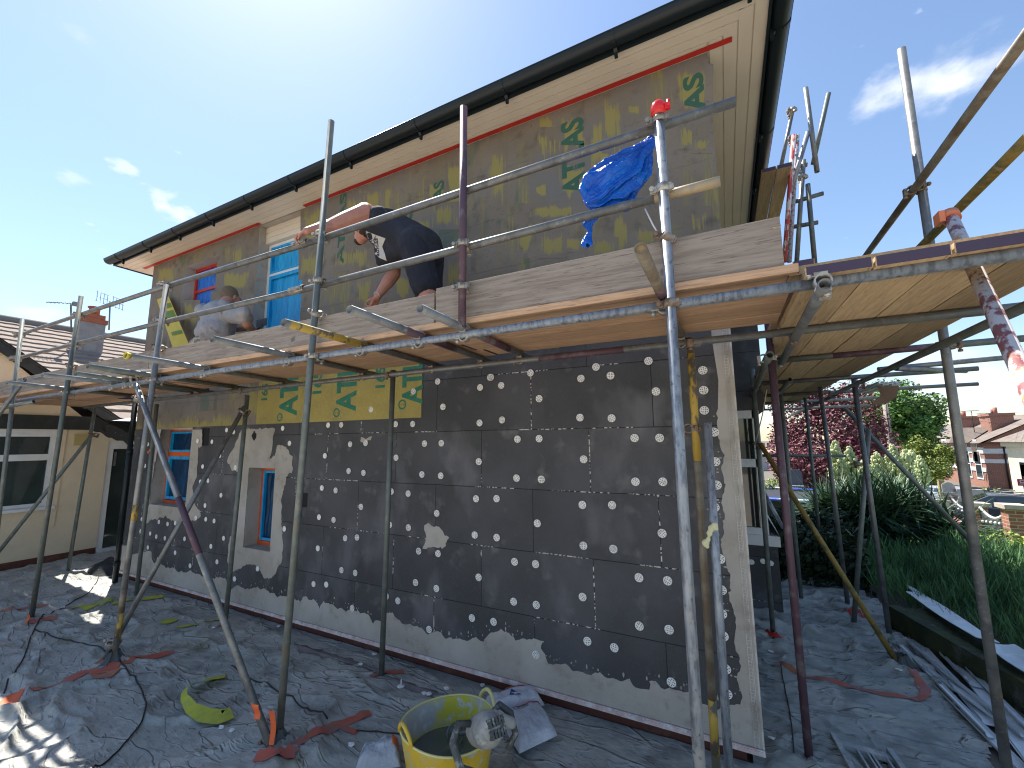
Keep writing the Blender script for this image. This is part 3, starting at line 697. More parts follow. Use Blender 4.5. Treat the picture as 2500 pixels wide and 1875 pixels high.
for k, p in enumerate(wpos[:100]):
    dy = -.0035
    o = bpy.data.objects.new('washer', wme); link(o, house); o.location = V((p.x, WY+dy-.003, p.z))-house.location; o.rotation_euler = (0, random.uniform(0, 2), 0)
    if k < 100:
        h2 = bpy.data.objects.new('washer_hole', hme); link(h2, o)
mb = MB(); mb2 = MB()
for p in wpos[100:]:
    washer_mb(p, WY-.0065, mb, None)
o = part(house, 'small_washers', mb, washer_m, kind='stuff')
# bay on the front (right) side
bay = MB(); BX = .46; BY = 6.0
bay.box(XR-.3, BX, BY, BY+2.6, .05, .78)
eps2 = eps_material('graphite boards on bay', False, .9)
part(house, 'bay_base', bay, eps2); bay = MB(); bay.box(XR-.3, BX, BY, BY+2.6, 2.40, 4.2); part(house, 'bay_upper_wall', bay, eps2)
mb = MB(); mb.box(XR-.3, BX+.03, BY-.03, BY+2.6, .781, .90); mb.add([(BX+.03,BY-.03,.9),(BX+.03,BY+2.6,.9),(BX-.08,BY+2.6,1.12),(BX-.08,BY-.0,1.12)], [(0,1,2,3)]); part(house, 'bay_sill', mb, white_pvc)
glass = mat('dark window glass', (.02,.03,.03), .03, 0, [], None, 'pos', spec=.9)
mb = MB(); fx0, fx1 = XR-.25, .385
for (a0, a1, b0, b1) in ((fx1-.075, fx1, .90, 2.40), (fx0, fx1-.075, .90, .98), (fx0, fx1-.045, 2.30, 2.40), (fx0, fx1-.045, 1.70, 1.80)): mb.box(a0, a1, BY+.001, BY+.07, b0, b1)
mb.box(fx1-.046, fx1+.0, BY+.07, BY+2.5, .9, .95); mb.box(fx1-.046, fx1, BY+.07, BY+2.5, 2.3, 2.4)
f = part(house, 'bay_window', mb, white_pvc)
mb = MB(); mb.quad((fx0, BY+.03, .95), (fx1-.04, BY+.03, .95), (fx1-.04, BY+.03, 2.31), (fx0, BY+.03, 2.31)); mb.quad((fx1-.02, BY+.07, .95), (fx1-.02, BY+2.5, .95), (fx1-.02, BY+2.5, 2.31), (fx1-.02, BY+.07, 2.31)); part(f, 'pane', mb, glass)
mb = MB()
for px, py in ((1835,1372),(1863,1370),(1882,1375)):
    p = on(px, py, 'y', BY); washer_mb(p, BY-.002, mb, None)
part(house, 'bay_washers', mb, washer_m)
# black downpipe at the left end
mb = MB(); a = on(322, 975, 'y', 3.1); b = on(281, 1425, 'y', 3.1); dx = (a.x+b.x)/2
mb.tube((dx, 3.12, .02), (dx, 3.12, 2.75), .034, n=16); mb.tube((dx, 3.12, .25), (dx, 3.12, .32), .042, n=16); mb.tube((dx, 3.12, 1.9), (dx, 3.12, 1.97), .042, n=16)
part(house, 'downpipe', mb, black_pvc)
# render-board strip leaning beside pipe
# ================================================================ SCAFFOLD (one braced structure)
YO, YI, ZL, ZT_ = 2.05, 3.0, 2.69, 2.738
scaf = thing('scaffold', 'long tube and coupler scaffold wrapped round the house with guard rails and a board deck', 'scaffold', (-2.5, 2.5, 0))
def tb(name, p, q, m=galv, r=.02415, parent=scaf, n=18):
    mb = MB(); mb.tube(p, q, r, n=n, hollow=r*.84); o = part(parent, name, mb, m, loc=(V(p)+V(q))/2); return o
def bandp(p, q, t0, t1, m, r=.0248, parent=scaf):
    p = V(p); q = V(q); mb = MB(); mb.tube(p.lerp(q, t0), p.lerp(q, t1), r, n=18, hollow=r*.97); return part(parent, 'paint_band', mb, m)
def std(px0, py0, px1, py1, y, m=galv, z0=None, z1=None, name='standard'):
    a = on(px0, py0, 'y', y); b = on(px1, py1, 'y', y)
    x = (a.x+b.x)/2
    return x, tb(name, (x + (0 if z0 is None else 0), y, 0 if z0 is None else z0), (x, y, a.z if z1 is None else z1), m)
# outer standards
xs_o = {}
xs_o['s1'] = on(28, 900, 'y', YO).x
for k, (px0, py0, px1, py1, m, z0, z1) in {'s2': (198,723,74,1525,galv_dark,0,None), 's3': (407,695,277,1622,galv,0,None), 's4': (809,296,682,1765,galv_dark,0,None), 's5': (1133,262,1126,785,t_purple,2.73,None), 's6': (1610,288,1693,1603,galv_new,0,None)}.items():
    a = on(px0, py0, 'y', YO); b = on(px1, py1, 'y', YO)
    if k == 's6': xs_o[k] = -.19
    elif k == 's4': xs_o[k] = -2.74
    else: xs_o[k] = (a.x+b.x)/2 if k != 's5' else a.x
    xt = a.x; xb = b.x if k in ('s4', 's3', 's2') else xs_o[k]
    if k == 's6': xt = xb = -.19
    if k == 's5': xt = xb = -1.375
    xs_o[k] = xb + (xt-xb)*.68
    tb('standard', (xb, YO, z0), (xt, YO, a.z), m)
tb('standard', (on(0,1330,'y',YO).x-.1, YO, 0), (on(55,779,'y',YO).x, YO, 3.9), galv_dark)
def pole_line(px0, py0, px1, py1, y, m, z0=0, name='standard', ext=True):
    a = on(px0, py0, 'y', y); b = on(px1, py1, 'y', y)
    t = (z0-a.z)/(b.z-a.z) if ext else 1
    b = a+(b-a)*t; return tb(name, b, a, m), a, b
# inner standards
for q, m in (((232,995,166,1395), galv_dark), ((383,986,332,1458), galv_dark), ((604,965,549,1531), galv_dark), ((960,904,931,1654), galv_dark)):
    pole_line(*q, YI, m)
pole_line(1684, 825, 1738, 1700, YI, t_brown)
o_, a_, b_ = pole_line(1684, 825, 1738, 1700, YI-.002, t_brown); bpy.data.objects.remove(o_)
bandp(a_, b_, .04, .30, t_yellow); bandp(a_, b_, .82, .93, t_yellow)
o_, a_, b_ = pole_line(1727, 1032, 1778, 1850, YI-.10, galv_new)
# right side standards
RS = [(-.0, 0)]
tb('standard', (.33, 3.45, 0), (.33, 3.45, 2.9), t_purple, n=20)
tb('standard', (1.25, 3.5, 0), (1.27, 3.5, 4.71), galv)
tb('standard', (.30, 5.37, 0), (.32, 5.37, 2.83), galv_dark)
tb('standard', (.70, 6.51, 0), (.69, 6.51, 2.7), galv_dark)
tb('standard', (1.34, 5.75, 0), (1.30, 5.75, 2.7), galv)
tb('standard', (1.17, 6.56+.0, 0), (1.13, 6.56, 2.7), galv)
tb('standard', (1.20, 8.2, -.1), (1.20, 8.2, 2.7), galv_dark)
tb('standard', (1.12, 6.1, 0), (1.46, 6.1, 2.15), galv_dark)
# ledgers
xr = on(2560, 598, 'y', YO).x
tb('ledger', (-9.5, YO+.0485, ZL), (1.25, YO+.0485, ZL+.01), galv_new)
tb('ledger', (-9.5, YI-.0485, ZL-.02), (1.42, YI-.0485, ZL), galv)
bandp((-9.5, YI-.0485, ZL-.02), (1.42, YI-.0485, ZL), .755, .815, t_purple)
tb('ledger', (-9.6, YO-.1, ZL-.14), (-8.2, YO+.0, ZL-.06), galv)
bandp((-5.23, YO, 0), (-5.0, YO, 3.67), .07, .13, t_yellow); bandp((-5.23, YO, 0), (-5.0, YO, 3.67), .132, .19, t_brown); bandp((-5.23, YO, 0), (-5.0, YO, 3.67), .36, .40, t_yellow)
# guard rails (inside the standards)
YR = YO+.0485
tb('guard_rail', (-9.6, YR, 3.705), (-5.0, YR, 3.69), galv); tb('guard_rail', (-5.1, YR, 3.69), (-2.95, YR, 3.65), galv); tb('guard_rail', (-2.95, YR, 3.65), (.155, YR, 3.655), galv)
tb('guard_rail', (-9.6, YR, 3.34), (-5.0, YR, 3.30), galv); tb('guard_rail', (-5.1, YR, 3.30), (-2.95, YR, 3.262), galv); tb('guard_rail', (-2.95, YR, 3.262), (.062, YR, 3.27), galv)
bandp((-2.95, YR, 3.262), (.062, YR, 3.27), .9, 1.0, mat('sandy stained steel', (.42,.33,.21), .6, .2, [((.3,.27,.23), 12, .5, .65)], None, 'obj'), .0246)
# transoms: near pixel -> far pixel on plane z
TR = [((17,934),(177,951),galv),((104,915),(285,935),galv),((185,912),(520,958),galv_dark),((214,894),(617,951),galv_dark),((229,909),(506,958),galv_dark),((313,869),(733,937),galv),((518,827),(920,915),galv),((692,787),(1084,897),galv),((853,755),(1201,885),galv),((1026,753),(1293,875),galv),((1563,606),(1669,832),t_brown)]
tpos = []
for k, (a, b, m) in enumerate(TR):
    A = on(*a, 'z', ZT_); B = on(*b, 'z', ZT_)
    if (B-A).length < 1.2: B = A+(B-A).normalized()*1.75
    if k == 4: A.z += .05; B.z += .05
    if k == 2: A.z += .0; 
    o = tb('transom', A, B, m); tpos.append((A, B))
    if k == 7: bandp(A, B, .02, .42, t_yellow)
    if k == 8: bandp(A, B, .27, .62, t_purple)
    if k == 9: bandp(A, B, .45, .72, t_purple)
    if k == 10: bandp(A, B, .28, .36, t_purple)
    if k == 5:
        mb = MB(); mb.tube(A-(B-A)*.012, A+(B-A)*.004, .0262, n=18, hollow=.0215); part(scaf, 'end_cap', mb, mat('yellow cap', (.62,.5,.05), .5))
A, B = tpos[10]; mb = MB(); mb.tube(A+(B-A)*.012, A+(B-A)*.03, .0203, n=12); part(scaf, 'wood_plug', mb, wood_y)
# tube slung under the ledgers at the right corner, pointing at us
P0 = V((.385, 1.93, 2.64)); P1 = V((.435, 3.95, 2.64)); tb('transom', P0, P1, galv)
tb('transom', (.62, 5.0, 2.64), (.70, 7.2, 2.64), galv_dark)
# right hand side of scaffold: ledger along y and cross tubes
tb('ledger', (1.20, 1.7, 2.615), (1.30, 6.9, 2.615), galv_dark)
tb('ledger', (1.30, 6.6, 2.60), (1.34, 11.5, 2.55), galv_dark)
for y, x0, x1, m in ((4.05, .34, 1.98, galv_dark), (5.66, .36, 2.25, galv), (7.35, .36, 2.9, galv), (9.0, .3, 2.4, galv), (11.0, .3, 2.7, galv)):
    tb('cross_tube', (x0, y, 2.69), (x1, y, 2.69+.02), m)
bandp((.34, 4.05, 2.69), (1.98, 4.05, 2.71), .28, .66, t_purple)
tb('cross_tube', (1.40, 5.3, 2.72), (2.45, 5.5, 2.78), galv); tb('cross_tube', (1.45, 5.0, 2.68), (2.25, 5.9, 2.72), galv)
tb('guard_rail', (1.20, 1.6, 3.67), (1.255, 6.2, 3.67), t_brown); tb('guard_rail', (1.20, 1.6, 3.28), (1.255, 6.2, 3.28), t_ochre)
tb('guard_rail', (.15, 8.7, 1.75), (1.75, 8.7, 1.75), galv_dark)
tb('ledger', (.30, 3.2, 2.60), (.36, 8.0, 2.56), galv_dark)
# upper lift at the far right
tb('standard', on(1967, 215, 'y', 5.3), on(1995, 420, 'y', 5.3), galv); tb('standard', on(2023, 228, 'y', 5.6), on(1985, 400, 'y', 5.6), galv_dark)
tb('standard', on(1935, 270, 'y', 6.2), on(1905, 415, 'y', 6.2), galv)
a = on(1972, 325, 'y', 5.4); b = on(1985, 622, 'y', 5.4); tb('standard', on(1972, 450, 'y', 5.4), on(1990, 650, 'y', 5.4), galv_dark)
tb('standard', on(1962, 391, 'y', 5.5), on(1945, 640, 'y', 5.5), galv)
tb('brace', on(1973, 322, 'y', 5.3), on(1930, 470, 'y', 5.3), galv_new)
for q0, q1 in (((1925, 497), (2010, 472)), ((1925, 556), (1997, 543)), ((1925, 410), (1971, 402))): tb('cross_tube', on(*q0, 'y', 5.5), on(*q1, 'y', 5.5), galv)
lad = thing('ladder', 'red and white ladder standing at the far corner of the scaffold above the deck', 'ladder', on(1928, 640, 'y', 5.2))
for dx in (0, 12):
    mb = MB(); mb.tube(on(1938+dx*.7, 330, 'y', 5.2+dx*.02), on(1915+dx, 640, 'y', 5.2+dx*.02), .024, n=12); part(lad, 'stile', mb, t_redwhite if dx == 0 else mat('blue white flaking paint', (.35,.42,.5), .6, 0, [((.45,.1,.1), 18, .52, .58)], None, 'obj'))
mb = MB()
for k in range(9):
    t = k/8.5; p = on(1938-23*t, 345+285*t, 'y', 5.2); q = on(1938-23*t+11, 345+285*t, 'y', 5.44); mb.tube(p, q, .012, n=8)
part(lad, 'rung', mb, galv)
# ---- braces
A = on(332, 938, 'y', 1.98); B = V((-2.745, 1.98, 0)); tb('brace', A, B, galv, n=20); bandp(A, B, .40, .56, t_purple)
A = V((-5.34, 2.0, .0)); B = on(592, 1002, 'y', 2.95); tb('brace', A, B+(B-A)*.02, galv)
A = on(224, 1062, 'y', 2.94); B = on(0, 1343, 'y', 2.3); tb('brace', A, B+(B-A)*.15, galv_dark)
A = on(60, 926, 'y', 1.9); B = on(0, 1008, 'y', 1.86); tb('brace', A, B+(B-A)*1.5, galv)
A = on(1855, 1082, 'y', 5.30); B = V((1.25, 5.1, 0)); tb('brace', A, B, t_ochre, n=20)
tb('brace', on(2062, 996, 'y', 6.62), on(2385, 1337, 'y', 6.62), galv_dark)
tb('brace', on(1862, 1195, 'y', 7.0), on(1912, 1290, 'y', 7.0), galv_new)
A = V((.985, 2.50, 3.045)); B = V((.855, 1.90, 2.235)); tb('brace', A, A+(B-A)*3.6, t_peel, n=24)
mb = MB()
d = (B-A).normalized(); s_ = d.orthogonal().normalized()
mb.tube(A-d*.02, A+d*.022, .033, n=16, hollow=.024); mb.tube(A-d*.024, A-d*.019, .033, n=16); mb.obox(A+V((-.038, 0, 0)), (.01, 0, 0), (0, .03, 0), (0, 0, .026))
part(scaf, 'end_cap', mb, mat('orange clip', (.72,.22,.10), .45))
# red cap on the near standard
mb = MB(); cx = V((-.19, YO, 3.675))
mb.lathe([(.0,.078),(.024,.078),(.032,.066),(.036,.055),(.037,.0),(.0,.0)], cx, 24); mb.box(-.19+.033, -.19+.058, YO-.02, YO-.004, 3.69, 3.725); mb.tube((-.19+.05, YO-.02, 3.70), (-.19+.05, YO-.02, 3.735), .008, n=8)
part(scaf, 'red_cap', mb, mat('glossy red cap', (.72,.02,.02), .22))
# ---- couplers
def coupler_mesh():
    """two half-round clamps at right angles: band round z axis tube and band round x axis tube behind it (+y)"""
    mb = MB()
    mb.tube((0, 0, -.02), (0, 0, .02), .0315, n=18, hollow=.0255)
    mb.tube((-.022, .0485, 0), (.022, .0485, 0), .0315, n=18, hollow=.0255)
    mb.box(-.02, .02, .022, .030, -.02, .02)
    for s in (-1, 1):
        mb.box(s*.030-.004, s*.030+.006*s+.004, -.014, .012, -.018, .018)
    mb.box(-.062, -.028, -.010, .006, -.016, .016); mb.box(.028, .048, -.008, .008, -.012, .012)
    mb.tube((-.052, -.034, 0), (-.052, .03, 0), .007, n=8); mb.tube((-.052, -.030, 0), (-.052, -.016, 0), .013, n=6)
    mb.tube((.0, .078, -.05), (.0, .078, .0), .007, n=8); mb.tube((0, .078, -.05), (0, .078, -.036), .013, n=6)
    mb.box(-.014, .014, .07, .088, -.028, .02)
    return mb
cme = coupler_mesh().mesh('coupler', zinc); cme2 = coupler_mesh().mesh('coupler_rusty', rusty)
ncp = 0
def cp(x, y, z, rot=(0, 0, 0), rust=False):
    global ncp; ncp += 1
    o = bpy.data.objects.new('coupler', cme2 if rust else cme); link(o, scaf); o.location = V((x, y, z))-scaf.location; o.rotation_euler = rot
for k in ('s2', 's3', 's4', 's6'):
    x = xs_o[k]
    top = {'s2': -.0, 's3': .0, 's4': .0, 's6': 0}[k]
    for z in (3.66, 3.28, ZL): cp(x + {'s2': -.02, 's3': -.0, 's4': 0, 's6': 0}[k], YO, z + (.03 if x < -4 and z > 3 else 0), rust=(k == 's6' and z < 3))
cp(-1.375, YO, 3.27); cp(-1.375, YO, 2.99); cp(xs_o['s1'], YO, 3.7); cp(xs_o['s1'], YO, 3.34)
for k in ('s2', 's3', 's4', 's6'): cp(xs_o[k], YO, 3.02, (0, .5, 0), rust=(k != 's4'))
for x in (-7.23, -5.12, -2.81, -.165): cp(x, YI, ZL-.01, (0, 0, PI), rust=True)
cp(-.165, YI, 2.12, (0, 0, PI/2), True)
for A, B in tpos:
    d = B-A
    for yy_ in (YO+.0485, YI-.0485):
        t = (yy_-A.y)/d.y
        if 0 < t < 1.05:
            p = A+d*t; cp(p.x, p.y-.0, ZL-.005, (PI/2, 0, 0) if True else 0, rust=(yy_ > 2.5))
for x, y in ((1.25, 3.5), (1.30, 5.75), (1.15, 6.56), (.32, 5.37)): cp(x, y, 2.62, (0, 0, -PI/2), True)
cp(1.26, 3.5, 3.67, (0, 0, PI/2), True); cp(.33, 3.45, 2.62, (0, 0, PI/2)); cp(.40, 2.05, 2.64, (PI/2, 0, PI/2)); cp(.32, 5.33, 1.97, (0, .6, 0), True)
cp(.41, 2.98, 2.64, (PI/2, 0, PI/2), True); cp(.425, 3.9, 2.64, (PI/2, 0, PI/2))
a = on(1973, 322, 'y', 5.3)
for px, py, yy_ in ((1935, 268, 5.3), (1938, 335, 5.4), (1946, 420, 5.4), (1962, 432, 5.5)): p = on(px, py, 'y', yy_); cp(p.x, p.y, p.z, (0, 0, .4))
for px, py, yy_ in ((592, 1005, 2.95), (224, 1062, 2.95), (336, 975, 2.0)): p = on(px, py, 'y', yy_); cp(p.x, p.y, p.z, (0, .6, 0), True)
cp(-2.86, 1.99, .1, (0, -.6, 0), True); cp(-5.27, 2.02, .2, (0, .6, 0)); cp(1.22, 5.15, .12, (0, .6, 0), True); cp(1.32, 6.1, 1.75, (0, 0, 0), True)
# sleeve couplers on the rails
mb = MB()
for z in (3.665, 3.272):
    for x in (-2.98,):
        mb.tube((x-.09, YR, z), (x+.07, YR, z), .031, n=16, hollow=.0252); mb.box(x-.085, x+.065, YR-.04, YR-.025, z-.016, z+.012)
        for dx in (-.05, .03): mb.tube((x+dx, YR-.055, z-.01), (x+dx, YR-.02, z-.01), .009, n=8)
part(scaf, 'sleeve_coupler', mb, zinc)
# toe boards clipped to the standards
def board_mesh(L, W=.225, T=.038, seg=14, warp=.003, seed=0, band=True):
    """board along local x, centre at origin"""
    mb = MB(); r = random.Random(seed)
    ph = r.uniform(0, 9)
    for sgn, flip in ((1, 0), (-1, 1)):
        def fn(u, v, s=sgn):
            x = (u-.5)*L; y = (v-.5)*W; return (x, y, s*T/2 + warp*math.sin(x*1.3+ph))
        o = len(mb.f); mb.grid(fn, seg, 1, False)
        if flip:
            for k in range(o, len(mb.f)): mb.f[k] = mb.f[k][::-1]
    n = seg+1; a = 0; b = 2*n
    for i in range(seg):
        mb.f.append([a+i, b+i, b+i+1, a+i+1]); mb.f.append([a+n+i+1, b+n+i+1, b+n+i, a+n+i])
    mb.f.append([a, a+n, b+n, b]); mb.f.append([a+seg, b+seg, b+n+seg, a+n+seg])
    return mb
def xform(mb, M_):
    o = MB(); o.v = [M_ @ v for v in mb.v]; o.f = mb.f; o.sm = mb.sm; o.uv = mb.uv; return o
YTB = YO+.075
for (x0, x1, z0, z1, T_, m, dy) in ((-9.34, -5.35, 2.80, 3.025, .038, wood_grey, 0), (-11.2, -9.36, 2.80, 3.025, .038, wood_grey, .002), (-5.33, -1.63, 2.795, 3.01, .038, wood_grey, 0), (-1.62, .285, 2.805, 3.04, .038, wood_grey, .004)):
    L = x1-x0; b = board_mesh(L, z1-z0, T_, seed=int(x0*10)); M_ = Matrix.Translation(((x0+x1)/2, YTB+dy, (z0+z1)/2)) @ Matrix.Rotation(PI/2, 4, 'X')
    o = part(scaf, 'toe_board', xform(b, M_), m, loc=((x0+x1)/2, YTB, z0))
    bevel(o, .003)
# splintered end of the near toe board
mb = MB(); r_ = random.Random(3)
for k in range(3):
    z = 2.985+.05*r_.random(); L_ = .015+.025*r_.random(); x = .262-.01*r_.random()
    mb.obox((x+L_/2, YTB-.018+.02*r_.random(), z), (L_/2, 0, .004*r_.uniform(-1, 1)), (0, .003, 0), (0, 0, .003))
part(scaf, 'splinter', mb, wood('fresh splintered pine', 'x', (.62,.42,.26), (.5,.33,.2), (.4,.25,.15)))
# ================================================================ DECK BOARDS: each one a thing
def deck_board(cx_, cy_, z, L, axis, W, m, label, seed, ends=(0, 0), under=None):
    b = board_mesh(L, W, .038, seed=seed)
    rot = Matrix.Rotation(0 if axis == 'x' else PI/2, 4, 'Z')
    M_ = Matrix.Translation((cx_, cy_, z+.019)) @ rot
    t = thing('scaffold_board', label, 'board', (cx_, cy_, z), 'timber boards decking the scaffold')
    part(t, 'plank', xform(b, M_), m)
    for s in (-1, 1):
        bb = MB(); e = s*L/2
        bb.box(e-.0015 if s > 0 else e-.0015, e+.0015, -W/2+.004, W/2-.004, -.0205, .0205); bb.box(min(e, e-s*.06), max(e, e-s*.06), -W/2+.01, W/2-.01, .0192, .0206)
        part(t, 'end_band', xform(bb, M_), band_m)
    return t
ys = [2.21, 2.437, 2.664, 2.891]
ords = ['outermost', 'second', 'third', 'innermost']
seed = 0
for k, y in enumerate(ys):
    for j, (x0, x1) in enumerate(((-9.3, -5.75), (-11.1, -9.32), (-5.74, -1.84+.06*k), (-1.83+.06*k, .335))):
        seed += 1
        where = ('left', 'far left', 'middle', 'right')[j]
        lab = f'{ords[k]} pine board from the outer rail, {where} length of the long deck'
        deck_board((x0+x1)/2, y+random.uniform(-.002, .002), 2.765+random.uniform(0, .003), x1-x0-.004, 'x', .219, wood_x, lab, seed)
for k, y in enumerate((3.118, 3.34)): deck_board(-9.75, y, 2.766, 2.5, 'x', .219, wood_x, ('added shading board behind the innermost one past the house end', 'furthest back added shading board past the house end')[k], 130+k)  # two boards added to keep the sun off the sheet below
# boards along the right hand return
xsb = [.455, .683, .911, 1.139]
rl = ['nearest the house corner', 'second from the house corner', 'third from the house corner', 'furthest from the house corner']
for k, x in enumerate(xsb):
    for j, (y0, y1) in enumerate(((2.04+.02*(k == 3), 5.9), (5.92, 9.8))):
        seed += 1
        lab = f'tan deck board {rl[k]}, ' + ('near' if j == 0 else 'far') + ' half of the right deck'
        deck_board(x, (y0+y1)/2, 2.718+random.uniform(0, .002), y1-y0, 'y', .220, wood_y, lab, 40+seed)
deck_board(1.30, 2.24, 2.762, 2.0, 'x', .225, wood_y, 'short cross board laid over the near ends of the right hand deck boards', 91)
deck_board(.36, 2.8, 2.79, .01+1.3, 'y', .08, wood_x, 'narrow timber strip across the corner of the deck', 92)
# upper deck beside the gutter
for k, x in enumerate((.62, .765)):
    p = deck_board(x, 6.0, 4.93, 2.0, 'y', .135, wood_y, ('upper platform board next to the black gutter', 'upper platform board on its outer side beside the ladder')[k], 95+k)
# ================================================================ SMALL THINGS ON THE SCAFFOLD
# blue plastic sheet tied to the rail
a = on(1425, 545, 'y', 2.02)
mb = MB(); A = on(1590, 350, 'y', 2.24); Bq = on(1427, 500, 'y', 2.16)
ax = (Bq-A); up = V((0, 0, 1))
def fn(u, v):
    t = v; c = A.lerp(Bq, t); wd = .012+.135*math.sin(PI*min(1, t*1.0))**.75*(.72+.5*t); ang = u*2*PI
    pr = V((-ax.z, 0, ax.x)).normalized()
    fold = 1+.20*(1-2*abs(math.sin(ang*6+t*1.5+1.5*n1((ang, t*2, 4)))))+.09*(1-2*abs(math.sin(ang*17+t*4+2*n1((math.cos(ang)*3, t*3, 8)))))+.28*n1((math.cos(ang)*2.2, math.sin(ang)*2.2, t*3.5))+.10*(1-2*abs(n1((math.cos(ang)*6, math.sin(ang)*6, t*9))))+.06*n1((math.cos(ang)*15, math.sin(ang)*15, t*22))
    p = c + pr*(wd*math.cos(ang)*fold) + V((0, 1, 0))*(wd*.36*math.sin(ang)*fold)
    p.z -= .04*math.sin(PI*t)
    p += V((.02*n1((p.x*9, p.z*9, t)), .02*n1((p.x*14, 3, p.z*14)), .02*n1((p.x*8, 7, p.z*8))))
    if t < .15: p += V((.02*math.sin(ang*5), .01*math.sin(ang*7), .03*math.sin(ang*3)))*(1-t/.15)
    return p
mb.grid(fn, 220, 110)
bag = thing('plastic_sheet', 'crumpled blue plastic sheet bunched on the guard rails beside the red capped standard', 'plastic sheet', on(1500, 520, 'y', 2.2))
bp = mat('shiny blue polythene', (.0,.085,.50), .18, 0, [((.0,.14,.62), 9, .45, .65)], (30, .014, (1,1,1)), 'pos')
part(bag, 'sheet', mb, bp)
mb = MB(); T0 = on(1444, 520, 'y', 2.16); T1 = on(1432, 600, 'y', 2.14)
def fn(u, v):
    c = T0.lerp(T1, v); wd = .03-.016*v+.012*math.sin(v*9); ang = 2*PI*u
    return c+V((wd*math.cos(ang)*(1+.3*math.sin(ang*5+v*4)+.3*n1((ang,v*7,1)))+.008*math.sin(v*14), wd*.5*math.sin(ang), .01*math.sin(ang*3)))
mb.grid(fn, 32, 20); part(bag, 'tail', mb, bp)
# white cable tie strap by red-cap standard
mb = MB(); mb.path([on(1575, 510, 'y', 2.1), on(1592, 545, 'y', 2.08), on(1612, 580, 'y', 2.05)], .004, 6)
single('strap', mb, mat('white strap', (.7,.7,.68), .6), 'thin white strap hanging from the lower guard rail beside the red capped standard', 'strap')
# yellow printed mesh strip leaning on the wall
mb = MB(); P = [on(383, 732, 'y', 3.2), on(411, 722, 'y', 3.2), on(460, 838, 'y', 3.0), on(421, 847, 'y', 3.0)]
P[2] += (P[2]-P[1])*.35; P[3] += (P[3]-P[0])*.35
mb.grid(lambda u, v: P[0].lerp(P[1], u).lerp(P[3].lerp(P[2], u), v) + V((0, -.012*math.sin(PI*u)*1.0, 0)), 6, 20)
ms = thing('mesh_offcut', 'yellow and green printed mesh strip leaning on the wall at the deck end', 'mesh strip', P[3])
o = part(ms, 'strip', mb, mat('bright yellow mesh', (.62,.46,.02), .6, 0, [((.55,.42,.03), 6, .4, .7)]))
for v0, v1, u0 in ((.12, .19, .4), (.24, .34, .25), (.55, .60, .3), (.78, .88, .25), (.93, .98, .45)):
    f = lambda u, v: P[0].lerp(P[1], u).lerp(P[3].lerp(P[2], u), v) + V((0, -.017*math.sin(PI*u)-.002, 0))
    mb = MB(); mb.grid(lambda u, v: f(u0+(.95-u0)*u, v0+(v1-v0)*v), 4, 4); part(ms, 'print', mb, MATS.get('olive green print') or mat('olive green print', (.14,.22,.03), .7))
# beads and trims on the left of the deck
for k, (q, L2) in enumerate((((310, 903), (520, 893)), ((370, 912), (508, 902)))):
    pass
mb = MB(); A = on(318, 905, 'z', 2.80); B = on(518, 893, 'z', 2.80); d = (B-A)
for k in range(36): p = A+d*(k/36); mb.obox(p+d/90, d/110, V((0, .014, 0)), (0, 0, .001))
mb.tube(A, B, .004, n=6); mb.tube(A+V((0, .03, 0)), B+V((0, .03, 0)), .003, n=6)
single('bead_strip', mb, white_pvc, 'white perforated bead strip lying across the transoms on the left', 'plastic strip', 'white strips laid across the left transoms')
mb = MB(); A = on(375, 913, 'z', 2.80); B = on(505, 904, 'z', 2.80); mb.obox((A+B)/2, (B-A)/2, (0, .018, 0), (0, 0, .004))
single('bead_strip', mb, white_pvc, 'short solid white strip under the perforated one on the left transoms', 'plastic strip', 'white strips laid across the left transoms')
mb = MB(); A = on(80, 925, 'z', 2.79); B = on(120, 918, 'z', 2.79); mb.obox((A+B)/2, (B-A)/2, (0, .03, 0), (0, 0, .004))
single('bead_strip', mb, galv_new, 'small silver strip end by the toe board at the far left', 'metal strip', 'white strips laid across the left transoms')
# orange tags tied round pole feet
def flag(px, py, y, w_=.05, h_=.11, lab='', seed=0, m=orange_tape):
    c = on(px, py, 'y', y); mb = MB()
    mb.grid(lambda u, v: c+V(((u-.5)*w_*(1.1-.3*v)+.02*v*math.sin(seed), -.03-.012*math.sin(u*PI)-.008*math.sin(v*5+seed), (.5-v)*h_)), 6, 8)
    return single('orange_tape_tag', mb, m, lab, 'tape tag', 'orange tape tags stuck on the scaffold feet')
flag(634, 1727, 1.94, .075, .09, 'orange tape tag low on the front of the diagonal brace', 1)
flag(673, 1765, 2.0, .06, .2, 'long curling orange tape tag where brace and standard meet', 2)
flag(78, 1507, 2.01, .05, .09, 'orange tape tag around the foot of the far left standard', 3)
flag(371, 1102, 2.96, .04, .05, 'small orange dab on the standard by the back corner', 4)
# cardboard and section ends hanging under right deck
mb = MB(); p = [on(2142, 945, 'y', 5.4), on(2195, 942, 'y', 5.2), on(2190, 970, 'y', 5.2), on(2160, 988, 'y', 5.3), on(2128, 988, 'y', 5.4), on(2150, 965, 'y', 5.35)]
mb.prism(p, (0, .006, .003)); single('cardboard', mb, mat('brown cardboard', (.42,.29,.20), .85), 'crumpled brown cardboard hanging below the right hand deck', 'cardboard')
mb = MB()
for k in range(5):
    p = on(2152+k*11, 934+(k % 2)*3, 'y', 5.3); mb.box(p.x-.022, p.x+.022, p.y, p.y+.9, p.z-.012, p.z-.008); mb.box(p.x-.022, p.x-.018, p.y, p.y+.9, p.z-.008, p.z+.014); mb.box(p.x+.018, p.x+.022, p.y, p.y+.9, p.z-.0085, p.z+.014)
single('profile_bundle', mb, white_pvc, 'bundle of white channel profiles lying under the right hand deck', 'profiles', None)
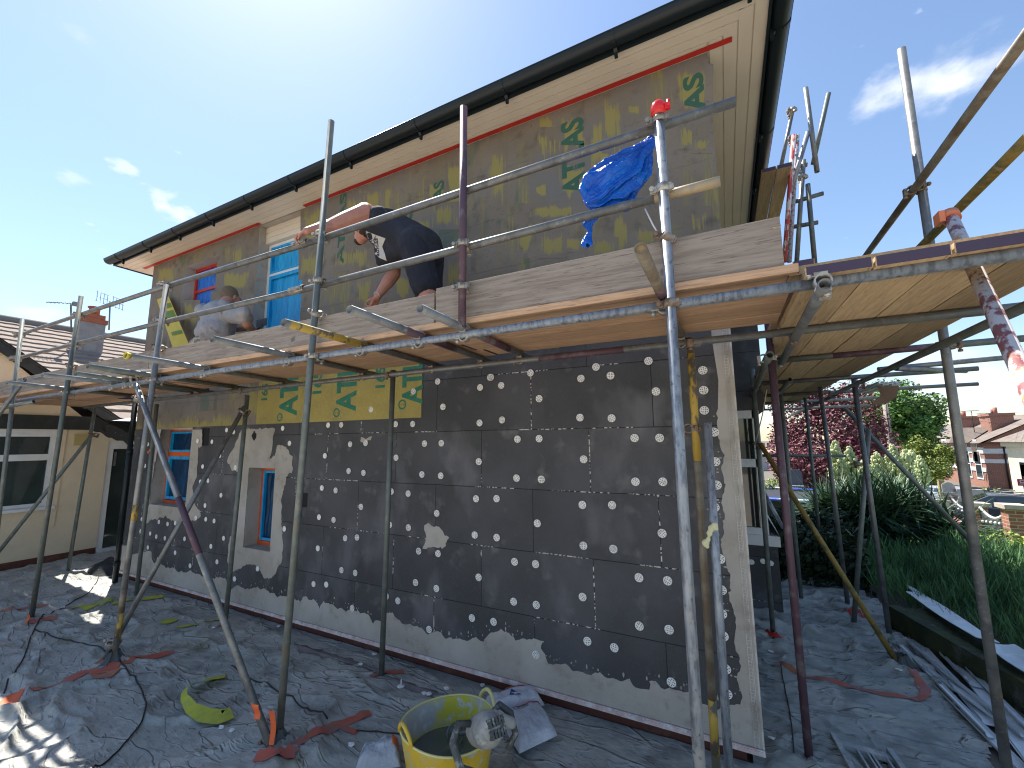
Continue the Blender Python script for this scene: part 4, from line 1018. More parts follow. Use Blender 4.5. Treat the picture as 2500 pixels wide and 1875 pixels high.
# rope at the right corner
mb = MB(); mb.path([on(1872, 950, 'y', 4.6), on(1862, 1010, 'y', 4.7), on(1850, 1060, 'y', 4.9), on(1843, 1085, 'y', 5.2)], .005, 6)
single('rope', mb, mat('off white rope', (.5,.45,.38), .8), 'thin pale rope hanging from the scaffold beside the bay window', 'rope')
mb = MB(); c = on(1738, 1300, 'y', YI-.10)
for k, (dx, dz, r) in enumerate(((.0,.03,.022),(.02,.05,.02),(-.012,.0,.02),(-.02,-.035,.016),(-.038,-.06,.024),(-.03,-.08,.014),(.028,.03,.014))): mb.ball((c.x+dx, c.y-.027, c.z+dz), r, (1, .6, 1), 8, 6)
single('foam_blob', remesh(mb, .006, 3), mat('pale yellow foam', (.62,.60,.36), .8, 0, (), (60, .006)), 'pale yellow blob of expanding foam stuck on the blue tinted tube', 'foam')
# ================================================================ PEOPLE
skin = mat('sunburnt skin', (.50,.24,.17), .5, 0, [((.42,.17,.12), 7, .45, .7)], (200, .0008), 'pos')
skin2 = mat('tanned skin', (.42,.22,.15), .5, 0, [((.36,.16,.11), 8, .45, .7)], None, 'pos')
tee_blk = mat('black cotton', (.017,.019,.028), .85, 0, [((.028,.031,.044), 7, .5, .66), ((.45,.45,.45), 55, .77, .79)], (14, .012), 'pos')
shorts_m = mat('navy shorts', (.013,.015,.026), .85, 0, [((.022,.025,.04), 6, .5, .66), ((.5,.5,.5), 34, .745, .76)], (12, .012), 'pos')
tee_grey = mat('grey cotton', (.34,.335,.35), .9, 0, [((.42,.415,.43), 5, .5, .66), ((.17,.17,.2), 9, .6, .7)], (9, .02), 'pos')
camo = mat('beige camouflage', (.44,.35,.26), .9, 0, [((.25,.19,.14), 16, .50, .52), ((.60,.53,.43), 13, .56, .58), ((.14,.11,.08), 22, .64, .65)], (14, .008), 'pos')
hair_d = mat('dark cropped hair', (.035,.022,.015), .8, 0, [((.07,.045,.03), 60, .5, .7)], (140, .004), 'pos')
def hand(mb, wrist, d, n_, curl=.5, size=1.0, thumb=1, side=None):
    """wrist point, direction d of the palm, n_ palm normal (fingers curl towards n_)"""
    d = V(d).normalized(); n_ = V(n_); n_ = (n_-d*n_.dot(d)).normalized(); s = d.cross(n_)
    W = V(wrist); pl = .088*size
    for k in range(4):
        off = (k-1.5)*.021*size
        mb.capsule(W+s*off*.6+d*.008, W+s*off+d*pl, .0155*size, .0115*size, 8)
        L = (.078, .088, .083, .066)[k]*size*.5
        p = W+s*off+d*pl; a = 0
        for j, f in enumerate((1, .62, .45)):
            a += curl*(1.0, 1.15, .7)[j]; dd = d*math.cos(a)+n_*math.sin(a); q = p+dd*L*f
            mb.capsule(p, q, (.0100-.0010*j)*size, (.0092-.0010*j)*size, 8); p = q
    t0 = W+d*.022*size-s*thumb*.024*size; t1 = t0+(d*.6-s*thumb*.55+n_*.35).normalized()*.042*size; t2 = t1+(d*.75+n_*.6-s*thumb*.05).normalized()*.032*size
    mb.capsule(t0, t1, .0135*size, .0115*size, 8); mb.capsule(t1, t2, .0112*size, .0088*size, 8)
def mix3(p, q, t): return V(p).lerp(V(q), t)

# ---- worker A, bent over, back of his knees to the toe board -----------------------------------------
HY = 2.70
hipC = on(1030, 606, 'y', HY)
sh_near = on(893, 522, 'y', 2.50); sh_far = V((sh_near.x-.02, 2.88, sh_near.z-.02))
chest = (sh_near+sh_far)/2 + V((.10, 0, -.08))
body = MB()
# legs
kn = on(1046, 700, 'y', HY-.09); kn.z = 3.22; kf = V((kn.x-.17, HY+.12, 3.22)); an = V((kn.x+.12, HY-.07, 2.90)); af = V((kn.x-.02, HY+.14, 2.90))
for kk, aa, dy in ((kn, an, -.09), (kf, af, .10)):
    hp = hipC+V((0, dy, -.04))
    body.capsule(hp, kk, .105, .076); body.capsule(kk, mix3(kk, aa, .4), .070, .068); body.capsule(mix3(kk, aa, .4), aa, .068, .042)
    body.capsule(aa, aa+V((-.16, 0, -.055)), .038, .030); body.ball(aa+V((.03, 0, -.045)), .038)
body.ball(hipC, .15, (1, 1.15, 1)); body.capsule(hipC, chest, .145, .155); body.ball(chest, .15, (1.1, 1.25, 1))
body.capsule(sh_near+V((.05, .05, -.02)), sh_far+V((.05, -.04, -.02)), .085, .085)
# near arm: raised forward, elbow then hand on the top rail
elb = on(806, 556, 'y', 2.26); rail = V((-2.93, YO+.0485, 3.665)); wr = rail+V((.045, -.03, .070))
body.ball(sh_near, .095); body.capsule(sh_near, mix3(sh_near, elb, .6), .092, .080); body.capsule(mix3(sh_near, elb, .6), elb, .080, .066); body.capsule(elb, mix3(elb, wr, .35), .066, .060); body.capsule(mix3(elb, wr, .35), wr, .058, .032)
hand(body, wr, (-.50, -.10, -.18), (.12, .45, -1), .70, .95, -1)
# far arm hanging down to the work
sh2 = sh_far+V((.08, -.10, -.06)); elb2 = on(962, 668, 'y', 2.74); wr2 = on(921, 724, 'y', 2.62)
body.capsule(sh2, elb2, .075, .058); body.capsule(elb2, mix3(elb2, wr2, .4), .060, .056); body.capsule(mix3(elb2, wr2, .4), wr2, .054, .032)
hand(body, wr2, (-.45, 0, -.9), (-.9, .0, .35), .9, 1.0, 1)
# neck and head, hanging down between the arms
hd = on(889, 563, 'y', 2.70); nk = mix3(chest, hd, .45)
body.capsule(mix3(chest, hd, .25), hd+V((.02, 0, .03)), .068, .060)
hdir = (hd-chest).normalized(); face_n = V((-.35, -.0, -.94)); 
body.ball(hd, .092, (1.0, .82, 1.16)); body.ball(hd+V((-.035, 0, -.055)), .072, (.95, .85, 1.0))
fc = hd+V((-.055, 0, -.055))
body.ball(hd+V((-.092, 0, -.035)), .016, (1.5, .8, 1)); body.ball(hd+V((-.075, 0, -.098)), .030, (1, 1.1, .8))
for s in (-1, 1): body.ball(hd+V((.012, s*.076, -.01)), .024, (.8, .4, 1.2)); body.ball(hd+V((-.083, s*.030, -.004)), .013)
wA = thing('person', 'worker in black sleeveless top and navy shorts bending with a hand on the rail', 'person', (-2.05, HY, 2.80))
part(wA, 'body', remesh(body, .0055, 4), skin)
sh = MB()
hs = mix3(hipC, chest, .06); sh.capsule(hs, chest, .178, .186, 20); sh.ball(chest, .186, (1.12, 1.15, .98), 20, 14); sh.ball(hs, .182, (1.1, 1.12, .95), 20, 14)
sh.capsule(sh_near+V((.10, .06, -.03)), sh_far+V((.09, -.05, -.02)), .100, .100)
# loose front of the top hanging down
lo = on(930, 640, 'y', HY-.08); sh.capsule(chest+V((.02, -.03, -.06)), lo, .150, .045); sh.capsule(lo, mix3(hipC, chest, .3)+V((0, -.02, -.06)), .045, .13)
top = remesh(sh, .009, 6)
for v in top.v: v += V((0, 0, 1))*0.010*n1(v, 14)+V((0, 1, 0))*.008*n1(v+V((5, 5, 5)), 11)
tp = part(wA, 'top', top, tee_blk)
st = MB()
for kk, dy in ((kn, -.09), (kf, .10)):
    hp = hipC+V((0, dy, -.03)); st.capsule(hp, mix3(hp, kk, .78), .135, .118, 16)
st.ball(hipC+V((.03,0,-.06)), .150, (1, 1.15, 1), 16, 12)
stm = remesh(st, .008, 4); hem = 3.325
for v in stm.v:
    v += V((.006*n1(v, 16), .006*n1(v+V((3, 3, 3)), 16), 0))
part(wA, 'shorts', stm, shorts_m)
hb = MB(); hb.ball(hd+V((.012, 0, .014)), .096, (1.0, .84, 1.16), 20, 14); hb.ball(hd+V((-.066, 0, -.092)), .042, (1, 1.15, .85)); part(wA, 'hair', remesh(hb, .006, 2), hair_d)
for s in (-1, 1):
    eb = MB(); eb.ball(hd+V((-.094, s*.030, -.005)), .007); part(wA, 'eye', eb, hole_m)
bt = MB()
for aa in (an, af): bt.capsule(aa+V((.03, 0, -.045)), aa+V((-.19, 0, -.055)), .052, .044); bt.capsule(aa, aa+V((0, 0, .09)), .05, .052)
part(wA, 'boot', remesh(bt, .008, 3), mat('tan work boot', (.16,.10,.055), .8))
wb = MB()
dv = (wr2-elb2).normalized(); a1 = dv.orthogonal().normalized(); b1 = dv.cross(a1); c = wr2-dv*.012
wb.path([c+.036*(math.cos(t)*a1+math.sin(t)*b1)+dv*.008*math.sin(t*2) for t in [2*PI*k/24 for k in range(25)]], .0045, 6); part(wA, 'bracelet', wb, mat('silver bracelet', (.6,.6,.6), .3, .9))
# chest emblem: white panel, slanted bars and a word, laid onto the shirt
bvh = BVHTree.FromPolygons([tuple(v) for v in top.v], top.f)
def onto(px, py, lift):
    d = ray(px, py); h = bvh.ray_cast(CAM, d.normalized())
    if h[0] is None: return None
    return h[0]-d.normalized()*lift
def project_poly(pts, lift, sub=10):
    """fill polygon given in photo pixels and lay it on the shirt"""
    vs, fs = fill2d([pts]); import bmesh
    bm = bmesh.new(); bv = [bm.verts.new(v) for v in vs]
    for f in fs:
        try: bm.faces.new([bv[i] for i in f])
        except ValueError: pass
    for _ in range(3): bmesh.ops.subdivide_edges(bm, edges=[e for e in bm.edges if e.calc_length() > 3], cuts=1, use_grid_fill=False)
    bmesh.ops.triangulate(bm, faces=bm.faces)
    out = MB(); idx = {}
    for v in bm.verts:
        p = onto(v.co.x, v.co.y, lift); idx[v] = None if p is None else len(out.v)
        if p is not None: out.v.append(p)
    for f in bm.faces:
        ii = [idx[v] for v in f.verts]
        if None not in ii: out.f.append(ii)
    bm.free(); return out
panel = [(893, 564), (916, 573), (941, 582), (933, 602), (939, 618), (944, 637), (927, 630), (913, 618), (903, 598)]
part(tp, 'chest_panel', project_poly(panel, .003), mat('white print', (.55,.53,.50), .8))
out = MB()
vs, fs = text_tris('adidas', 1, .02); Lx = max(v.x for v in vs)
o0 = V((917, 628)); o1 = V((917.5, 582)); dirv = (V((916.5, 579, 0))-V((921, 627, 0))); upv = V((-1, .05, 0)).normalized()
ob = V((926, 626, 0))
pts = [ob+dirv*(v.x/Lx*.93)+upv*(v.y*13.5) for v in vs]
oo = MB(); ok = []
for p in pts: q = onto(p.x, p.y, .006); ok.append(q)
for f in fs:
    if all(ok[i] is not None for i in f): oo.add([ok[i] for i in f], [list(range(len(f)))])
part(tp, 'chest_word', oo, tee_blk)
oo = MB()
for k, (x, h_) in enumerate(((905, 9), (908.5, 14), (912.5, 19))):
    q = [onto(*p, .0065) for p in ((x-1.5, 600-k*6), (x+2.2, 597-k*6), (x+2.2+h_*.18, 597-k*6-h_*.62), (x-1.2+h_*.18, 600-k*6-h_*.5))]
    if all(q): oo.add(q, [(0, 1, 2, 3)])
part(tp, 'chest_bars', oo, tee_blk)

# ---- worker B, crouching with his back to us ---------------------------------------------------------
BYY = 2.62
hip = on(520, 815, 'y', BYY); hip.z = 3.10
neck = on(548, 742, 'y', 2.68); head = on(562, 724, 'y', 2.76)
shL = on(497, 758, 'y', 2.62); shR = on(594, 765, 'y', 2.66); ch = on(538, 772, 'y', 2.70)
body = MB(); body.capsule(hip+V((0, .02, .02)), ch, .15, .16); body.capsule(shL+V((.05, .05, -.02)), shR+V((-.05, .05, -.03)), .085, .085); body.capsule(ch, neck, .12, .060); body.capsule(neck, head, .062, .060)
body.ball(head, .094, (.84, 1.0, 1.18)); body.ball(head+V((.02, .055, -.03)), .060, (.9, 1, 1.1)); body.ball(head+V((.03, .115, -.02)), .015)
for s in (-1, 1): body.ball(head+V((s*.080, .012, -.015)), .026, (.4, .8, 1.15))
eR = on(600, 800, 'y', 2.70)+V((.02, 0, .0)); wR = on(614, 812, 'y', 2.92)+V((.05, 0, .02)); eR = on(603, 792, 'y', 2.72)
body.capsule(shR, eR, .062, .050); body.capsule(eR, mix3(eR, wR, .4), .050, .046); body.capsule(mix3(eR, wR, .4), wR, .044, .028); hand(body, wR, (.5, .6, -.25), (.2, -.1, -1), .75, 1, 1)
eL = shL+V((-.02, .22, -.18)); wL = eL+V((.22, .16, .02)); body.capsule(shL, eL, .062, .05); body.capsule(eL, wL, .05, .03); hand(body, wL, (.7, .5, 0), (0, .3, -1), .6, 1, -1)
for s, kx in ((-1, -.24), (1, .22)):
    k_ = hip+V((kx, .30, .12)); a_2 = hip+V((kx*.9, .10, -.24)); h_2 = hip+V((s*.10, .02, 0))
    body.capsule(h_2, k_, .10, .066); body.capsule(k_, a_2, .064, .040); body.capsule(a_2, a_2+V((0, .16, -.035)), .036, .030)
wB = thing('person', 'crouching worker in a grey T-shirt and beige camouflage trousers with his back to us', 'person', (hip.x, BYY, 2.80))
part(wB, 'body', remesh(body, .006, 4), skin2)
s2_ = MB(); s2_.capsule(mix3(hip, ch, .42)+V((.02, 0, 0)), ch, .168, .190, 20); s2_.capsule(shL+V((.04, .04, -.02)), shR+V((-.06, .04, -.02)), .102, .092, 16); s2_.capsule(ch, neck+V((0, 0, -.04)), .15, .085, 16)
s2_.capsule(shR, mix3(shR, eR, .42), .080, .070); s2_.capsule(shL, mix3(shL, eL, .6), .088, .08); s2_.ball(mix3(hip, ch, .55)+V((0, -.02, 0)), .185, (1.1, 1, 1.0), 20, 14)
t_ = remesh(s2_, .009, 6)
for v in t_.v: v += V((.010*n1(v, 12), .012*n1(v+V((5, 0, 5)), 9), 0)) + V((0, -.006, 0))*math.sin(v.x*60+v.z*25)*max(0, min(1, (3.55-v.z)*4))
part(wB, 't_shirt', t_, tee_grey)
tr = MB()
for s, kx in ((-1, -.24), (1, .22)):
    k_ = hip+V((kx, .30, .12)); a_2 = hip+V((kx*.9, .10, -.24)); h_2 = hip+V((s*.10, .02, 0)); tr.capsule(h_2, k_, .125, .088); tr.capsule(k_, a_2, .085, .065)
tr.ball(hip+V((-.04, -.02, .02)), .188, (1.12, 1, .95), 18, 12); part(wB, 'trousers', remesh(tr, .009, 5), camo)
hb = MB(); hb.ball(head+V((0, -.012, .016)), .099, (.86, 1.0, 1.14), 20, 14)
hm = remesh(hb, .006, 1); part(wB, 'hair', hm, mat('light brown cropped hair', (.16,.11,.07), .8, 0, [((.24,.18,.12), 60, .5, .7)], (140, .004), 'pos'))
bt = MB()
for kx in (-.24, .22): a_2 = hip+V((kx*.9, .10, -.24)); bt.capsule(a_2+V((0, -.03, -.02)), a_2+V((0, .19, -.03)), .046, .042)
part(wB, 'boot', remesh(bt, .008, 3), mat('brown boot', (.12,.08,.05), .8))
tool = MB(); c = wR+V((.02, .05, .06)); tool.tube(c+V((-.06, 0, -.03)), c+V((.06, 0, .0)), .016, n=10); tool.obox(c+V((.0, .02, .05)), (.10, 0, 0), (0, .004, 0), (0, 0, .045))
single('trowel', tool, mat('grey trowel', (.12,.13,.12), .5, .5), 'grey plastering trowel in the crouching worker\'s right hand', 'trowel')
# ================================================================ GROUND
def hgt(x, y):
    h = -min(2.6, .1*max(0, y-8.0)+.035*max(0, x-3.0))
    return h
earth = mat('grey brown earth', (.13,.115,.09), .95, 0, [((.17,.15,.12), 2, .45, .65), ((.09,.085,.06), 6, .5, .7)], (25, .01))
bounce_yard_m = mat('pale concrete yard', (.46,.41,.34), .95, 0, [((.38,.34,.28), 1.2, .42, .65), ((.52,.47,.40), 5, .5, .7)], (30, .004))
lawn_m = mat('lawn green', (.10,.20,.03), .95, 0, [((.14,.25,.04), .8, .4, .65), ((.07,.14,.02), 5, .5, .7)], (60, .02))
mb = MB()
xs_ = [-600, -120, -40, -20, -12] + [-10+k*1.0 for k in range(36)] + [30, 40, 55, 80, 140, 300, 700]
ys_ = [-500, -80, -20, -6] + [-4+k*1.0 for k in range(34)] + [32, 36, 42, 50, 65, 90, 150, 300, 900]
o = len(mb.v)
for y in ys_:
    for x in xs_: mb.v.append(V((x, y, hgt(x, y)-.02)))
nx = len(xs_)
for j in range(len(ys_)-1):
    for i in range(nx-1): a = j*nx+i; mb.f.append([a, a+1, a+nx+1, a+nx])
single('ground', mb, earth, None, None, None, 'structure', (0, 0, 0))
mb = MB()
mb.grid(lambda u, v: (1.2+7*u, 9.2+9.5*v, hgt(1.2+7*u, 9.2+9.5*v)+.012), 14, 18)
single('lawn', mb, lawn_m, None, None, None, 'structure')
mb = MB(); mb.grid(lambda u, v: (7.0+9*u, 14+90*v**1.4, hgt(7.0+9*u, 14+90*v**1.4)+.016), 12, 60)
single('road', mb, mat('asphalt', (.07,.07,.075), .9, 0, [((.10,.10,.10), 3, .45, .65)], (60, .004)), None, None, None, 'structure')
mb = MB(); mb.grid(lambda u, v: (16.0+3.2*u, 14+90*v**1.4, hgt(16.0+3.2*u, 14+90*v**1.4)+.10), 6, 60)
single('pavement', mb, mat('pavement', (.28,.26,.24), .9, 0, [((.22,.21,.2), 3, .45, .65)]), None, None, None, 'structure')
mb = MB(); mb.box(-16, 5.5, -16, 1.2, -.06, .0015); single('bounce_yard', mb, bounce_yard_m, None, None, None, 'structure')  # added pale ground out of view, bounces sunlight up onto soffit and deck
# dusty dark protection sheet laid over the ground
sheet_m = mat('dusty black membrane', (.31,.32,.29), .75, 0, [((.44,.43,.39), 1.3, .42, .62), ((.20,.205,.19), 3.2, .50, .66), ((.46,.45,.42), 6, .56, .72, (1,2.4,1)), ((.11,.115,.11), 11, .60, .70, (1,3.5,1)), ((.45,.45,.42), 70, .66, .72), ((.19,.18,.12), 1.7, .62, .72)], (11, .010, (1,2.2,1)))
_n = sheet_m.node_tree.nodes; _l = sheet_m.node_tree.links
_b = _n['Principled BSDF']; _b.inputs['Roughness'].default_value = .58
def crease(scale, st, width, dist, loc):
    g = _n.new('ShaderNodeNewGeometry'); mp = _n.new('ShaderNodeMapping'); mp.inputs['Scale'].default_value = st; mp.inputs['Location'].default_value = loc; mp.inputs['Rotation'].default_value = (0, 0, loc[0]); _l.new(g.outputs['Position'], mp.inputs['Vector'])
    z = _n.new('ShaderNodeTexNoise'); z.inputs['Scale'].default_value = scale; z.inputs['Detail'].default_value = 3; z.inputs['Distortion'].default_value = .4; _l.new(mp.outputs[0], z.inputs['Vector'])
    s_ = _n.new('ShaderNodeMath'); s_.operation = 'SUBTRACT'; s_.inputs[1].default_value = .5; _l.new(z.outputs['Fac'], s_.inputs[0])
    a_ = _n.new('ShaderNodeMath'); a_.operation = 'ABSOLUTE'; _l.new(s_.outputs[0], a_.inputs[0])
    r_ = _n.new('ShaderNodeMapRange'); r_.inputs['From Min'].default_value = 0; r_.inputs['From Max'].default_value = width; r_.inputs['To Min'].default_value = 1; r_.inputs['To Max'].default_value = 0; r_.interpolation_type = 'SMOOTHSTEP'; _l.new(a_.outputs[0], r_.inputs['Value'])
    bp_ = _n.new('ShaderNodeBump'); bp_.inputs['Distance'].default_value = dist; _l.new(r_.outputs[0], bp_.inputs['Height'])
    prev = _b.inputs['Normal'].links[0].from_socket; _l.new(prev, bp_.inputs['Normal']); _l.new(bp_.outputs[0], _b.inputs['Normal'])
crease(.8, (1, 3.0, 1), .016, .011, (.4, 1, 0)); crease(1.9, (1, 2.4, 1), .022, .005, (-.5, 3, 0))
poles_xy = [(-7.25,2.05),(-5.2,2.05),(-2.8,2.05),(-9.4,3.0),(-7.24,3.0),(-5.17,3.0),(-2.82,3.0),(-.18,2.05),(.33,3.45),(1.25,3.5),(.3,5.37),(.7,6.51),(1.34,5.75),(1.17,6.56),(-2.75,2.0),(1.25,5.1)]
def sheet_h(x, y):
    n = noise.noise
    # long shallow folds, sharper as ridges
    a = n(V((x*.9+.4*y, y*1.3-.2*x, .3))); h = .014*(a+.5)
    r1 = 1-abs(n(V((x*1.15+y*.5, y*2.0-x*.75, 3.1))))*2; h += .034*(max(0, r1-.70)/.30)**1.5
    r2 = 1-abs(n(V((x*2.8+y*1.9, y*3.6-x*2.1, 7.7))))*2; h += .012*(max(0, r2-.74)/.26)**1.5
    r3 = 1-abs(n(V((x*7.0-y*3.0, y*9.0+x*4.1, 1.7))))*2; h += .004*(max(0, r3-.6)/.4)**1.5
    h += .006*n(V((x*14, y*17, 2.2))) + .003*n(V((x*34, y*37, 2.9)))
    if x < -4.2 and y < 1.75:   # crumpled loose area at the left edge
        k = min(1, (-4.2-x)/.8)*min(1, (1.75-y)/.25)
        rr = 1-abs(n(V((x*1.4-y*1.2, y*4.6+x*1.9, 5.5))))*2; h += k*(.085*max(0, rr-.5)/.5+.02*n(V((x*5, y*6, 1))))
    if x > .1 and y > 4.2:
        rr = 1-abs(n(V((x*1.6+y*.3, y*4.8, 9.5))))*2; h += .05*max(0, rr-.5)/.5*min(1, (y-4.2)/1.2)
    for (px_, py_) in poles_xy:
        d = math.hypot(x-px_, y-py_)
        if d < .55:
            an_ = math.atan2(y-py_, x-px_); f = (1-d/.55)
            h += f*f*.035 + f*.018*max(0, math.sin(an_*5+px_*7)+.35*math.sin(an_*11+py_))
    if -8.6 < x < .1 and y < WY+.1: h *= .25+.75*min(1, max(0, (WY-.02-y)/.45))
    return max(h, 0)+.004
mb = MB(); st_ = .023
X0, X1, Y0, Y1 = -10.75, 1.62, .55, 8.1
nxg = int((X1-X0)/st_); nyg = int((Y1-Y0)/st_); keep = {}
def inside(x, y):
    if y > WY+.05 and x < XR-.08: return False if x > XL+.05 else y < 4.6
    if x < -3 and y > 4.6: return False
    lim = 1.52+.05*math.sin(y*5)+.05*n1((y*3, 0, 0)); 
    if y < 4.3: lim = 1.05+(y-3.0)*.36+.04*math.sin(y*9)
    return x < lim
ids = -np.ones((nyg+1, nxg+1), dtype=int)
for j in range(nyg+1):
    y = Y0+j*st_
    for i in range(nxg+1):
        x = X0+i*st_
        if inside(x, y): ids[j, i] = len(mb.v); mb.v.append(V((x, y, sheet_h(x, y))))
for j in range(nyg):
    for i in range(nxg):
        q = (ids[j, i], ids[j, i+1], ids[j+1, i+1], ids[j+1, i])
        if min(q) >= 0: mb.sm.add(len(mb.f)); mb.f.append([int(k) for k in q])
single('protection_sheet', mb, sheet_m, 'dusty dark grey membrane sheet wrinkled over the ground all along the house', 'ground sheet', None, None, (-4, 2, 0))
# ---- flat tape and offcuts lying on the sheet
def strip_on_sheet(pts, w_, m, lab, cat, name, group=None, lift=.004, px=True, rag=.5, seed=0):
    P_ = [on(x, y, 'z', .02) for x, y in pts] if px else [V(p) for p in pts]
    # resample
    Q = []
    for a, b in zip(P_[:-1], P_[1:]):
        k = max(1, int((b-a).length/.03))
        for j in range(k): Q.append(a.lerp(b, j/k))
    Q.append(P_[-1]); mb = MB(); rows = []
    for i, p in enumerate(Q):
        d = (Q[min(i+1, len(Q)-1)]-Q[max(i-1, 0)]); d.z = 0; d.normalize(); s = V((-d.y, d.x, 0))
        ww = w_*(1+rag*1.6*n1((p.x*6, p.y*6, seed))) if not callable(w_) else w_(i/(len(Q)-1))
        row = []
        for t in (-.5, 0, .5):
            q = p+s*ww*t*(1+rag*n1((p.x*23+t*9, p.y*23, seed+4))); q.z = sheet_h(q.x, q.y)+lift+.004*(1+n1((q.x*20, q.y*20, seed)))*.5; row.append(q)
        rows.append(row)
    o = 0
    for r_ in rows: mb.v += r_
    for i in range(len(rows)-1):
        for t in range(2): a = i*3+t; mb.f.append([a, a+1, a+4, a+3]); mb.sm.add(len(mb.f)-1)
    return single(name, mb, m, lab, cat, group)
gt = 'tape strips stuck on the ground sheet'
strip_on_sheet([(78,1698),(120,1680),(172,1662),(212,1640)], .10, tape_dusty, 'faded orange tape strip leading to the foot of the second standard from the left', 'tape', 'tape_strip', gt, seed=1)
strip_on_sheet([(245,1622),(290,1632),(330,1614),(365,1608),(425,1592)], .10, tape_dusty, 'red orange tape strip running right from the foot of the crossed braces', 'tape', 'tape_strip', gt, seed=2)
strip_on_sheet([(215,1640),(262,1650),(275,1622)], .10, tape_dusty, 'wide faded orange tape patch wrapped at the foot of the second standard from the left', 'tape', 'tape_strip', gt, seed=3)
strip_on_sheet([(690,1870),(735,1830),(780,1800),(830,1770),(870,1752),(905,1738)], .085, tape_dusty, 'long red tape strip running diagonally to the left of the yellow tub', 'tape', 'tape_strip', gt, seed=4)
strip_on_sheet([(822,1768),(850,1783),(872,1788)], .05, tape_dusty, 'short crosspiece of tape over the long diagonal red strip', 'tape', 'tape_strip', gt, seed=5)
strip_on_sheet([(620,1870),(660,1868),(700,1866),(720,1860)], .09, tape_dusty, 'orange tape piece at the bottom edge under the diagonal brace', 'tape', 'tape_strip', gt, seed=6)
strip_on_sheet([(905,1660),(922,1648),(958,1644),(985,1638)], .07, tape_dusty, 'orange tape around the foot of the slim standard in front of the long wall', 'tape', 'tape_strip', gt, seed=7)
strip_on_sheet([(0,1492),(40,1488),(80,1478),(115,1476)], .07, tape_dusty, 'faint red tape strip crossing the sheet at the far left', 'tape', 'tape_strip', gt, seed=8)
strip_on_sheet([(68,1528),(100,1520),(140,1512)], .09, tape_dusty, 'orange tape at the foot of the far left standard', 'tape', 'tape_strip', gt, seed=9)
strip_on_sheet([(1905,1622),(1965,1652),(2040,1668),(2130,1690),(2225,1708)], .045, tape_dusty, 'long thin red tape strip crossing the sheet on the right hand side', 'tape', 'tape_strip', gt, seed=10)
strip_on_sheet([(2225,1710),(2262,1702),(2248,1675),(2228,1650)], .075, tape_dusty, 'red tape hook shape at the foot of the mossy yellow brace', 'tape', 'tape_strip', gt, seed=11)
strip_on_sheet([(2070,1500),(2092,1500),(2116,1510)], .10, red_tape, 'scrunched bright red tape around the feet of the two far right standards', 'tape', 'tape_strip', gt, seed=12)
strip_on_sheet([(1868,1545),(1893,1562),(1905,1556)], .09, red_tape, 'red tape wrapped at the foot of the dark standard before the bay', 'tape', 'tape_strip', gt, seed=13)
strip_on_sheet([(0,1712),(30,1706),(55,1700)], .16, orange_tape, 'orange tape flap at the left edge in the sunlight', 'tape', 'tape_strip', gt, seed=14)
strip_on_sheet([(530,1534),(548,1530),(560,1526)], .06, tape_dusty, 'red tape scrap at the foot of the standard by the narrow window', 'tape', 'tape_strip', gt, seed=15)
ym_ = mat('yellow green mesh offcut', (.44,.44,.05), .8, 0, [((.36,.37,.06), 20, .45, .6)], (200, .001))
gm = 'yellow mesh offcuts on the ground'
# curled offcut standing partly on edge
Pc = [(550,1655),(520,1662),(490,1676),(462,1690),(448,1705),(447,1722),(466,1742),(500,1752),(540,1755),(566,1744)]
P_ = [on(x, y, 'z', .03) for x, y in Pc]; mb = MB(); rows = []
cc = [.015, .015, .025, .04, .05, .05, .03, .015, .012, .012]; wv = [.13, .14, .13, .10, .06, .06, .08, .115, .13, .13]
Q = []; 
for i in range(len(P_)-1):
    for j in range(6): t = j/6; Q.append((P_[i].lerp(P_[i+1], t), cc[i]*(1-t)+cc[i+1]*t, wv[i]*(1-t)+wv[i+1]*t))
Q.append((P_[-1], cc[-1], wv[-1]))
for i, (p, c_, w_) in enumerate(Q):
    d = Q[min(i+1, len(Q)-1)][0]-Q[max(i-1, 0)][0]; d.z = 0; d.normalize(); s = V((-d.y, d.x, 0)); el = min(1.2, c_*17)
    mb.v += [p-s*w_*.5*math.cos(el)+V((0, 0, c_-.01)), p+s*w_*.5*math.cos(el)+V((0, 0, c_+w_*math.sin(el)*.55))]
for i in range(len(Q)-1): mb.f.append([2*i, 2*i+1, 2*i+3, 2*i+2]); mb.sm.add(len(mb.f)-1)
single('mesh_offcut', mb, ym_, 'curled yellow green mesh offcut lying in a C shape on the open sheet', 'mesh offcut', gm)
for k, (pts, lab, w_) in enumerate((([(430,1535),(480,1530),(545,1510)], 'thin yellow mesh strip by the foot of the standard near the narrow window', .07), ([(180,1484),(225,1486)], 'short yellow mesh piece at the left, edge of the sun patch', .13),
        ([(232,1478),(262,1470),(275,1468)], 'yellow mesh scrap glowing in the small sun patch', .22), ([(275,1475),(330,1466),(400,1455)], 'long yellow mesh strip along the brown plinth on the left', .10), ([(400,1525),(418,1516),(422,1512)], 'crumpled yellow mesh scrap between two standards', .10), ([(1005,1640),(1020,1640)], 'tiny mesh scrap by the plinth', .03))[:5]):
    strip_on_sheet(pts, w_, ym_, lab, 'mesh offcut', 'mesh_offcut', gm, lift=.01, seed=20+k)
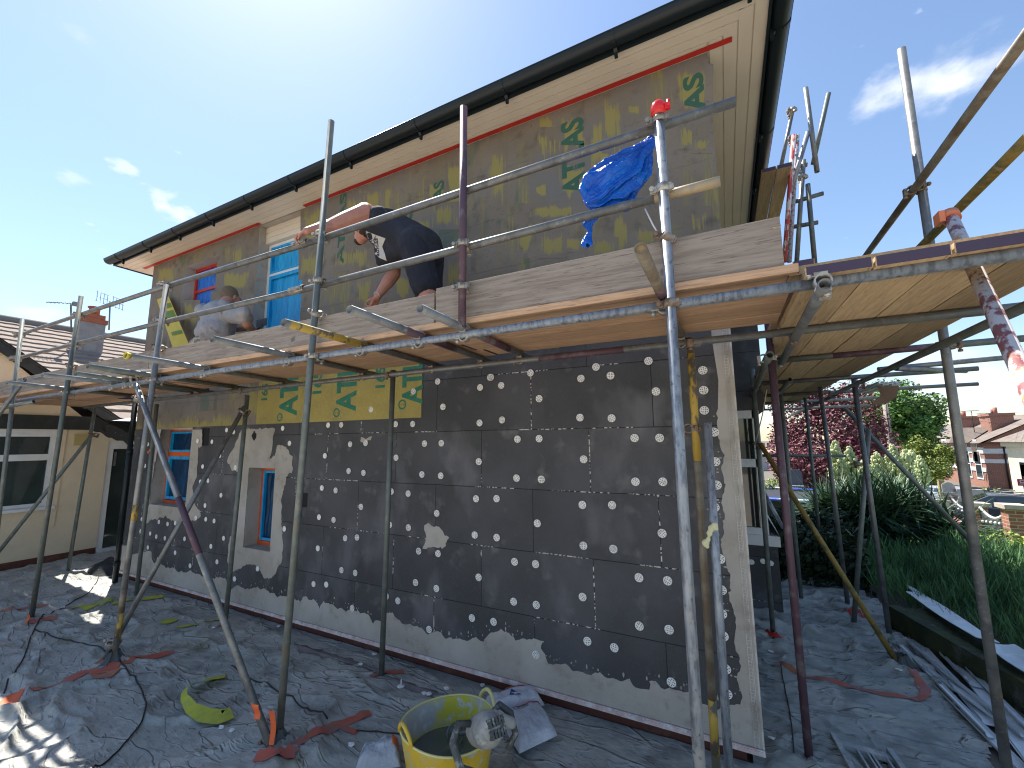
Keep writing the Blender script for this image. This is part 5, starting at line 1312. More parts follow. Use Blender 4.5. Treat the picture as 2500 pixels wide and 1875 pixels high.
# cables
cab = mat('black cable', (.012,.012,.014), .5)
def cable(pts, r, lab, g='black cables on the sheet'):
    P_ = [on(x, y, 'z', .03) for x, y in pts]; Q = []
    for i in range(len(P_)-1):
        p0 = P_[max(i-1, 0)]; p1 = P_[i]; p2 = P_[i+1]; p3 = P_[min(i+2, len(P_)-1)]
        for j in range(7):
            t = j/7; Q.append(.5*((2*p1)+(p2-p0)*t+(2*p0-5*p1+4*p2-p3)*t*t+(3*p1-p0-3*p2+p3)*t**3))
    Q.append(P_[-1])
    for q in Q: q.z = sheet_h(q.x, q.y)+r+.002
    mb = MB(); mb.path(Q, r, 8); single('cable', mb, cab, lab, 'cable', g)
cable([(250,1395),(222,1438),(180,1465),(130,1495),(95,1520),(75,1555),(60,1600),(30,1650),(10,1690)], .0055, 'black cable running from the back door past the far left standard to the bottom left')
cable([(85,1535),(130,1552),(180,1565),(230,1580),(260,1588)], .005, 'black cable between the far left standard and the crossed braces')
cable([(285,1620),(310,1640),(340,1670),(352,1700),(356,1725),(345,1760),(315,1800),(270,1845),(225,1880)], .0055, 'black cable curving down from the crossed braces to the bottom left corner')
cable([(565,1628),(620,1660),(680,1688),(740,1725),(800,1760)], .005, 'thin black cable crossing behind the diagonal brace')
cable([(1905,1610),(1912,1660),(1925,1720),(1935,1790),(1940,1860)], .004, 'thin black line on the sheet beside the purple standard')
cable([(870,1780),(920,1782),(975,1788)], .004, 'short cable leading to the yellow tub')
# ================================================================ YELLOW TUB, MIXER, BAGS
tc_ = V((-1.62, 2.30, 0)); RT, HT = .285, .36
tub_m = mat('dirty yellow tub', (.66,.43,.03), .5, 0, [((.50,.42,.20), 5.5, .58, .70), ((.50,.48,.42), 16, .58, .66), ((.33,.25,.10), 40, .64, .70)], (60, .002))
tub_in = mat('tub inside splashed with cement', (.60,.52,.04), .5, 0, [((.44,.44,.42), 5, .48, .60), ((.55,.55,.52), 14, .56, .64)], (50, .004))
tub = thing('tub', 'large yellow flexible tub with two handles half full of grey green water', 'tub', tc_)
mb = MB(); n = 64
def rim(a): return 1+.02*math.cos(2*a)
prof = [(.205, .0), (.222, .04), (.245, .16), (.268, .28), (RT, HT)]
def ringv(r, z, ins=0):
    out = []
    for k in range(n):
        a = 2*PI*k/n; hz = 0
        if z > HT-.001: hz = .012*math.sin(2*(a-.3))
        out.append(tc_+V(((r-ins)*math.cos(a)*rim(a), (r-ins)*math.sin(a)*rim(a), z+hz)))
    return out
rows = [ringv(r, z) for r, z in prof]
for r_ in rows: mb.v += r_
for j in range(len(rows)-1):
    for k in range(n): mb.sm.add(len(mb.f)); mb.f.append([j*n+k, j*n+(k+1) % n, (j+1)*n+(k+1) % n, (j+1)*n+k])
mb.f.append(list(range(n))[::-1])
part(tub, 'wall', mb, tub_m)
mi = MB(); rows = [ringv(r, z, .005) for r, z in prof[::-1]]
for r_ in rows: mi.v += r_
for j in range(len(rows)-1):
    for k in range(n): mi.sm.add(len(mi.f)); mi.f.append([j*n+k, j*n+(k+1) % n, (j+1)*n+(k+1) % n, (j+1)*n+k])
part(tub, 'inside', mi, tub_in)
mb = MB(); rr_ = [tc_+V(((RT-.002)*math.cos(a)*rim(a), (RT-.002)*math.sin(a)*rim(a), HT+.012*math.sin(2*(a-.3)))) for a in [2*PI*k/n for k in range(n+1)]]
mb.path(rr_, .0065, 8, False); part(tub, 'rim', mb, mat('pale yellow rim', (.66,.60,.25), .5))
for ang in (R(62), R(62+180)):
    mb = MB(); pts = []
    for k in range(15):
        t = k/14; a = ang+(t-.5)*.62; pts.append(tc_+V(((RT+.004)*math.cos(a)*rim(a), (RT+.004)*math.sin(a)*rim(a), HT+.012*math.sin(2*(a-.3))+.075*math.sin(PI*t)**.7)))
    mb.path(pts, [.010+.002*math.sin(PI*k/14) for k in range(15)], 10); part(tub, 'handle', mb, tub_m if ang > 3 else mat('pale yellow handle', (.62,.56,.24), .5))
mb = MB(); zw = .19; rw = .243
mb.grid(lambda u, v: tc_+V((rw*v*math.cos(2*PI*u), rw*v*math.sin(2*PI*u), zw+.003*n1((u*9, v*9, 2)))), 48, 8)
part(tub, 'slurry', mb, mat('grey green cement water', (.085,.10,.08), .18, 0, [((.15,.165,.14), 5, .55, .60), ((.11,.12,.10), 3, .4, .6)], (12, .004)))
# mixer drill resting on the rim
mx_m = mat('cement covered tool', (.36,.35,.32), .85, 0, [((.20,.20,.19), 6, .46, .6), ((.5,.48,.45), 20, .55, .7)], (50, .005))
dk_m = mat('dark dusty plastic', (.07,.075,.07), .6, 0, [((.3,.3,.28), 18, .52, .62)], (50, .003))
mc = V((-1.285, 2.20, .47)); mixr = thing('mixing_drill', 'cement caked paddle mixer drill lying over the right side of the yellow tub', 'power tool', V((-1.3, 2.2, .36)))
ad = V((-.62, .35, -.42)).normalized(); sd = ad.cross(V((0, 0, 1))).normalized(); ud = sd.cross(ad)
b = MB(); b.capsule(mc, mc+ad*.10, .088, .080, 20); b.capsule(mc+ad*.10, mc+ad*.20, .070, .045, 16); b.capsule(mc-ad*.05, mc, .070, .088, 20)
b.capsule(mc+sd*.05+ud*.04, mc+sd*.15-ud*.02, .035, .03)
part(mixr, 'motor_housing', remesh(b, .007, 3), mx_m)
mb = MB()
for k in range(5):
    for j in range(2):
        c = mc-ad*.105+sd*(.012*(k-2)*1.6)+ud*((j-.5)*.05)
        mb.obox(c, sd*.006, ud*.02, ad*.02)
for k in range(4): mb.obox(mc-ad*.112+ud*(.02*(k-1.5)), sd*.05, ud*.003, ad*.008)
part(mixr, 'vent_grille', mb, dk_m)
mb = MB(); h0 = mc+ad*.06
pts = [h0-sd*.07+ud*.05, h0-sd*.14+ud*.07, h0-sd*.19+ud*.0, h0-sd*.17-ud*.11, h0-sd*.10-ud*.15]
mb.path(pts, [.018, .02, .021, .02, .017], 10); pts = [h0+sd*.07+ud*.05, h0+sd*.13+ud*.08, h0+sd*.19+ud*.02, h0+sd*.19-ud*.08, h0+sd*.12-ud*.13]; mb.path(pts, [.018, .02, .021, .02, .017], 10)
part(mixr, 'handle', mb, dk_m)
mb = MB(); mb.tube(mc+ad*.2, mc+ad*.46, .011, n=10); mb.tube(mc+ad*.2, mc+ad*.24, .022, n=12); part(mixr, 'paddle_shaft', mb, galv)
mb = MB(); c = mc+ad*.47; mb.path([c+.055*(math.cos(t)*sd+math.sin(t)*ud) for t in [2*PI*k/20 for k in range(21)]], .006, 6, False)
for k in range(3): t = 2*PI*k/3; mb.obox(c+.028*(math.cos(t)*sd+math.sin(t)*ud), .027*(math.cos(t)*sd+math.sin(t)*ud), .002*ad, .012*(math.cos(t+1.57)*sd+math.sin(t+1.57)*ud))
part(mixr, 'paddle', mb, galv)
# paper bags
bag_m = mat('white paper sack', (.50,.52,.56), .75, 0, [((.38,.40,.44), 4, .45, .62), ((.58,.60,.63), 11, .55, .7)], (11, .02))
org_m = mat('orange print', (.68,.16,.04), .6); blu_m = mat('blue print', (.02,.04,.25), .6); gry_m = mat('grey print', (.22,.24,.27), .7, 0, [((.3,.32,.35), 9, .4, .6)])
def sack(corners, puff, lab, seed, band=None, tri=None, marks=None, curl=0):
    """corners on ground: a(near left) b(near right) c(far right) d(far left) as world points"""
    a, b_, c, d = [V(p) for p in corners]; g = thing('cement_sack', lab, 'sack', (a+c)/2, 'empty cement sacks by the tub')
    def S(u, v, lift=0):
        p = a.lerp(b_, u).lerp(d.lerp(c, u), v); e = min(1, 9*min(u, 1-u, v, 1-v))
        p.z += (puff*(.45+.55*math.sin(PI*min(1, v*1.0)))*e**.5+puff*.35*n1((u*3+seed, v*3, seed))*e + .012*abs(n1((u*9, v*6, seed+3)))*e) + lift + curl*max(0, u-.6)**2
        return p
    mb = MB(); mb.grid(lambda u, v: S(u, v), 34, 26); mb.grid(lambda u, v: a.lerp(b_, u).lerp(d.lerp(c, u), v)+V((0, 0, -.002+curl*max(0, u-.6)**2*.9)), 8, 8); part(g, 'paper', mb, bag_m)
    if band:
        u0, u1, v0, v1 = band; mb = MB(); mb.grid(lambda u, v: S(u0+(u1-u0)*u, v0+(v1-v0)*v, .006), 24, 8); part(g, 'orange_band', mb, org_m)
    if tri:
        (u0, v0), (u1, v1), (u2, v2) = tri; mb = MB(); mb.add([S(u0, v0, .005), S(u1, v1, .005), S(u2, v2, .005)], [(0, 1, 2)]); part(g, 'blue_triangle', mb, blu_m)
    if marks:
        for (u0, u1, v0, v1) in marks: mb = MB(); mb.grid(lambda u, v: S(u0+(u1-u0)*u, v0+(v1-v0)*v, .004), 6, 4); part(g, 'print', mb, gry_m)
    return g
G = lambda px, py: on(px, py, 'z', .06)
s_ = sack([G(1268,1840), G(1362,1795), G(1318,1722), G(1205,1740)], .07, 'white and orange cement sack lying open to the right of the tub', 3.3, band=(.42, .99, .86, .995), marks=[(.30, .34, .70, .84), (.40, .46, .74, .82), (.50, .66, .76, .83)])
mb = MB(); base = [G(1268,1840), G(1362,1795), G(1318,1722), G(1205,1740)]
s_ = sack([G(1205,1745), G(1330,1722), G(1302,1692), G(1185,1708)], .085, 'folded white sack with a blue triangle behind the tub', 6.1, band=(.15, .9, .80, .99), tri=((.35, .25), (.60, .25), (.48, .70)))
s_ = sack([G(866,1885), G(978,1872), G(972,1808), G(884,1835)], .08, 'crumpled white sack with an orange end to the left of the tub', 9.2, band=(.80, .99, .3, .97), marks=[(.15, .3, .5, .72), (.05, .12, .2, .5)])
# loose anchor lying on the sheet
def anchor(px, py, lab, flat=False):
    p = on(px, py, 'z', .03); p.z = sheet_h(p.x, p.y)+.004; t = thing('insulation_anchor', lab, 'fixing', p, 'loose plastic anchors on the sheet')
    mb = MB(); mb.lathe([(0,0),(.03,0),(.0305,.003),(.008,.0045),(.0,.0045)], p, 20); part(t, 'washer_disc', mb, washer_m)
    mb = MB(); mb.tube(p+V((0, 0, .004)), p+V((.002, .0, .055)), .0055, .0045, n=10); part(t, 'shaft', mb, washer_m)
anchor(979, 1672, 'white plastic insulation anchor standing upside down on the sheet')
# small debris
deb = [((1047,1695),'grey'),((1090,1685),'w'),((1036,1692),'w'),((1178,1673),'w'),((914,1596),'w'),((680,1530),'w'),((880,1628),'w'),((520,1543),'w'),((300,1612),'w'),((155,1483),'w'),((540,1775),'w'),((567,1783),'w'),((858,1824),'w'),((1610,1772),'w'),((1850,1836),'w'),((1885,1818),'w'),((1883,1590),'w'),((2197,1648),'w')]
for k, (p, c_) in enumerate(deb):
    q = on(p[0], p[1], 'z', .02); q.z = sheet_h(q.x, q.y)+.006 if q.x < 1.5 else .02; r = random.Random(k); mb = MB()
    pts = [q+V(((.018+.012*r.random())*math.cos(a), (.012+.012*r.random())*math.sin(a), .006*r.random())) for a in [2*PI*j/6+r.random()*.6 for j in range(6)]]
    mb.prism(pts, (0, 0, .006)); single('debris_chip', mb, washer_m, 'small pale chip of debris scattered on the dark sheet', 'debris', 'pale chips of debris on the sheet')
# rags at pole feet
rag_m = mat('bunched dark membrane', (.08,.09,.09), .8, 0, [((.10,.11,.11), 9, .5, .65)], (20, .01))
for k, (x, y, lab) in enumerate(((-2.83, 2.03, 'bunched dark sheet round the foot of the tall standard and brace'), (-5.24, 2.05, 'bunched dark sheet round the foot of the crossed braces standard'), (1.26, 5.12, 'torn dark sheet at the foot of the mossy yellow brace'))):
    mb = MB(); r = random.Random(k+5)
    mb.grid(lambda u, v: V((x, y, 0))+V(((.035+.09*(1-v)**1.6)*(1+.22*math.sin(u*2*PI*6+k))*math.cos(2*PI*u), (.035+.08*(1-v)**1.6)*(1+.22*math.sin(u*2*PI*7+k))*math.sin(2*PI*u), .01+.13*v+.01*math.sin(u*40))), 48, 10)
    single('bunched_sheet', mb, rag_m, lab, 'sheet gather', 'sheet gathered round scaffold feet')
# dark heap of membrane by the back door
mb = MB(); c0 = on(250, 1385, 'z', .1)
mb.grid(lambda u, v: c0+V(((u-.5)*1.1, .12+(v-.5)*.55, -.1+.20*math.sin(PI*u)*math.sin(PI*v)*(1+.5*n1((u*4, v*4, 2)))+.045*abs(n1((u*13, v*10, 4)))*math.sin(PI*u)*math.sin(PI*v))), 50, 36)
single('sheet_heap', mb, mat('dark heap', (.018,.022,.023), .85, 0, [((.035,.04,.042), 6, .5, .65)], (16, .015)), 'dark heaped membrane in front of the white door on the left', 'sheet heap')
# pinkish mortar spill along the plinth
mb = MB(); vs, fs = fill2d([ragged([(on(px, py, 'z', .02).x, on(px, py, 'z', .02).y) for px, py in ((720,1570),(850,1605),(960,1650),(1100,1700),(1210,1735),(1180,1745),(1080,1712),(990,1678),(900,1640),(800,1605),(730,1590))], .03, .05, 3)])
mb.add([(v.x, v.y, sheet_h(v.x, v.y)+.005) for v in vs], fs, True); single('mortar_spill', mb, mat('dusty pink mortar', (.20,.165,.155), .95, 0, [((.14,.12,.115), 5, .45, .62)], (30, .006)), 'dusty pink mortar spill along the foot of the brown plinth', 'spill')
# ================================================================ RIGHT FOREGROUND: kerb wall, profiles, ladder
moss = mat('mossy dark retaining wall', (.035,.045,.02), .95, 0, [((.06,.07,.025), 5, .45, .6), ((.12,.12,.10), 3, .62, .72)], (20, .02))
W0 = V((1.44, 6.15, 0)); W1 = V((1.86, 4.55, 0)); W2 = V((2.25, 3.2, 0)); mb = MB()
def wallseg(a, b, h, t, m_, nm, lab):
    d = (b-a).normalized(); s = V((d.y, -d.x, 0)); s = s if s.x > 0 else -s
    mb = MB()
    n_ = 24
    mb.grid(lambda u, v: a.lerp(b, u)+V((0, 0, h*v))-s*(.012*n1((u*8, v*3, 1))), n_, 4); mb.grid(lambda u, v: a.lerp(b, u)+s*t*v+V((0, 0, h+.006*n1((u*20, v*3, 4))))-s*.0*(1-v), n_, 3)
    mb.grid(lambda u, v: a.lerp(b, u)+s*t+V((0, 0, h*(1-v))), n_, 1)
    return single(nm, mb, m_, lab, 'wall')
wallseg(W0, W2, .24, .12, moss, 'retaining_wall', 'low mossy dark retaining wall edging the garden on the right')
mb = MB(); s_ = V((.96, .27, 0)); mb.grid(lambda u, v: W0.lerp(W2, v)+s_*(.12+6*u)+V((0, 0, .22*(1-u*u)+.02*n1((u*20, v*9, 1)))), 40, 30); single('garden_bed', mb, mat('dark soil', (.035,.04,.02), 1, 0, [((.05,.06,.02), 9, .45, .6)], (20, .03)), None, None, None, 'structure')
prof_m = mat('dusty white plastic profile', (.66,.69,.70), .45, 0, [((.50,.53,.54), 3, .45, .65, (1,.5,1)), ((.74,.76,.77), 9, .5, .7)], None)
gp = 'white plastic profiles stacked along the retaining wall'
# (far px), (near px), width, label
PR = [((2178,1562),(2520,1905),.085,'long white profile lying furthest left in the stack',0), ((2190,1585),(2440,1760),.07,'white profile with a raised edge beside the mossy brace',.012), ((2232,1562),(2420,1770),.09,'grey white profile fanning out from the middle of the stack',.006),
      ((2168,1492),(2262,1575),.05,'short white profile at the far tip of the stack',.008), ((2262,1545),(2395,1680),.13,'wide twisted grey profile on top of the stack',.03), ((2355,1630),(2560,1900),.13,'broad white profile nearest the frame edge',.016), ((2300,1600),(2360,1660),.03,'thin cream strip between two profiles',.036), ((2206,1560),(2500,1800),.035,'narrow bright edge strip along the middle of the stack',.03), ((2330,1600),(2560,1830),.05,'thin white channel leaning on the broad profile',.034), ((2196,1574),(2420,1800),.05,'flat white strip between the two longest profiles',.02)]
for k, (a, b, w_, lab, lift) in enumerate(PR):
    A = on(*a, 'z', .03+lift); B = on(*b, 'z', .03+lift); d = (B-A).normalized(); s = V((d.y, -d.x, 0)); mb = MB(); h2 = .018
    def fn(u, v): return A.lerp(B, v)+s*w_*(u-.5)+V((0, 0, (.012 if u in (0, 1) else 0)+.02*n1((v*3, k, 0))*(v)+.004*math.sin(v*9+k)))
    mb.grid(fn, 6, 20, False); mb.grid(lambda u, v: fn(1-u, v)-V((0, 0, .004)), 6, 20, False)
    mb.add([fn(0, 0), fn(0, 1), fn(0, 1)-V((0,0,.012)), fn(0, 0)-V((0,0,.012))], [(0,1,2,3)]); mb.add([fn(1, 0), fn(1, 1), fn(1, 1)+V((0,0,h2)), fn(1, 0)+V((0,0,h2))], [(0,1,2,3)])
    single('plastic_profile', mb, prof_m, lab, 'profile', gp)
A = on(2222,1442,'z',.27); B = on(2412,1572,'z',.31); C_b = on(2440,1590,'z',.27); D_ = on(2520,1640,'z',.30)
for k, (A, B, w_, lab) in enumerate(((on(2232,1448,'z',.26), on(2412,1562,'z',.32), .15, 'wide white board resting on top of the retaining wall'), (on(2436,1575,'z',.29), on(2530,1650,'z',.28), .20, 'broad bent white board at the near end of the retaining wall'), (on(2216,1430,'z',.25), on(2300,1490,'z',.27), .05, 'narrow grey offcut at the far end of the retaining wall top'))):
    d = (B-A).normalized(); s = V((d.y, -d.x, 0)); mb = MB()
    fn = lambda u, v: A.lerp(B, v)+s*w_*(u-.5)+V((0, 0, .012*math.sin(v*5+u*2)+.03*(u-.5)**2*4*(k == 1)))
    mb.grid(fn, 6, 16); mb.grid(lambda u, v: fn(1-u, v)-V((0, 0, .006)), 6, 16); single('plastic_board', mb, prof_m, lab, 'board', 'white boards on the retaining wall')
# bare slab beyond the sheet edge
mb = MB(); mb.grid(lambda u, v: (.95+1.15*u, 2.6+2.8*v, .003+.004*n1((u*9, v*9, 0))), 20, 40)
single('path', mb, mat('grubby concrete', (.14,.125,.10), .95, 0, [((.19,.175,.15), 3, .45, .65), ((.08,.085,.05), 5, .56, .7)], (40, .006)), None, None, None, 'structure')
# folded step ladder at the bottom edge
lz = .05; L0 = on(2034, 1800, 'z', lz); L1 = on(2172, 1838, 'z', lz); ld = thing('step_ladder', 'cement splashed aluminium step ladder lying on the sheet at the bottom right', 'ladder', (L0+L1)/2)
dn = V((.12, -1, 0)).normalized(); ac = (L1-L0); alu = mat('splashed aluminium', (.36,.38,.38), .55, .35, [((.52,.50,.46), 9, .50, .60), ((.22,.23,.23), 25, .55, .7)], (50, .002))
for p in (L0, L1): mb = MB(); mb.obox(p+dn*.7+V((0, 0, .0)), dn*.7, ac.normalized()*.016, (0, 0, .03)); part(ld, 'stile', mb, alu)
for k in range(5): mb = MB(); p = (L0+L1)/2+dn*(.06+.27*k); mb.obox(p, ac*.5, dn*(.016 if k else .025), (0, 0, .014)); part(ld, 'rung', mb, alu)
for t in (.35, .52, .60, .85): mb = MB(); mb.obox(L0.lerp(L1, t)+dn*.6, dn*.55, ac.normalized()*.006, (0, 0, .012)); part(ld, 'stay', mb, alu)
# ================================================================ BUNGALOW ON THE LEFT
cream = mat('cream pebbled render', (.72,.60,.43), .95, 0, [((.66,.55,.40), 2, .42, .62), ((.42,.37,.27), 60, .62, .72)], (120, .003))
BXW = -10.9
bun = thing('bungalow', 'cream rendered bungalow with a tiled roof and black bargeboards on the left', 'house', (-13, 3, 0))
bw = {}
W0_ = (on(0,1094,'x',BXW).y-1.6, on(133,1105,'x',BXW).y, .97, 2.33)
DW = (3.80, 4.75, .0, 2.12)
ys_b = sorted({-6, W0_[0], W0_[1], DW[0], DW[1], 12}); zs_b = sorted({.1, W0_[2], W0_[3], DW[3], 2.50})
mb = MB()
for i in range(len(ys_b)-1):
    for j in range(len(zs_b)-1):
        yc = (ys_b[i]+ys_b[i+1])/2; zc = (zs_b[j]+zs_b[j+1])/2
        if W0_[0] < yc < W0_[1] and W0_[2] < zc < W0_[3]: continue
        if DW[0] < yc < DW[1] and zc < DW[3]: continue
        mb.quad((BXW, ys_b[i], zs_b[j]), (BXW, ys_b[i+1], zs_b[j]), (BXW, ys_b[i+1], zs_b[j+1]), (BXW, ys_b[i], zs_b[j+1]))
for (y0, y1, z0, z1) in (W0_, DW):
    mb.quad((BXW, y0, z0), (BXW, y0, z1), (BXW-.12, y0, z1), (BXW-.12, y0, z0)); mb.quad((BXW, y1, z1), (BXW, y1, z0), (BXW-.12, y1, z0), (BXW-.12, y1, z1)); mb.quad((BXW, y0, z1), (BXW, y1, z1), (BXW-.12, y1, z1), (BXW-.12, y0, z1))
# gable above the band
apx = on(30, 866, 'x', BXW); apx.y = 2.20; apx.z = 3.82; gl = .95
ge = on(215, 1025, 'x', BXW)
mb.add([(BXW, 2*apx.y-ge.y, 2.50), (BXW, ge.y, 2.50), (BXW, apx.y, 3.68)], [(0, 1, 2)])
part(bun, 'wall', mb, cream)
mb = MB(); mb.box(BXW-.3, BXW+.015, -6, DW[0]-.02, -.2, .1); mb.box(BXW-.3, BXW+.015, DW[1]+.02, 8, -.2, .1); part(bun, 'plinth', mb, brown_paint)
blk = mat('black painted timber', (.018,.022,.025), .5, 0, [((.03,.034,.036), 7, .5, .65)])
mb = MB(); mb.box(BXW+.002, BXW+.05, -6, 5.2, 2.33, 2.58); part(bun, 'fascia', mb, blk)
mb = MB()
for sgn in (1, -1):
    a = V((BXW+.05, apx.y, 3.84)); b_ = V((BXW+.05, apx.y+sgn*1.95, 2.36)); dn_ = V((0, 0, -.20))
    mb.prism([a, b_, b_+dn_, a+dn_], (.04, 0, 0)); mb.prism([a+V((-.05,0,0)), b_+V((-.05,0,0)), b_+V((.06,0,.0)), a+V((.06,0,.0))], (0, 0, -.03))
part(bun, 'bargeboard', mb, blk)
tile_m = mat('brown grey concrete tiles', (.25,.20,.165), .9, 0, [((.19,.15,.125), 6, .45, .65), ((.30,.25,.21), 20, .55, .7)], (30, .006))  # brown grey tile colour, varied at random
# main roof slope: rows of overlapping tiles
RZ0, RZ1, RX0, RX1 = 2.75, 5.15, -11.6, -15.9
mb = MB(); rows_ = 17
for k in range(rows_):
    t0 = k/rows_; t1 = (k+1)/rows_; xa = RX0+(RX1-RX0)*t0; xb = RX0+(RX1-RX0)*t1; za = RZ0+(RZ1-RZ0)*t0; zb = RZ0+(RZ1-RZ0)*t1
    ny = 150; y0, y1 = -6, 20
    def prof_(y): return .022*abs(math.sin(y*PI/.30))
    o = len(mb.v)
    nn = 520
    for i in range(nn+1):
        y = y0+(y1-y0)*i/nn; p = .007*(.5+.5*math.sin(2*PI*y/.30))
        mb.v += [V((xa, y, za+.045+p)), V((xb, y, zb+.012+p)), V((xa, y, za-.01))]
    for i in range(nn): a = o+3*i; mb.f.append([a, a+3, a+4, a+1]); mb.f.append([a+2, a+5, a+3, a])
part(bun, 'roof', mb, tile_m)
mb = MB(); mb.quad((RX1, -6, RZ1), (RX1, 20, RZ1), (RX1-4.5, 20, RZ0), (RX1-4.5, -6, RZ0)); mb.quad((RX0, -6, RZ0), (RX0, 20, RZ0), (BXW, 20, 2.45), (BXW, -6, 2.45)); part(bun, 'rear_roof', mb, tile_m)
mb = MB(); mb.tube((RX1, -6, RZ1+.03), (RX1, 20, RZ1+.03), .11, n=10); part(bun, 'ridge', mb, mat('grey ridge tiles', (.2,.19,.18), .9))
# gable roof running back from the front gable
mb = MB()
for sgn in (1, -1):
    mb.quad((BXW+.1, apx.y, 3.86), (BXW+.1, apx.y+sgn*1.98, 2.37), (BXW-1.9, apx.y+sgn*1.98, 2.37), (BXW-3.6, apx.y, 3.86))
part(bun, 'gable_roof', mb, tile_m)
# lean-to plastic roof, enlarged to block the sun, and torn membrane at the corner
mb = MB(); mb.quad((-10.85, 3.75, 2.52), (-8.5, 3.75, 2.42), (-8.5, 5.9, 2.75), (-10.85, 5.9, 2.95)); mb.quad((-10.85, 5.9, 2.94), (-8.5, 5.9, 2.74), (-8.5, 3.75, 2.41), (-10.85, 3.75, 2.51)); part(bun, 'lean_to_roof', mb, mat('pale translucent sheet', (.75,.70,.68), .6, 0, [((.6,.55,.5), 4, .5, .6)]))
mb = MB(); A = on(215, 1000, 'x', -10.8); 
mb.grid(lambda u, v: V((-10.75+.9*u, 3.45+.35*u, 2.62-.42*u-.28*v*(1-.3*u)+.05*n1((u*6, v*5, 1)))), 16, 6); part(bun, 'torn_membrane', mb, mat('torn black membrane', (.02,.02,.022), .7, 0, [((.5,.5,.5), 14, .68, .70)], (20, .01)))
dark_glass = mat('window glass with dim room', (.03,.038,.036), .05, 0, [((.05,.07,.065), 1.2, .4, .7)], None, 'pos', spec=.9)
# window
y0, y1, z0, z1 = W0_
mb = MB(); F = .06
mb.box(BXW-.1, BXW-.03, y0, y1, z1-.13, z1); mb.box(BXW-.1, BXW-.03, y0, y1, z0, z0+F); mb.box(BXW-.1, BXW-.029, y1-F, y1, z0+F, z1-.13); mb.box(BXW-.1, BXW-.03, y0, y1-F, z1-.44-.11, z1-.44)
mb.box(BXW-.03, BXW-.015, y0+.3, y1-.35, z1-.085, z1-.075)
wf = part(bun, 'window', mb, white_pvc, loc=(BXW, y0, z0))
mb = MB(); mb.quad((BXW-.07, y0, z0+F), (BXW-.07, y1-F, z0+F), (BXW-.07, y1-F, z1-.13), (BXW-.07, y0, z1-.13)); part(wf, 'pane', mb, dark_glass)
mb = MB(); mb.box(BXW-.12, BXW+.10, y0-.05, y1+.07, z0-.05, z0-.002); part(wf, 'sill', mb, white_pvc)
# door
y0, y1, z0, z1 = DW; mb = MB()
mb.box(BXW-.11, BXW-.03, y0, y0+.10, z0, z1); mb.box(BXW-.11, BXW-.03, y0+.10, y1, z1-.16, z1); mb.box(BXW-.11, BXW-.029, y1-.08, y1, z0, z1-.16); mb.box(BXW-.12, BXW+.06, y0, y1, -.02, .05)
df = part(bun, 'door', mb, white_pvc, loc=(BXW, y0, 0)); mb = MB(); mb.quad((BXW-.08, y0+.1, .05), (BXW-.08, y1-.08, .05), (BXW-.08, y1-.08, z1-.16), (BXW-.08, y0+.1, z1-.16)); part(df, 'pane', mb, dark_glass)
mb = MB(); mb.box(BXW-.075, BXW-.06, y0+.13, y0+.17, 1.62, 1.9); part(df, 'closer', mb, galv)
mb = MB(); a = on(182, 1063, 'x', BXW); b_ = on(212, 1087, 'x', BXW); mb.box(BXW, BXW+.05, a.y, b_.y, b_.z, a.z); mb.box(BXW, BXW+.06, a.y-.01, b_.y+.01, a.z, a.z+.02); o = part(bun, 'meter_box', mb, mat('mustard meter box', (.42,.34,.14), .7))
mb = MB(); mb.box(BXW, BXW+.02, W0_[1]+.05, W0_[1]+.12, .6, 2.33); part(bun, 'corner_trim', mb, cream)
# chimney
ch_ = MB(); cxx = -14.6; a = on(193, 830, 'x', cxx); b_ = on(252, 845, 'x', cxx); t_z = on(200, 783, 'x', cxx).z
ch_.box(cxx-.32, cxx, a.y, b_.y+.0, 4.2, t_z); cob = part(bun, 'chimney', ch_, mat('grey rendered chimney', (.30,.29,.29), .95, 0, [((.23,.22,.22), 5, .45, .65)], (40, .004)))
rb = mat('orange red brick', (.40,.13,.07), .9, 0, [((.30,.09,.05), 8, .45, .65)], (20, .01))
mb = MB(); mb.box(cxx-.36, cxx+.03, a.y-.03, b_.y+.03, t_z, t_z+.12); mb.box(cxx-.32, cxx+.0, a.y+.02, b_.y-.02, t_z+.12, t_z+.24); part(cob, 'brick_cap', mb, rb)
mb = MB(); mb.lathe([(.11,0),(.11,.18),(.14,.20),(.14,.23),(.0,.23)], (cxx-.16, (a.y+b_.y)/2+.03, t_z+.23), 14); part(cob, 'chimney_pot', mb, rb)
def aerial(px, py, pyb, x, kind, lab):
    p = on(px, py, 'x', x); q = on(px-3 if kind else px+1, pyb, 'x', x); t = thing('tv_aerial', lab, 'aerial', (q.x, q.y, q.z), None)
    mb = MB(); mb.tube((q.x, q.y, q.z), (p.x, p.y, p.z), .018, n=8); part(t, 'mast', mb, galv)
    mb = MB()
    if kind:
        for s in (-1, 1):
            for j in range(4): mb.tube((p.x, p.y+s*(.06+.07*j), p.z-.02*j*s-.14), (p.x, p.y+s*(.06+.07*j), p.z-.02*j*s+.16), .006, n=5)
            for j in range(3): mb.tube((p.x, p.y+s*.04, p.z-.12+.13*j), (p.x, p.y+s*.30, p.z-.16*s*.3-.12+.13*j), .006, n=5)
    else:
        mb.tube((p.x, p.y-.42, p.z-.10), (p.x, p.y+.10, p.z+.02), .012, n=6)
        for j in range(7): mb.tube((p.x-.10, p.y-.40+.07*j, p.z-.10+.015*j), (p.x+.10, p.y-.40+.07*j, p.z-.10+.015*j), .006, n=5)
        mb.obox((p.x, p.y+.08, p.z), (.05, 0, 0), (0, .05, 0), (0, 0, .05))
    part(t, 'head', mb, galv)
aerial(173, 740, 812, -14.6, 0, 'small yagi television aerial on the left of the bungalow chimney')
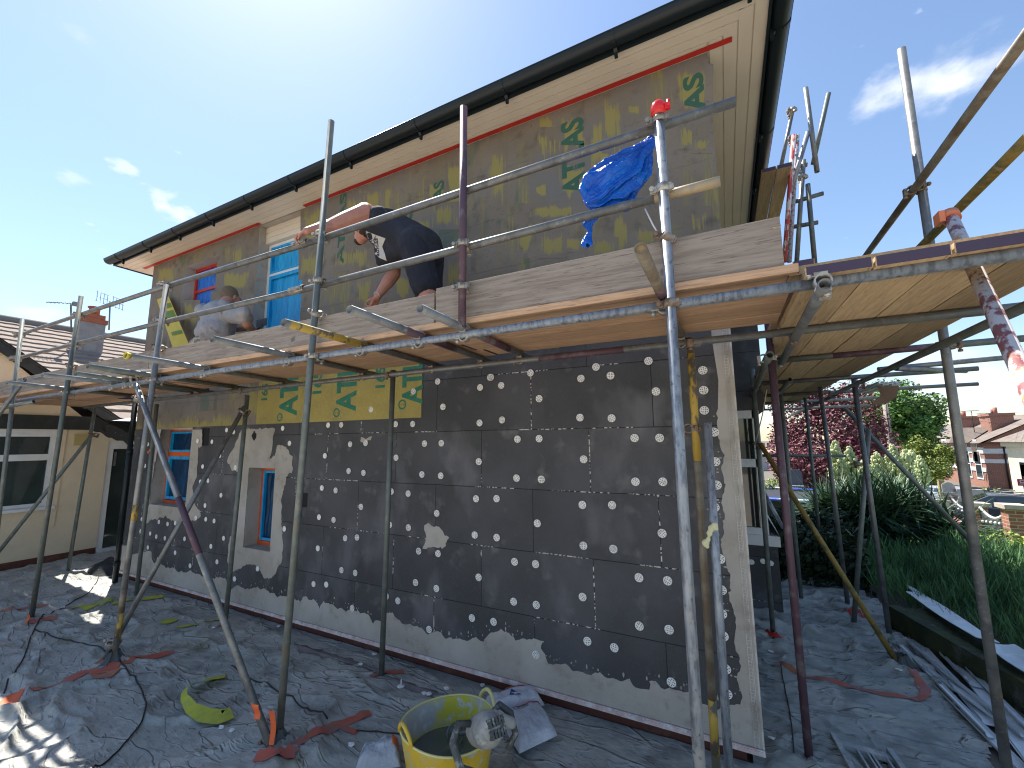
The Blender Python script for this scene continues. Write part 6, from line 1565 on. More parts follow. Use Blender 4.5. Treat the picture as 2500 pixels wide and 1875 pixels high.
aerial(269, 735, 806, -14.6, 1, 'square grid television aerial on the right of the bungalow chimney')

# ================================================================ TREES AND PLANTS
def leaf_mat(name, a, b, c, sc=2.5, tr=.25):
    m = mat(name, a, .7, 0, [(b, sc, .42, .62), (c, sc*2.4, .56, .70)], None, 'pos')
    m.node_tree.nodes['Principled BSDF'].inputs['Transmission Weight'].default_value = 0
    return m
bark = mat('brown bark', (.10,.075,.05), .95, 0, [((.06,.045,.03), 8, .45, .65)], (20, .02))
def crown(center, rad, n, size, seed, lumps=26, shell=.55, flat=1):
    """leaf-clump quads spread through lumps placed in an uneven ellipsoid"""
    r = random.Random(seed); mb = MB(); C0 = V(center); L = []
    for k in range(lumps):
        while True:
            p = V((r.uniform(-1, 1), r.uniform(-1, 1), r.uniform(-.85, 1)))
            if .35 < p.length < .92: break
        L.append((C0+V((p.x*rad[0], p.y*rad[1], p.z*rad[2])), r.uniform(.22, .42)))
    L.append((C0, .6))
    for k in range(n):
        c, s = r.choice(L) if r.random() < .93 else (C0, .95)
        d = V((r.gauss(0, 1), r.gauss(0, 1), r.gauss(0, 1))).normalized(); q = r.random()**(.35)
        p = c+V((d.x*rad[0], d.y*rad[1], d.z*rad[2]))*s*q
        a = (d*.6+V((r.gauss(0, .6), r.gauss(0, .6), r.gauss(0, .6)+.5))).normalized(); t = a.orthogonal().normalized(); t = Quaternion(a, r.uniform(0, 6.3)) @ t; u_ = a.cross(t)
        sz = size*r.uniform(.6, 1.3); w_ = sz*.55
        mb.add([p-t*sz*.5, p+u_*w_*.5+a*sz*.08, p+t*sz*.5, p-u_*w_*.5+a*sz*.08], [(0, 1, 2, 3)])
    return mb, L
def tree(name, base, H, rad, n, size, lm, lab, seed, cz=None, trunk_r=.16, lumps=26):
    base = V(base); cz = cz if cz else H-rad[2]; t = thing(name, lab, 'tree', base)
    mb, L = crown(base+V((0, 0, cz)), rad, n, size, seed, lumps); part(t, 'crown', mb, lm)
    r = random.Random(seed); tb_ = MB(); top = base+V((r.uniform(-.2, .2), r.uniform(-.2, .2), cz*.8))
    tb_.path([base, base.lerp(top, .5)+V((.1, 0, 0)), top], [trunk_r, trunk_r*.8, trunk_r*.55], 10)
    for c, s in L[:9]: tb_.path([base.lerp(top, .55+.4*r.random()), top.lerp(c, .5)+V((0, 0, .1)), c], [trunk_r*.4, trunk_r*.25, trunk_r*.08], 6)
    part(t, 'trunk', tb_, bark); return t
gz = hgt
p = dep(2035, 1290, 19); p.z = gz(p.x, p.y)
purple = leaf_mat('purple plum leaves', (.22,.065,.085), (.13,.035,.05), (.32,.13,.14), 2.2)
tree('purple_tree', (p.x, p.y, p.z), 6.35, (2.5, 2.5, 3.0), 24000, .17, purple, 'large purple leaved tree standing behind the scaffold on the right', 11, cz=3.35, lumps=34)
p = dep(2192, 1215, 40); green1 = leaf_mat('bright green leaves', (.12,.24,.035), (.05,.13,.03), (.20,.33,.06), 1.2)
tree('broadleaf_tree', (p.x, p.y, gz(p.x, p.y)), 9.6, (4.5, 4.4, 4.0), 26000, .36, green1, 'wide bright green tree rising behind the utility pole', 12, cz=5.6, trunk_r=.4, lumps=44)
p = dep(2272, 1185, 31); ygreen = leaf_mat('yellow green leaves', (.22,.27,.035), (.10,.15,.03), (.34,.34,.06), 2.0)
tree('small_tree', (p.x, p.y, gz(p.x, p.y)), 4.3, (1.55, 1.6, 1.8), 11000, .18, ygreen, 'yellow green small tree partly hiding the left side of the brick house', 13, cz=2.7, lumps=30)
p = dep(2240, 1150, 36); tree('small_tree', (p.x, p.y, gz(p.x, p.y)), 3.9, (1.9, 1.9, 1.8), 8000, .20, ygreen, 'low yellow green bushy tree directly behind the white flower spikes', 14, cz=2.4)
# shrubs
def shrub(px, py, t_, rad, n, size, lm, lab, seed, name='shrub', dz=0, cat='shrub'):
    p = dep(px, py, t_); z = gz(p.x, p.y); mb, L = crown(V((p.x, p.y, z+rad[2]*.8+dz)), rad, n, size, seed, 16)
    return single(name, mb, lm, lab, cat, None, None, (p.x, p.y, z))
lime = leaf_mat('lime shrub leaves', (.26,.34,.05), (.12,.20,.03), (.42,.45,.10), 4)
mixed = leaf_mat('garden green leaves', (.07,.14,.035), (.035,.08,.02), (.14,.22,.05), 6)
shrub(2450, 1185, 24, (1.8, 1.4, 1.0), 4500, .14, leaf_mat('variegated leaves', (.30,.38,.12), (.14,.24,.05), (.62,.62,.36), 5), 'pale variegated bush in front of the brick side wall', 21)
shrub(2335, 1345, 8.4, (.6, .6, .28), 2600, .075, lime, 'lime green shrub low behind the diagonal tube end', 22)
shrub(2440, 1330, 8.0, (.75, .6, .38), 3600, .075, lime, 'bright lime shrub in front of the brick pillars', 23, dz=.0)
shrub(2510, 1400, 6.2, (.45, .5, .38), 2600, .065, lime, 'yellow green shrub cut by the right frame edge', 24)
shrub(1950, 1215, 17, (1.8, .8, .5), 2600, .10, lime, 'low lime planting under the purple tree', 25, dz=.35)
shrub(1845, 1190, 15, (.9, .7, .7), 1500, .12, lime, 'small palm like green shrub seen left of the brown standard', 26, dz=.3)
shrub(1905, 1150, 19, (1.0, .8, .8), 1500, .12, lime, 'light green bush left of the purple tree', 27, dz=.4)
# clipped hedge
mb = MB(); a = dep(2400, 1188, 24); b_ = dep(2520, 1192, 22.5); r = random.Random(5)
for k in range(9000):
    t = r.random(); p = a.lerp(b_, t)+V((r.uniform(-.3, .3), r.uniform(-.5, .5), 0)); z = gz(p.x, p.y)+r.random()*1.15; p.z = z
    d = V((r.gauss(0, 1), r.gauss(0, 1), r.gauss(0, 1))).normalized(); t1 = d.orthogonal().normalized(); mb.add([p-t1*.05, p+d.cross(t1)*.03, p+t1*.05, p-d.cross(t1)*.03], [(0, 1, 2, 3)])
single('hedge', mb, leaf_mat('hedge green', (.22,.30,.04), (.12,.2,.03), (.3,.36,.07), 3), 'clipped lime green hedge behind the dark parked car', 'hedge', None, None, (a.x, a.y, gz(a.x, a.y)))
# yucca: a dark mound of sword leaves
def yucca(c, n, Lr, lab, seed, m, hgt_=.0, droop=.6, name='yucca', w_=.035):
    r = random.Random(seed); mb = MB(); c = V(c)
    for k in range(n):
        el = math.asin(min(1, max(-.45, r.uniform(-.38, 1)))); az = r.uniform(0, 2*PI); L = r.uniform(*Lr)
        d = V((math.cos(el)*math.cos(az), math.cos(el)*math.sin(az), math.sin(el))); s = d.cross(V((0, 0, 1))).normalized()
        base = c+V((r.gauss(0, .16), r.gauss(0, .16), r.uniform(0, hgt_))); pts = []; dr = droop*r.uniform(.2, 1)
        for j in range(5):
            t = j/4; pts.append(base+d*L*t+V((0, 0, -dr*L*t*t*.45)))
        o = len(mb.v); ww = w_*r.uniform(.7, 1.2)
        for j, p in enumerate(pts): q = ww*(1, 1.15, 1, .7, .06)[j]*.5; mb.v += [p-s*q, p+s*q]
        for j in range(4): mb.f.append([o+2*j, o+2*j+1, o+2*j+3, o+2*j+2])
    return mb
yl = mat('dark yucca leaves', (.035,.08,.042), .5, 0, [((.065,.13,.055), 4, .45, .62), ((.14,.13,.08), 7, .66, .72)], None)
p = dep(2110, 1290, 8.3); yb = V((p.x+.1, p.y, gz(p.x, p.y)-.12))
Yt = thing('yucca', 'big dark yucca with drooping sword leaves between the scaffold standards on the right', 'plant', (yb.x, yb.y, 0))
for k, (dx, dy, h_, nn, L) in enumerate(((0, 0, .75, 1150, (.7, 1.25)), (.55, .35, .95, 750, (.6, 1.1)), (-.5, .3, .80, 650, (.6, 1.05)), (.95, -.1, .55, 500, (.6, 1.1)))):
    part(Yt, 'leaf_rosette', yucca(yb+V((dx, dy, h_-.2)), nn, L, '', 50+k, yl, .5), yl)
mb = MB()
for dx, dy in ((0, 0), (.55, .35), (-.5, .3)): mb.path([yb+V((dx, dy, -.3)), yb+V((dx, dy, .6))], .09, 8)
part(Yt, 'trunk', mb, bark)
# dead brown skirt of hanging leaves
mb = MB(); r = random.Random(9)
for k in range(900):
    a = r.uniform(0, 2*PI); c = yb+V((r.uniform(-.8, 1.1), r.uniform(-.2, .4), r.uniform(.2, .6))); d = V((math.cos(a)*.5, math.sin(a)*.5, -.9)); e = c+d*r.uniform(.3, .75); s = V((-math.sin(a), math.cos(a), 0))*.012; mb.add([c-s, c+s, e], [(0, 1, 2)])
part(Yt, 'dead_leaves', mb, mat('dead leaf grey brown', (.10,.10,.065), .8, 0, [((.05,.06,.035), 5, .45, .6)]))
# flower spikes
fl = mat('cream yucca flowers', (.52,.55,.30), .8, 0, [((.36,.42,.20), 9, .42, .6), ((.72,.70,.44), 14, .56, .7)])
def spike(px, pb, pt, t_, w_, seed, lab):
    b0 = dep(px, pb, t_); z1 = dep(px, pt, t_).z; r = random.Random(seed); g = thing('flower_spike', lab, 'flower spike', b0, 'white yucca flower spikes')
    st = MB(); st.path([b0, V((b0.x, b0.y, z1))], [.03, .01], 6); part(g, 'stem', st, mixed)
    mb = MB(); H = z1-b0.z
    for k in range(300):
        v = r.random(); rad = w_*math.sin(PI*min(1, v*.86+.12))**.7*r.random()**.4; a = r.uniform(0, 6.3); c = V((b0.x+rad*math.cos(a), b0.y+rad*math.sin(a), b0.z+H*(.05+.95*v)))
        mb.ball(c, r.uniform(.020, .034), (1, 1, 1.25), 6, 4)
    mb.sm = set(); part(g, 'blossom', mb, fl)
for k, (px, pb, pt, t_, w_) in enumerate(((2052,1200,1078,10,.17),(2085,1205,1092,10,.16),(2042,1190,1115,10.2,.12),(2150,1200,1105,10.5,.17),(2193,1205,1086,10.3,.19),(2222,1210,1100,10.4,.16),(2255,1195,1115,11,.16),(2232,1160,1100,11.5,.14),(2120,1215,1125,10,.17))):
    spike(px, pb, pt, t_, w_, 70+k, ('leftmost cream flower spike rising from the yucca', 'second cream flower spike from the left above the yucca', 'short cream flower spike at the left side of the yucca', 'cream flower spike right of the leaning tube', 'tallest cream flower spike in front of the utility pole foot', 'cream flower spike just right of the tallest one', 'sunlit rightmost cream flower spike', 'small sunlit cream spike near the pole wires', 'low cream flower spike in the middle gap')[k])
# ground cover: soft green lavender like mass behind the retaining wall
mb = MB(); r = random.Random(31)
for k in range(42000):
    u, v = r.random()*1.75-.75, r.random()**.8; p = W0.lerp(W2, u*1.0)+V((.96, .27, 0))*(.40+3.6*v); base = V((p.x, p.y, .05)); hh = (.20+.50*min(1, v*2.2)*(1-.3*v))*(1 if u > 0 else 1+.3*u)*(.8+.45*n1((p.x*2.2, p.y*2.2, 1)))
    a = r.uniform(0, 6.3); d = V((math.cos(a)*r.uniform(.1, .7), math.sin(a)*r.uniform(.1, .7), 1)).normalized(); c = base+V((0, 0, hh*r.random()))
    e = c+d*r.uniform(.10, .24); s = d.orthogonal().normalized()*.006; s = Quaternion(d, r.uniform(0, 6)) @ s; mb.add([c-s, c+s, e+s*.3, e-s*.3], [(0, 1, 2, 3)])
single('ground_cover', mb, mat('soft blue green foliage', (.11,.23,.085), .8, 0, [((.06,.14,.055), 2.2, .42, .6), ((.20,.33,.09), 5, .55, .68), ((.40,.45,.40), 30, .72, .74)]), 'soft green feathery planting covering the garden bed behind the retaining wall', 'plants', None, 'stuff', (2.5, 5, 0))
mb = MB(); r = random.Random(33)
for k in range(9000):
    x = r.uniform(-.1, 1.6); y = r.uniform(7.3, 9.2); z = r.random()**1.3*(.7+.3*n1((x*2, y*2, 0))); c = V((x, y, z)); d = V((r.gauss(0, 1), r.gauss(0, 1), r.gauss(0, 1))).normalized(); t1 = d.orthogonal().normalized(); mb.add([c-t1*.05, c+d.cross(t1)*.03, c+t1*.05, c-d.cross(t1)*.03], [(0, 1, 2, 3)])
single('dark_hedge', mb, leaf_mat('very dark hedge leaves', (.018,.04,.012), (.01,.022,.008), (.05,.08,.02), 4), 'dark hedge at the end of the ground sheet behind the standards', 'hedge', None, None, (.8, 8.2, 0))  # very dark green leaf colour, varied at random
# ================================================================ GARDEN WALLS, TRAMPOLINE
brick_m = mat('red brick', (.36,.13,.08), .9, 0, [((.28,.09,.055), 3, .45, .65)])
def brickify(m, sx=4.2, mort=(.38,.34,.30), c1=(.36,.12,.07), c2=(.26,.085,.05), axis='xz'):
    N = m.node_tree.nodes; L = m.node_tree.links; geo = N.new('ShaderNodeNewGeometry'); sp = N.new('ShaderNodeSeparateXYZ'); L.new(geo.outputs['Position'], sp.inputs[0])
    ad = N.new('ShaderNodeMath'); ad.operation = 'ADD'; L.new(sp.outputs[0], ad.inputs[0]); L.new(sp.outputs[1], ad.inputs[1])
    cx = N.new('ShaderNodeCombineXYZ'); L.new(ad.outputs[0], cx.inputs[0]); L.new(sp.outputs[2], cx.inputs[1])
    br = N.new('ShaderNodeTexBrick'); br.inputs['Scale'].default_value = 1; br.inputs['Brick Width'].default_value = .225; br.inputs['Row Height'].default_value = .075
    br.inputs['Mortar Size'].default_value = .008; br.inputs['Color1'].default_value = (*c1, 1); br.inputs['Color2'].default_value = (*c2, 1); br.inputs['Mortar'].default_value = (*mort, 1)
    L.new(cx.outputs[0], br.inputs['Vector']); L.new(br.outputs['Color'], N['Principled BSDF'].inputs['Base Color'])
brickify(brick_m)
stone = mat('pale coping stone', (.48,.40,.34), .9, 0, [((.38,.32,.27), 4, .45, .65)])
a = on(1872, 1277, 'y', 11.0); b_ = on(1972, 1285, 'y', 11.0); mb = MB(); lw = thing('garden_wall', 'low brick garden wall with pale stone coping below the lawn', 'wall', (a.x+.8, 11, 0))
zt = on(1900, 1270, 'y', 11).z; mb.box(a.x-1.2, b_.x+1.0, 11, 11.25, zt-.18, zt); part(lw, 'brickwork', mb, brick_m); mb = MB(); mb.box(a.x-1.3, b_.x+1.1, 10.6, 11.3, zt-.32, zt-.181); part(lw, 'coping', mb, stone)
mb = MB(); mb.box(a.x-1.2, b_.x+1.0, 11.04, 11.2, zt-1.6, zt-.321); part(lw, 'base', mb, moss)
tc2 = dep(1925, 1215, 13.5); tr_ = thing('trampoline', 'trampoline with a blue and white rim pad and dark skirt on the lawn', 'trampoline', (tc2.x, tc2.y, gz(tc2.x, tc2.y)))
ztr = dep(1960, 1205, 13.5).z; rt = 1.75
mb = MB(); mb.lathe([(rt-.28, ztr+.02), (rt-.02, ztr+.035), (rt+.02, ztr-.03), (rt-.04, ztr-.05)], (tc2.x, tc2.y, 0), 40); part(tr_, 'rim_pad', mb, mat('blue white pad', (.02,.07,.42), .4, 0, [((.45,.55,.62), 1.6, .54, .57, (1,1,4))]))
mb = MB(); mb.lathe([(.0, ztr), (rt-.27, ztr)], (tc2.x, tc2.y, 0), 40); part(tr_, 'mat', mb, tee_blk)
mb = MB(); mb.lathe([(rt-.08, gz(tc2.x, tc2.y)+.15), (rt-.08, ztr-.05)], (tc2.x, tc2.y, 0), 40); part(tr_, 'skirt', mb, mat('dark skirt', (.02,.022,.022), .8))
for k in range(8):
    t = 2*PI*k/8+.2; mb = MB(); mb.box(tc2.x+rt*math.cos(t)-.05, tc2.x+rt*math.cos(t)+.05, tc2.y+rt*math.sin(t)-.03, tc2.y+rt*math.sin(t)+.03, gz(tc2.x, tc2.y), ztr-.04); part(tr_, 'leg', mb, galv)
cpos = dep(1938, 1180, 14.5); mb = MB(); cgx = [(-.27, 0), (.27, 0), (.27, .42), (.2, .52), (-.2, .52), (-.27, .42)]
mb.prism([(cpos.x+x, cpos.y, cpos.z-.05+z) for x, z in cgx], (0, .03, 0)); mb.box(cpos.x-.27, cpos.x+.27, cpos.y-.45, cpos.y, cpos.z-.09, cpos.z-.05)
mb.tube((cpos.x-.25, cpos.y-.4, gz(cpos.x, cpos.y)), (cpos.x-.25, cpos.y-.4, cpos.z-.08), .02, n=6); mb.tube((cpos.x+.25, cpos.y-.4, gz(cpos.x, cpos.y)), (cpos.x+.25, cpos.y-.4, cpos.z-.08), .02, n=6); mb.tube((cpos.x-.25, cpos.y, gz(cpos.x, cpos.y)), (cpos.x-.25, cpos.y, cpos.z), .02, n=6); mb.tube((cpos.x+.25, cpos.y, gz(cpos.x, cpos.y)), (cpos.x+.25, cpos.y, cpos.z), .02, n=6)
single('garden_chair', mb, mat('grey mesh chair', (.13,.13,.15), .6), 'grey garden chair back showing above the trampoline', 'chair')
# low wall with pale top + brick pillar wall with chain
pil = [(2326, 1268, 1203, 16.5), (2404, 1345, 1229, 11.2), (2489, 1345, 1233, 9.0)]
bwl = thing('boundary_wall', 'brick boundary wall with stone capped pillars and looped white chain above black railings', 'wall', dep(2404, 1345, 11.2))
PT = []
for (px, pb, pt, t_) in pil:
    b0 = dep(px, pb, t_); zt = dep(px, pt, t_).z; PT.append((b0, zt)); mb = MB(); w_ = .14
    mb.box(b0.x-w_, b0.x+w_, b0.y-w_, b0.y+w_, b0.z-1.2, zt-.09); pp = part(bwl, 'pillar', mb, brick_m)
    mb = MB(); mb.box(b0.x-w_-.06, b0.x+w_+.06, b0.y-w_-.06, b0.y+w_+.06, zt-.09, zt); part(pp, 'cap', mb, stone)
for i in range(2):
    (p0, z0), (p1, z1) = PT[i], PT[i+1]; d = (p1-p0); d.z = 0; dn = d.normalized(); s = V((dn.y, -dn.x, 0))
    za = z0-.85; zb = z1-.85; mb = MB(); a = p0+dn*.14; b_ = p1-dn*.14
    mb.prism([V((a.x, a.y, za-1.5)), V((b_.x, b_.y, zb-1.5)), V((b_.x, b_.y, zb)), V((a.x, a.y, za))], s*.2); part(bwl, 'brickwork', mb, brick_m)
    mb = MB(); N_ = 26
    for k in range(N_+1):
        t = k/N_; p = a.lerp(b_, t); z = (za+(zb-za)*t); dip = .45*math.sin(PI*t); zt = (z0+(z1-z0)*t)-.12-dip*.6
        mb.tube((p.x, p.y, z), (p.x, p.y, zt), .008, n=5)
    part(bwl, 'railing', mb, blk)
    mb = MB()
    for k in range(30):
        t = k/29; p = a.lerp(b_, t); zt = (z0+(z1-z0)*t)-.09-.45*.6*math.sin(PI*t); mb.ball((p.x, p.y, zt), .034, nu=6, nv=4)
    part(bwl, 'white_finials', mb, white_pvc)
    mb = MB()
    for k in range(7):
        t = (k+.5)/7; p = a.lerp(b_, t); z = za+(zb-za)*t+.38; mb.ball((p.x, p.y, z), .04, nu=6, nv=4)
    part(bwl, 'white_ball', mb, white_pvc)
mb = MB(); a = dep(2262, 1214, 15.0); b_ = dep(2322, 1222, 13.0); d = (b_-a).normalized(); s = V((d.y, -d.x, 0)).normalized(); mb.prism([a, b_, b_+s*.35, a+s*.35], (0, 0, -.07)); mb.prism([a+s*.05-V((0,0,.071)), b_+s*.05-V((0,0,.071)), b_+s*.25-V((0,0,.071)), a+s*.25-V((0,0,.071))], (0, 0, -1.2))
single('garden_wall', mb, stone, 'pale topped low garden wall behind the yucca leaves', 'wall')
# white picket gate and block wall across the road
mb = MB(); a = dep(2305, 1208, 22); b_ = dep(2352, 1210, 22)
for k in range(9): p = a.lerp(b_, k/8*.55); mb.box(p.x-.05, p.x+.05, p.y-.02, p.y+.02, p.z-.3, p.z+.55+.12*math.sin(PI*k/8))
mb.box(a.x+(b_.x-a.x)*.58, b_.x+.6, a.y, a.y+.2, a.z-.5, a.z+.32)
single('garden_gate', mb, mat('off white timber', (.5,.45,.40), .8), 'curved pale picket gate beside a white block wall across the road', 'gate')
mb = MB(); a = dep(2300, 1200, 24); mb.box(a.x-.12, a.x+.12, a.y-.12, a.y+.12, gz(a.x, a.y)-.5, dep(2300, 1172, 24).z); single('gate_post', mb, mat('lichen covered post', (.33,.27,.12), .9), 'tall lichen covered post beside the picket gate', 'post')
# ================================================================ STREET: houses, pole, cars
def brick_house():
    c = dep(2416, 1190, 38); X, Y = c.x, c.y; zg = gz(X, Y)-.3; ez = dep(2414, 1082, 38).z; D_ = 20.0; Wd = 9.0
    h = thing('brick_house', 'red brick villa with white stone bands, dormer and two chimneys across the road', 'house', (X+4, Y+6, zg))
    mb = MB(); mb.box(X, X+Wd, Y, Y+D_, zg-1, ez); part(h, 'wall', mb, brick_m)
    mb = MB()
    for zz, th in ((ez-.95, .55), (dep(2420, 1131, 38).z, .36), (dep(2420, 1146, 38).z-.25, .35)):
        mb.box(X-.06, X-.001, Y-.03, Y+D_, zz, zz+th); mb.box(X-.06, X+(1.6 if th > .5 else 6.5), Y-.05, Y-.001, zz, zz+th-(.1 if th > .5 else .0)) if th != .35 else None
    part(h, 'stone_band', mb, white_pvc)
    rz = dep(2450, 1025, 42).z; mb = MB(); e = .4
    vs = [(X-e, Y-e, ez), (X+Wd+e, Y-e, ez), (X+Wd+e, Y+D_, ez), (X-e, Y+D_, ez), (X+Wd/2, Y-e, rz+.4), (X+Wd/2, Y+D_-5, rz+.4)]
    mb.add(vs, [(0, 4, 5, 3), (1, 2, 5, 4), (2, 3, 5), (3, 2, 1, 0)]); mb.add([(X, Y+.01, ez), (X+Wd, Y+.01, ez), (X+Wd/2, Y+.01, rz+.3)], [(0, 1, 2)])
    part(h, 'roof', mb, mat('brown slate', (.20,.165,.14), .9, 0, [((.15,.12,.105), 2, .45, .65)], (6, .03)))
    mb = MB(); mb.add([(X, Y-.004, ez), (X+Wd, Y-.004, ez), (X+Wd/2, Y-.004, rz+.3)], [(0, 1, 2)]); part(h, 'gable', mb, brick_m)
    # little front gable roof
    mb = MB(); yb_ = Y+3.2; mb.add([(X-.5, yb_-1.9, ez+.02), (X-.5, yb_+1.9, ez+.02), (X-.5, yb_, ez+1.5), (X+2.1, yb_, ez+1.5)], [(0, 1, 2), (0, 2, 3), (1, 3, 2)]); part(h, 'front_gable', mb, MATS['brown slate'])
    for (px, ww, y_) in ((2416, 1.6, 3.0), (2394, 1.6, 9.0)):
        mb = MB(); mb.box(X+1.6, X+3.2, Y+y_-.9, Y+y_+.9, ez, rz+.3); mb.box(X+1.5, X+3.3, Y+y_-1.0, Y+y_+1.0, rz+.3, rz+.55); cc = part(h, 'chimney', mb, brick_m)
        mb = MB(); mb.tube((X+2.4, Y+y_, rz+.5), (X+2.4, Y+y_, rz+1.15), .16, n=8); mb.tube((X+2.4, Y+y_+.5, rz+.5), (X+2.4, Y+y_+.5, rz+1.0), .14, n=8); part(cc, 'chimney_pot', mb, brick_m)
    mb = MB(); yd = Y+14.0; mb.box(X-.2, X+2.2, yd-.9, yd+.9, ez+.35, ez+1.9); d_ = part(h, 'dormer', mb, white_pvc)
    mb = MB(); 
    for s in (-1, 1): mb.box(X-.22, X-.2, yd+s*.42-.3, yd+s*.42+.3, ez+.65, ez+1.6)
    part(d_, 'pane', mb, glass)
    def win(y, z, w_, hh):
        mb = MB(); mb.box(X-.05, X-.001, y-w_/2-.12, y+w_/2+.12, z-.12, z+hh+.12); f = part(h, 'window', mb, white_pvc)
        mb = MB()
        for k in range(2): mb.box(X-.07, X-.051, y-w_/2, y+w_/2, z+hh*k/2+.05, z+hh*(k+1)/2-.05)
        part(f, 'pane', mb, glass)
    z1_ = dep(2410, 1110, 38).z; 
    for y in (1.5, 3.3, 7.5, 9.5, 12): win(Y+y, z1_-.75, .85, 2.0)
    for y in (1.2, 3.2, 7.5, 9.5): win(Y+y, zg+1.1, .95, 2.5)
    mb = MB(); mb.tube((X+1.3, Y-.07, zg), (X+1.3, Y-.07, ez), .06, n=6); part(h, 'downpipe', mb, blk)
    return c, ez
bc, bez = brick_house()
def cream_house():
    c = dep(2497, 1190, 30); X, Y = c.x, c.y; zg = gz(X, Y)-.3; ez = dep(2465, 1079, 30).z
    h = thing('cream_house', 'bright cream painted house at the right edge of the street', 'house', (X+4, Y+4, zg))
    cm = mat('bright cream paint', (.72,.66,.50), .8, 0, [((.62,.57,.43), 2, .45, .65)])
    mb = MB(); mb.box(X, X+9, Y-9, Y+1.2, zg-1, ez); part(h, 'wall', mb, cm)
    mb = MB(); mb.add([(X-.6, Y-9.5, ez), (X+9.5, Y-9.5, ez), (X+9.5, Y+1.7, ez), (X-.6, Y+1.7, ez), (X+4.5, Y-4, ez+3.2), (X+4.5, Y-3, ez+3.2)], [(0, 1, 4), (1, 2, 5, 4), (2, 3, 5), (3, 0, 4, 5), (3, 2, 1, 0)]); part(h, 'roof', mb, MATS['brown slate'])
    mb = MB(); mb.box(X-.25, X-.001, Y-9, Y+1.3, ez-.35, ez-.02); part(h, 'cornice', mb, cm)
    for z, hh in ((dep(2490, 1170, 30).z-.9, 2.0), (zg+1.0, 2.1)):
        mb = MB(); mb.box(X-.06, X-.001, Y-1.7, Y-.2, z-.12, z+hh+.12); f = part(h, 'window', mb, white_pvc); mb = MB()
        for k in range(2): mb.box(X-.08, X-.061, Y-1.55, Y-.35, z+hh*k/2+.05, z+hh*(k+1)/2-.05)
        part(f, 'pane', mb, glass)
cream_house()
# distant terrace seen under the scaffold on the left of the purple tree
mb = MB(); a = dep(1848, 1135, 60); b_ = dep(1910, 1135, 64); far = thing('terraced_houses', 'distant pale terraced houses with a row of chimney pots seen under the deck', 'house', a)
mb.prism([a-V((3, 0, 4)), b_+V((6, 0, -4)), b_+V((6, 0, dep(1880, 1110, 60).z-b_.z)), a+V((-3, 0, dep(1880, 1110, 60).z-a.z))], (0, 6, 0)); part(far, 'wall', mb, mat('pale grey render', (.5,.5,.5), .9))
zr = dep(1880, 1110, 60).z; z2 = dep(1880, 1094, 60).z; mb = MB(); mb.prism([(a.x-3, a.y-.5, zr), (b_.x+6, b_.y-.5, zr), (b_.x+6, b_.y+3, z2), (a.x-3, a.y+3, z2)], (0, .3, 0)); part(far, 'roof', mb, mat('sandy roof', (.42,.30,.22), .9))
mb = MB()
for k in range(16): x = a.x-2+(b_.x-a.x+6)*k/16; mb.box(x, x+.35, a.y+2.6, a.y+3.1, z2-.3, z2+.75)
part(far, 'chimney_pots', mb, brick_m)
# utility pole and wires
pb_ = dep(2186, 1180, 24); pt_ = dep(2166, 955, 24); up = thing('utility_pole', 'grey wooden utility pole carrying wires in front of the green tree', 'utility pole', (pb_.x, pb_.y, gz(pb_.x, pb_.y)))
pw = mat('grey weathered timber', (.36,.31,.26), .9, 0, [((.25,.21,.18), 5, .45, .65, (3, 3, .4))])
mb = MB(); mb.tube((pb_.x, pb_.y, gz(pb_.x, pb_.y)), (pb_.x, pb_.y, pt_.z), .15, .12, n=12); part(up, 'pole', mb, pw)
mb = MB(); mb.tube((pb_.x, pb_.y-.12, pt_.z-.7), (pb_.x, pb_.y-.12, pt_.z-2.6), .03, n=6); part(up, 'cable_guard', mb, blk)
mb = MB()
for k, (ex, ey, et) in enumerate(((2560, 1000, 30), (2560, 1008, 34), (2560, 985, 38), (1800, 1040, 60), (2560, 1035, 26))):
    e = dep(ex, ey, et); s0 = V((pb_.x, pb_.y, pt_.z-.15)); mb.path([s0.lerp(e, t)+V((0, 0, -1.2*math.sin(PI*t)*.5)) for t in [j/12 for j in range(13)]], .008, 4)
part(up, 'wires', mb, blk)
def roof_aerial(px, pt, pb, t_, lab):
    p = dep(px, pt, t_); q = dep(px, pb, t_); t = thing('tv_aerial', lab, 'aerial', q); mb = MB(); mb.tube((p.x, p.y, q.z-.6), p, .03, n=5); part(t, 'mast', mb, blk); mb = MB()
    mb.tube(p+V((-.7, 0, 0)), p+V((.6, 0, .03)), .022, n=5)
    for j in range(6): mb.tube(p+V((-.6+.2*j, -.2, 0)), p+V((-.6+.2*j, .2, 0)), .012, n=4)
    part(t, 'head', mb, blk)
roof_aerial(2371, 1003, 1040, 41, 'taller roof aerial by the left chimney of the brick house'); roof_aerial(2409, 1009, 1035, 41, 'shorter roof aerial between the two brick chimneys')
# estate agent board
a = dep(2486, 1186, 20); mb = MB(); mb.box(a.x, a.x+.7, a.y, a.y+.03, a.z-.0, a.z+.32); eb = thing('sign_board', 'small dark red sign board on a post at the right edge', 'sign', (a.x+.3, a.y, gz(a.x, a.y))); part(eb, 'board', mb, mat('dark red sign', (.30,.02,.03), .5))
mb = MB(); mb.box(a.x+.32, a.x+.38, a.y+.031, a.y+.06, gz(a.x, a.y), a.z+.3); part(eb, 'post', mb, white_pvc)
mb = MB(); mb.box(a.x+.05, a.x+.65, a.y-.005, a.y-.001, a.z+.08, a.z+.10); vs, fs = text_tris('Cha', .2, .003); mb.add([(a.x+.06+v.x, a.y-.004, a.z+.14+v.y) for v in vs], fs); part(eb, 'writing', mb, white_pvc)
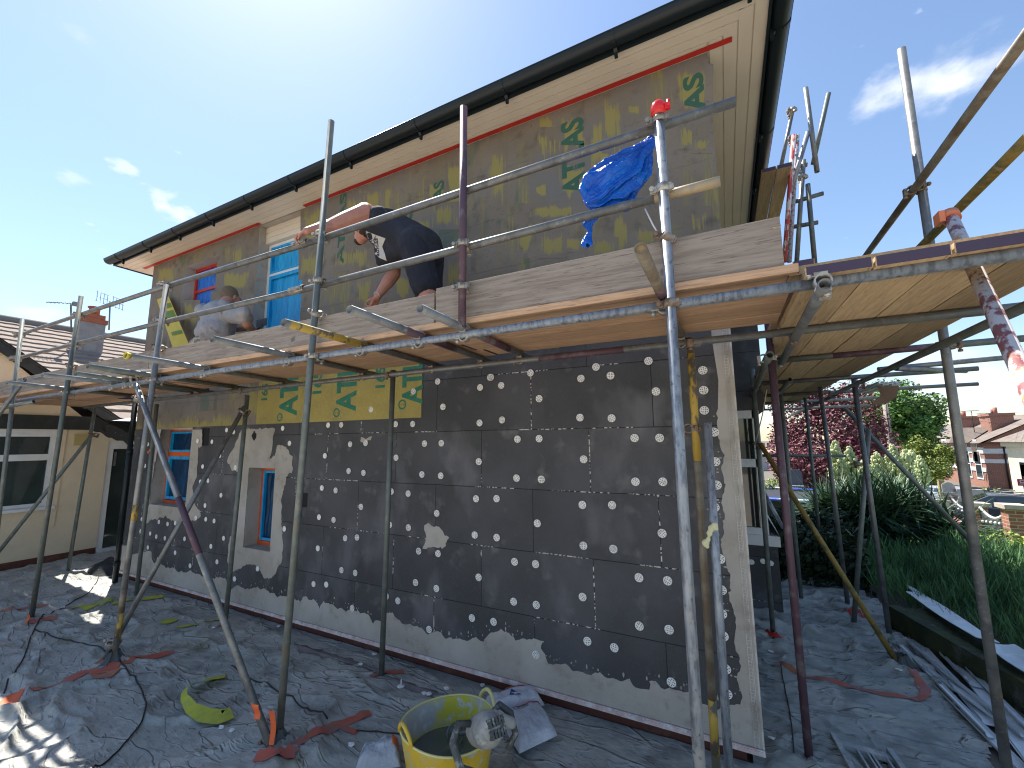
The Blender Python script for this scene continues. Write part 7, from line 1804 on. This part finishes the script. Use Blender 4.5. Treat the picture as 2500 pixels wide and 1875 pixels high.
# cars
def car(pos, rz, body_m, lab, L=4.5, W=1.8, H=1.5, kind='suv', sc=1.0):
    t = thing('parked_car', lab, 'car', pos, 'cars parked along the road'); t.rotation_euler = (0, 0, rz)
    h0 = .28
    low = [(-L/2, .45), (-L/2+.02, .75), (-L/2+.12, .95), (-L/2+.95, 1.02), (L/2-.35, 1.0), (L/2-.05, .85), (L/2, .5), (L/2-.05, h0), (-L/2+.08, h0)]
    cab = [(-L/2+.95, 1.0), (-L/2+1.75, H-.04), (-L/2+2.3, H), (L/2-1.0, H-.03), (L/2-.4, 1.0)]
    def sec(profile, w0, w1):
        mb = MB(); n = len(profile); zmax = max(p[1] for p in profile); zmin = min(p[1] for p in profile); o = []
        for s in (-1, 1):
            for (x, z) in profile: k = (z-zmin)/(zmax-zmin); mb.v.append(V((x, s*(w0+(w1-w0)*k)/2, z)))
        mb.f.append(list(range(n))); mb.f.append([n+i for i in range(n)][::-1]); mb.f += [[i, n+i, n+(i+1) % n, (i+1) % n] for i in range(n)]; return mb
    def lp(name, mb, m, bev=0):
        o = bpy.data.objects.new(name, mb.mesh(name, m)); link(o, t)
        fix_normals(o)
        if bev: bevel(o, bev, 3)
        return o
    lp('body', sec(low, W, W*.97), body_m, .06); lp('cabin', sec(cab, W*.93, W*.72), body_m, .05)
    # windows as proud glass panels
    mb = MB()
    for s in (-1, 1):
        def P(x, z, e=.012): k = (z-1.0)/(H-1.0); return V((x, s*((W*.93+(W*.72-W*.93)*k)/2+e), z))
        for (xa, xb, xc, xd) in ((-L/2+1.12, -L/2+1.98, -L/2+1.88, -L/2+1.88), (-L/2+1.98, L/2-1.75, L/2-1.75, -L/2+1.96), (L/2-1.68, L/2-.75, L/2-1.12, L/2-1.68)):
            if xd == xc and False: pass
            z0, z1 = 1.05, H-.12
            if xa < -L/2+1.2: mb.add([P(xa, z0), P(-L/2+1.92, z0), P(-L/2+1.92, z1), P(-L/2+1.78, z1)], [(0, 1, 2, 3)])
            else: mb.add([P(xa, z0), P(xb, z0), P(xc, z1), P(xd if xa > 0 else xa, z1)], [(0, 1, 2, 3)])
    lp('side_windows', mb, glass)
    mb = MB(); mb.add([(-L/2+.97, -W*.42, 1.04), (-L/2+.97, W*.42, 1.04), (-L/2+1.70, W*.34, H-.09), (-L/2+1.70, -W*.34, H-.09)], [(0, 1, 2, 3)]); mb.v = [v+V((-.03, 0, .02)) for v in mb.v]; lp('windscreen', mb, glass)
    mb = MB(); mb.add([(L/2-.42, -W*.40, 1.04), (L/2-.42, W*.40, 1.04), (L/2-.97, W*.33, H-.10), (L/2-.97, -W*.33, H-.10)], [(0, 1, 2, 3)]); mb.v = [v+V((.03, 0, .02)) for v in mb.v]; lp('rear_window', mb, glass)
    for x in (-L/2+.85, L/2-.85):
        for s in (-1, 1):
            mb = MB(); mb.tube((x, s*(W/2-.19), .33), (x, s*(W/2+.01), .33), .33, n=20); w_ = lp('wheel', mb, mat_tyre); mb = MB(); mb.tube((x, s*(W/2+.008), .33), (x, s*(W/2+.02), .33), .20, n=14); o = bpy.data.objects.new('rim', mb.mesh('rim', galv)); link(o, w_)
    for s in (-1, 1):
        mb = MB(); mb.obox((-L/2+.06, s*W*.38, .78), (.05, 0, 0), (0, .16, 0), (0, 0, .07)); lp('headlight', mb, white_pvc)
        mb = MB(); mb.obox((L/2-.06, s*W*.42, .86), (.05, 0, 0), (0, .12, 0), (0, 0, .10)); lp('tail_light', mb, red_l)
        mb = MB(); mb.obox((-L/2+1.45, s*(W/2+.06), 1.05), (.06, 0, 0), (0, .09, 0), (0, 0, .06)); lp('mirror', mb, body_m)
        if kind == 'suv': mb = MB(); mb.tube((-L/2+1.9, s*W*.34, H+.05), (L/2-1.0, s*W*.34, H+.03), .02, n=6); lp('roof_rail', mb, galv)
    return t
mat_tyre = mat('tyre rubber', (.02,.02,.02), .9); red_l = mat('red lamp lens', (.45,.01,.01), .2)
c1 = mat('dark blue grey car paint', (.03,.04,.055), .18, .2); c2 = mat('white car paint', (.75,.76,.78), .2); c3 = mat('silver car paint', (.45,.47,.5), .25, .4)
def onterr(px, py, t_): p = dep(px, py, t_); p.z = gz(p.x, p.y); return p
p = dep(2462, 1240, 17.2); car((p.x, p.y, dep(2440, 1207, 17.2).z-1.5), R(-18), c1, 'dark blue estate car parked side on behind the brick pillars', 4.6, 1.85, 1.5)
p = dep(2186, 1206, 29); car((p.x, p.y, dep(2186, 1182, 29).z-1.45), R(-90-8), c2, 'white car seen from behind below the cream flower spikes', 4.2, 1.75, 1.45, 'car')
p = dep(2298, 1200, 27); car((p.x, p.y, dep(2298, 1185, 27).z-1.4), R(-70), c3, 'silver car behind the brick pillar beyond the garden wall', 4.2, 1.75, 1.4, 'car')
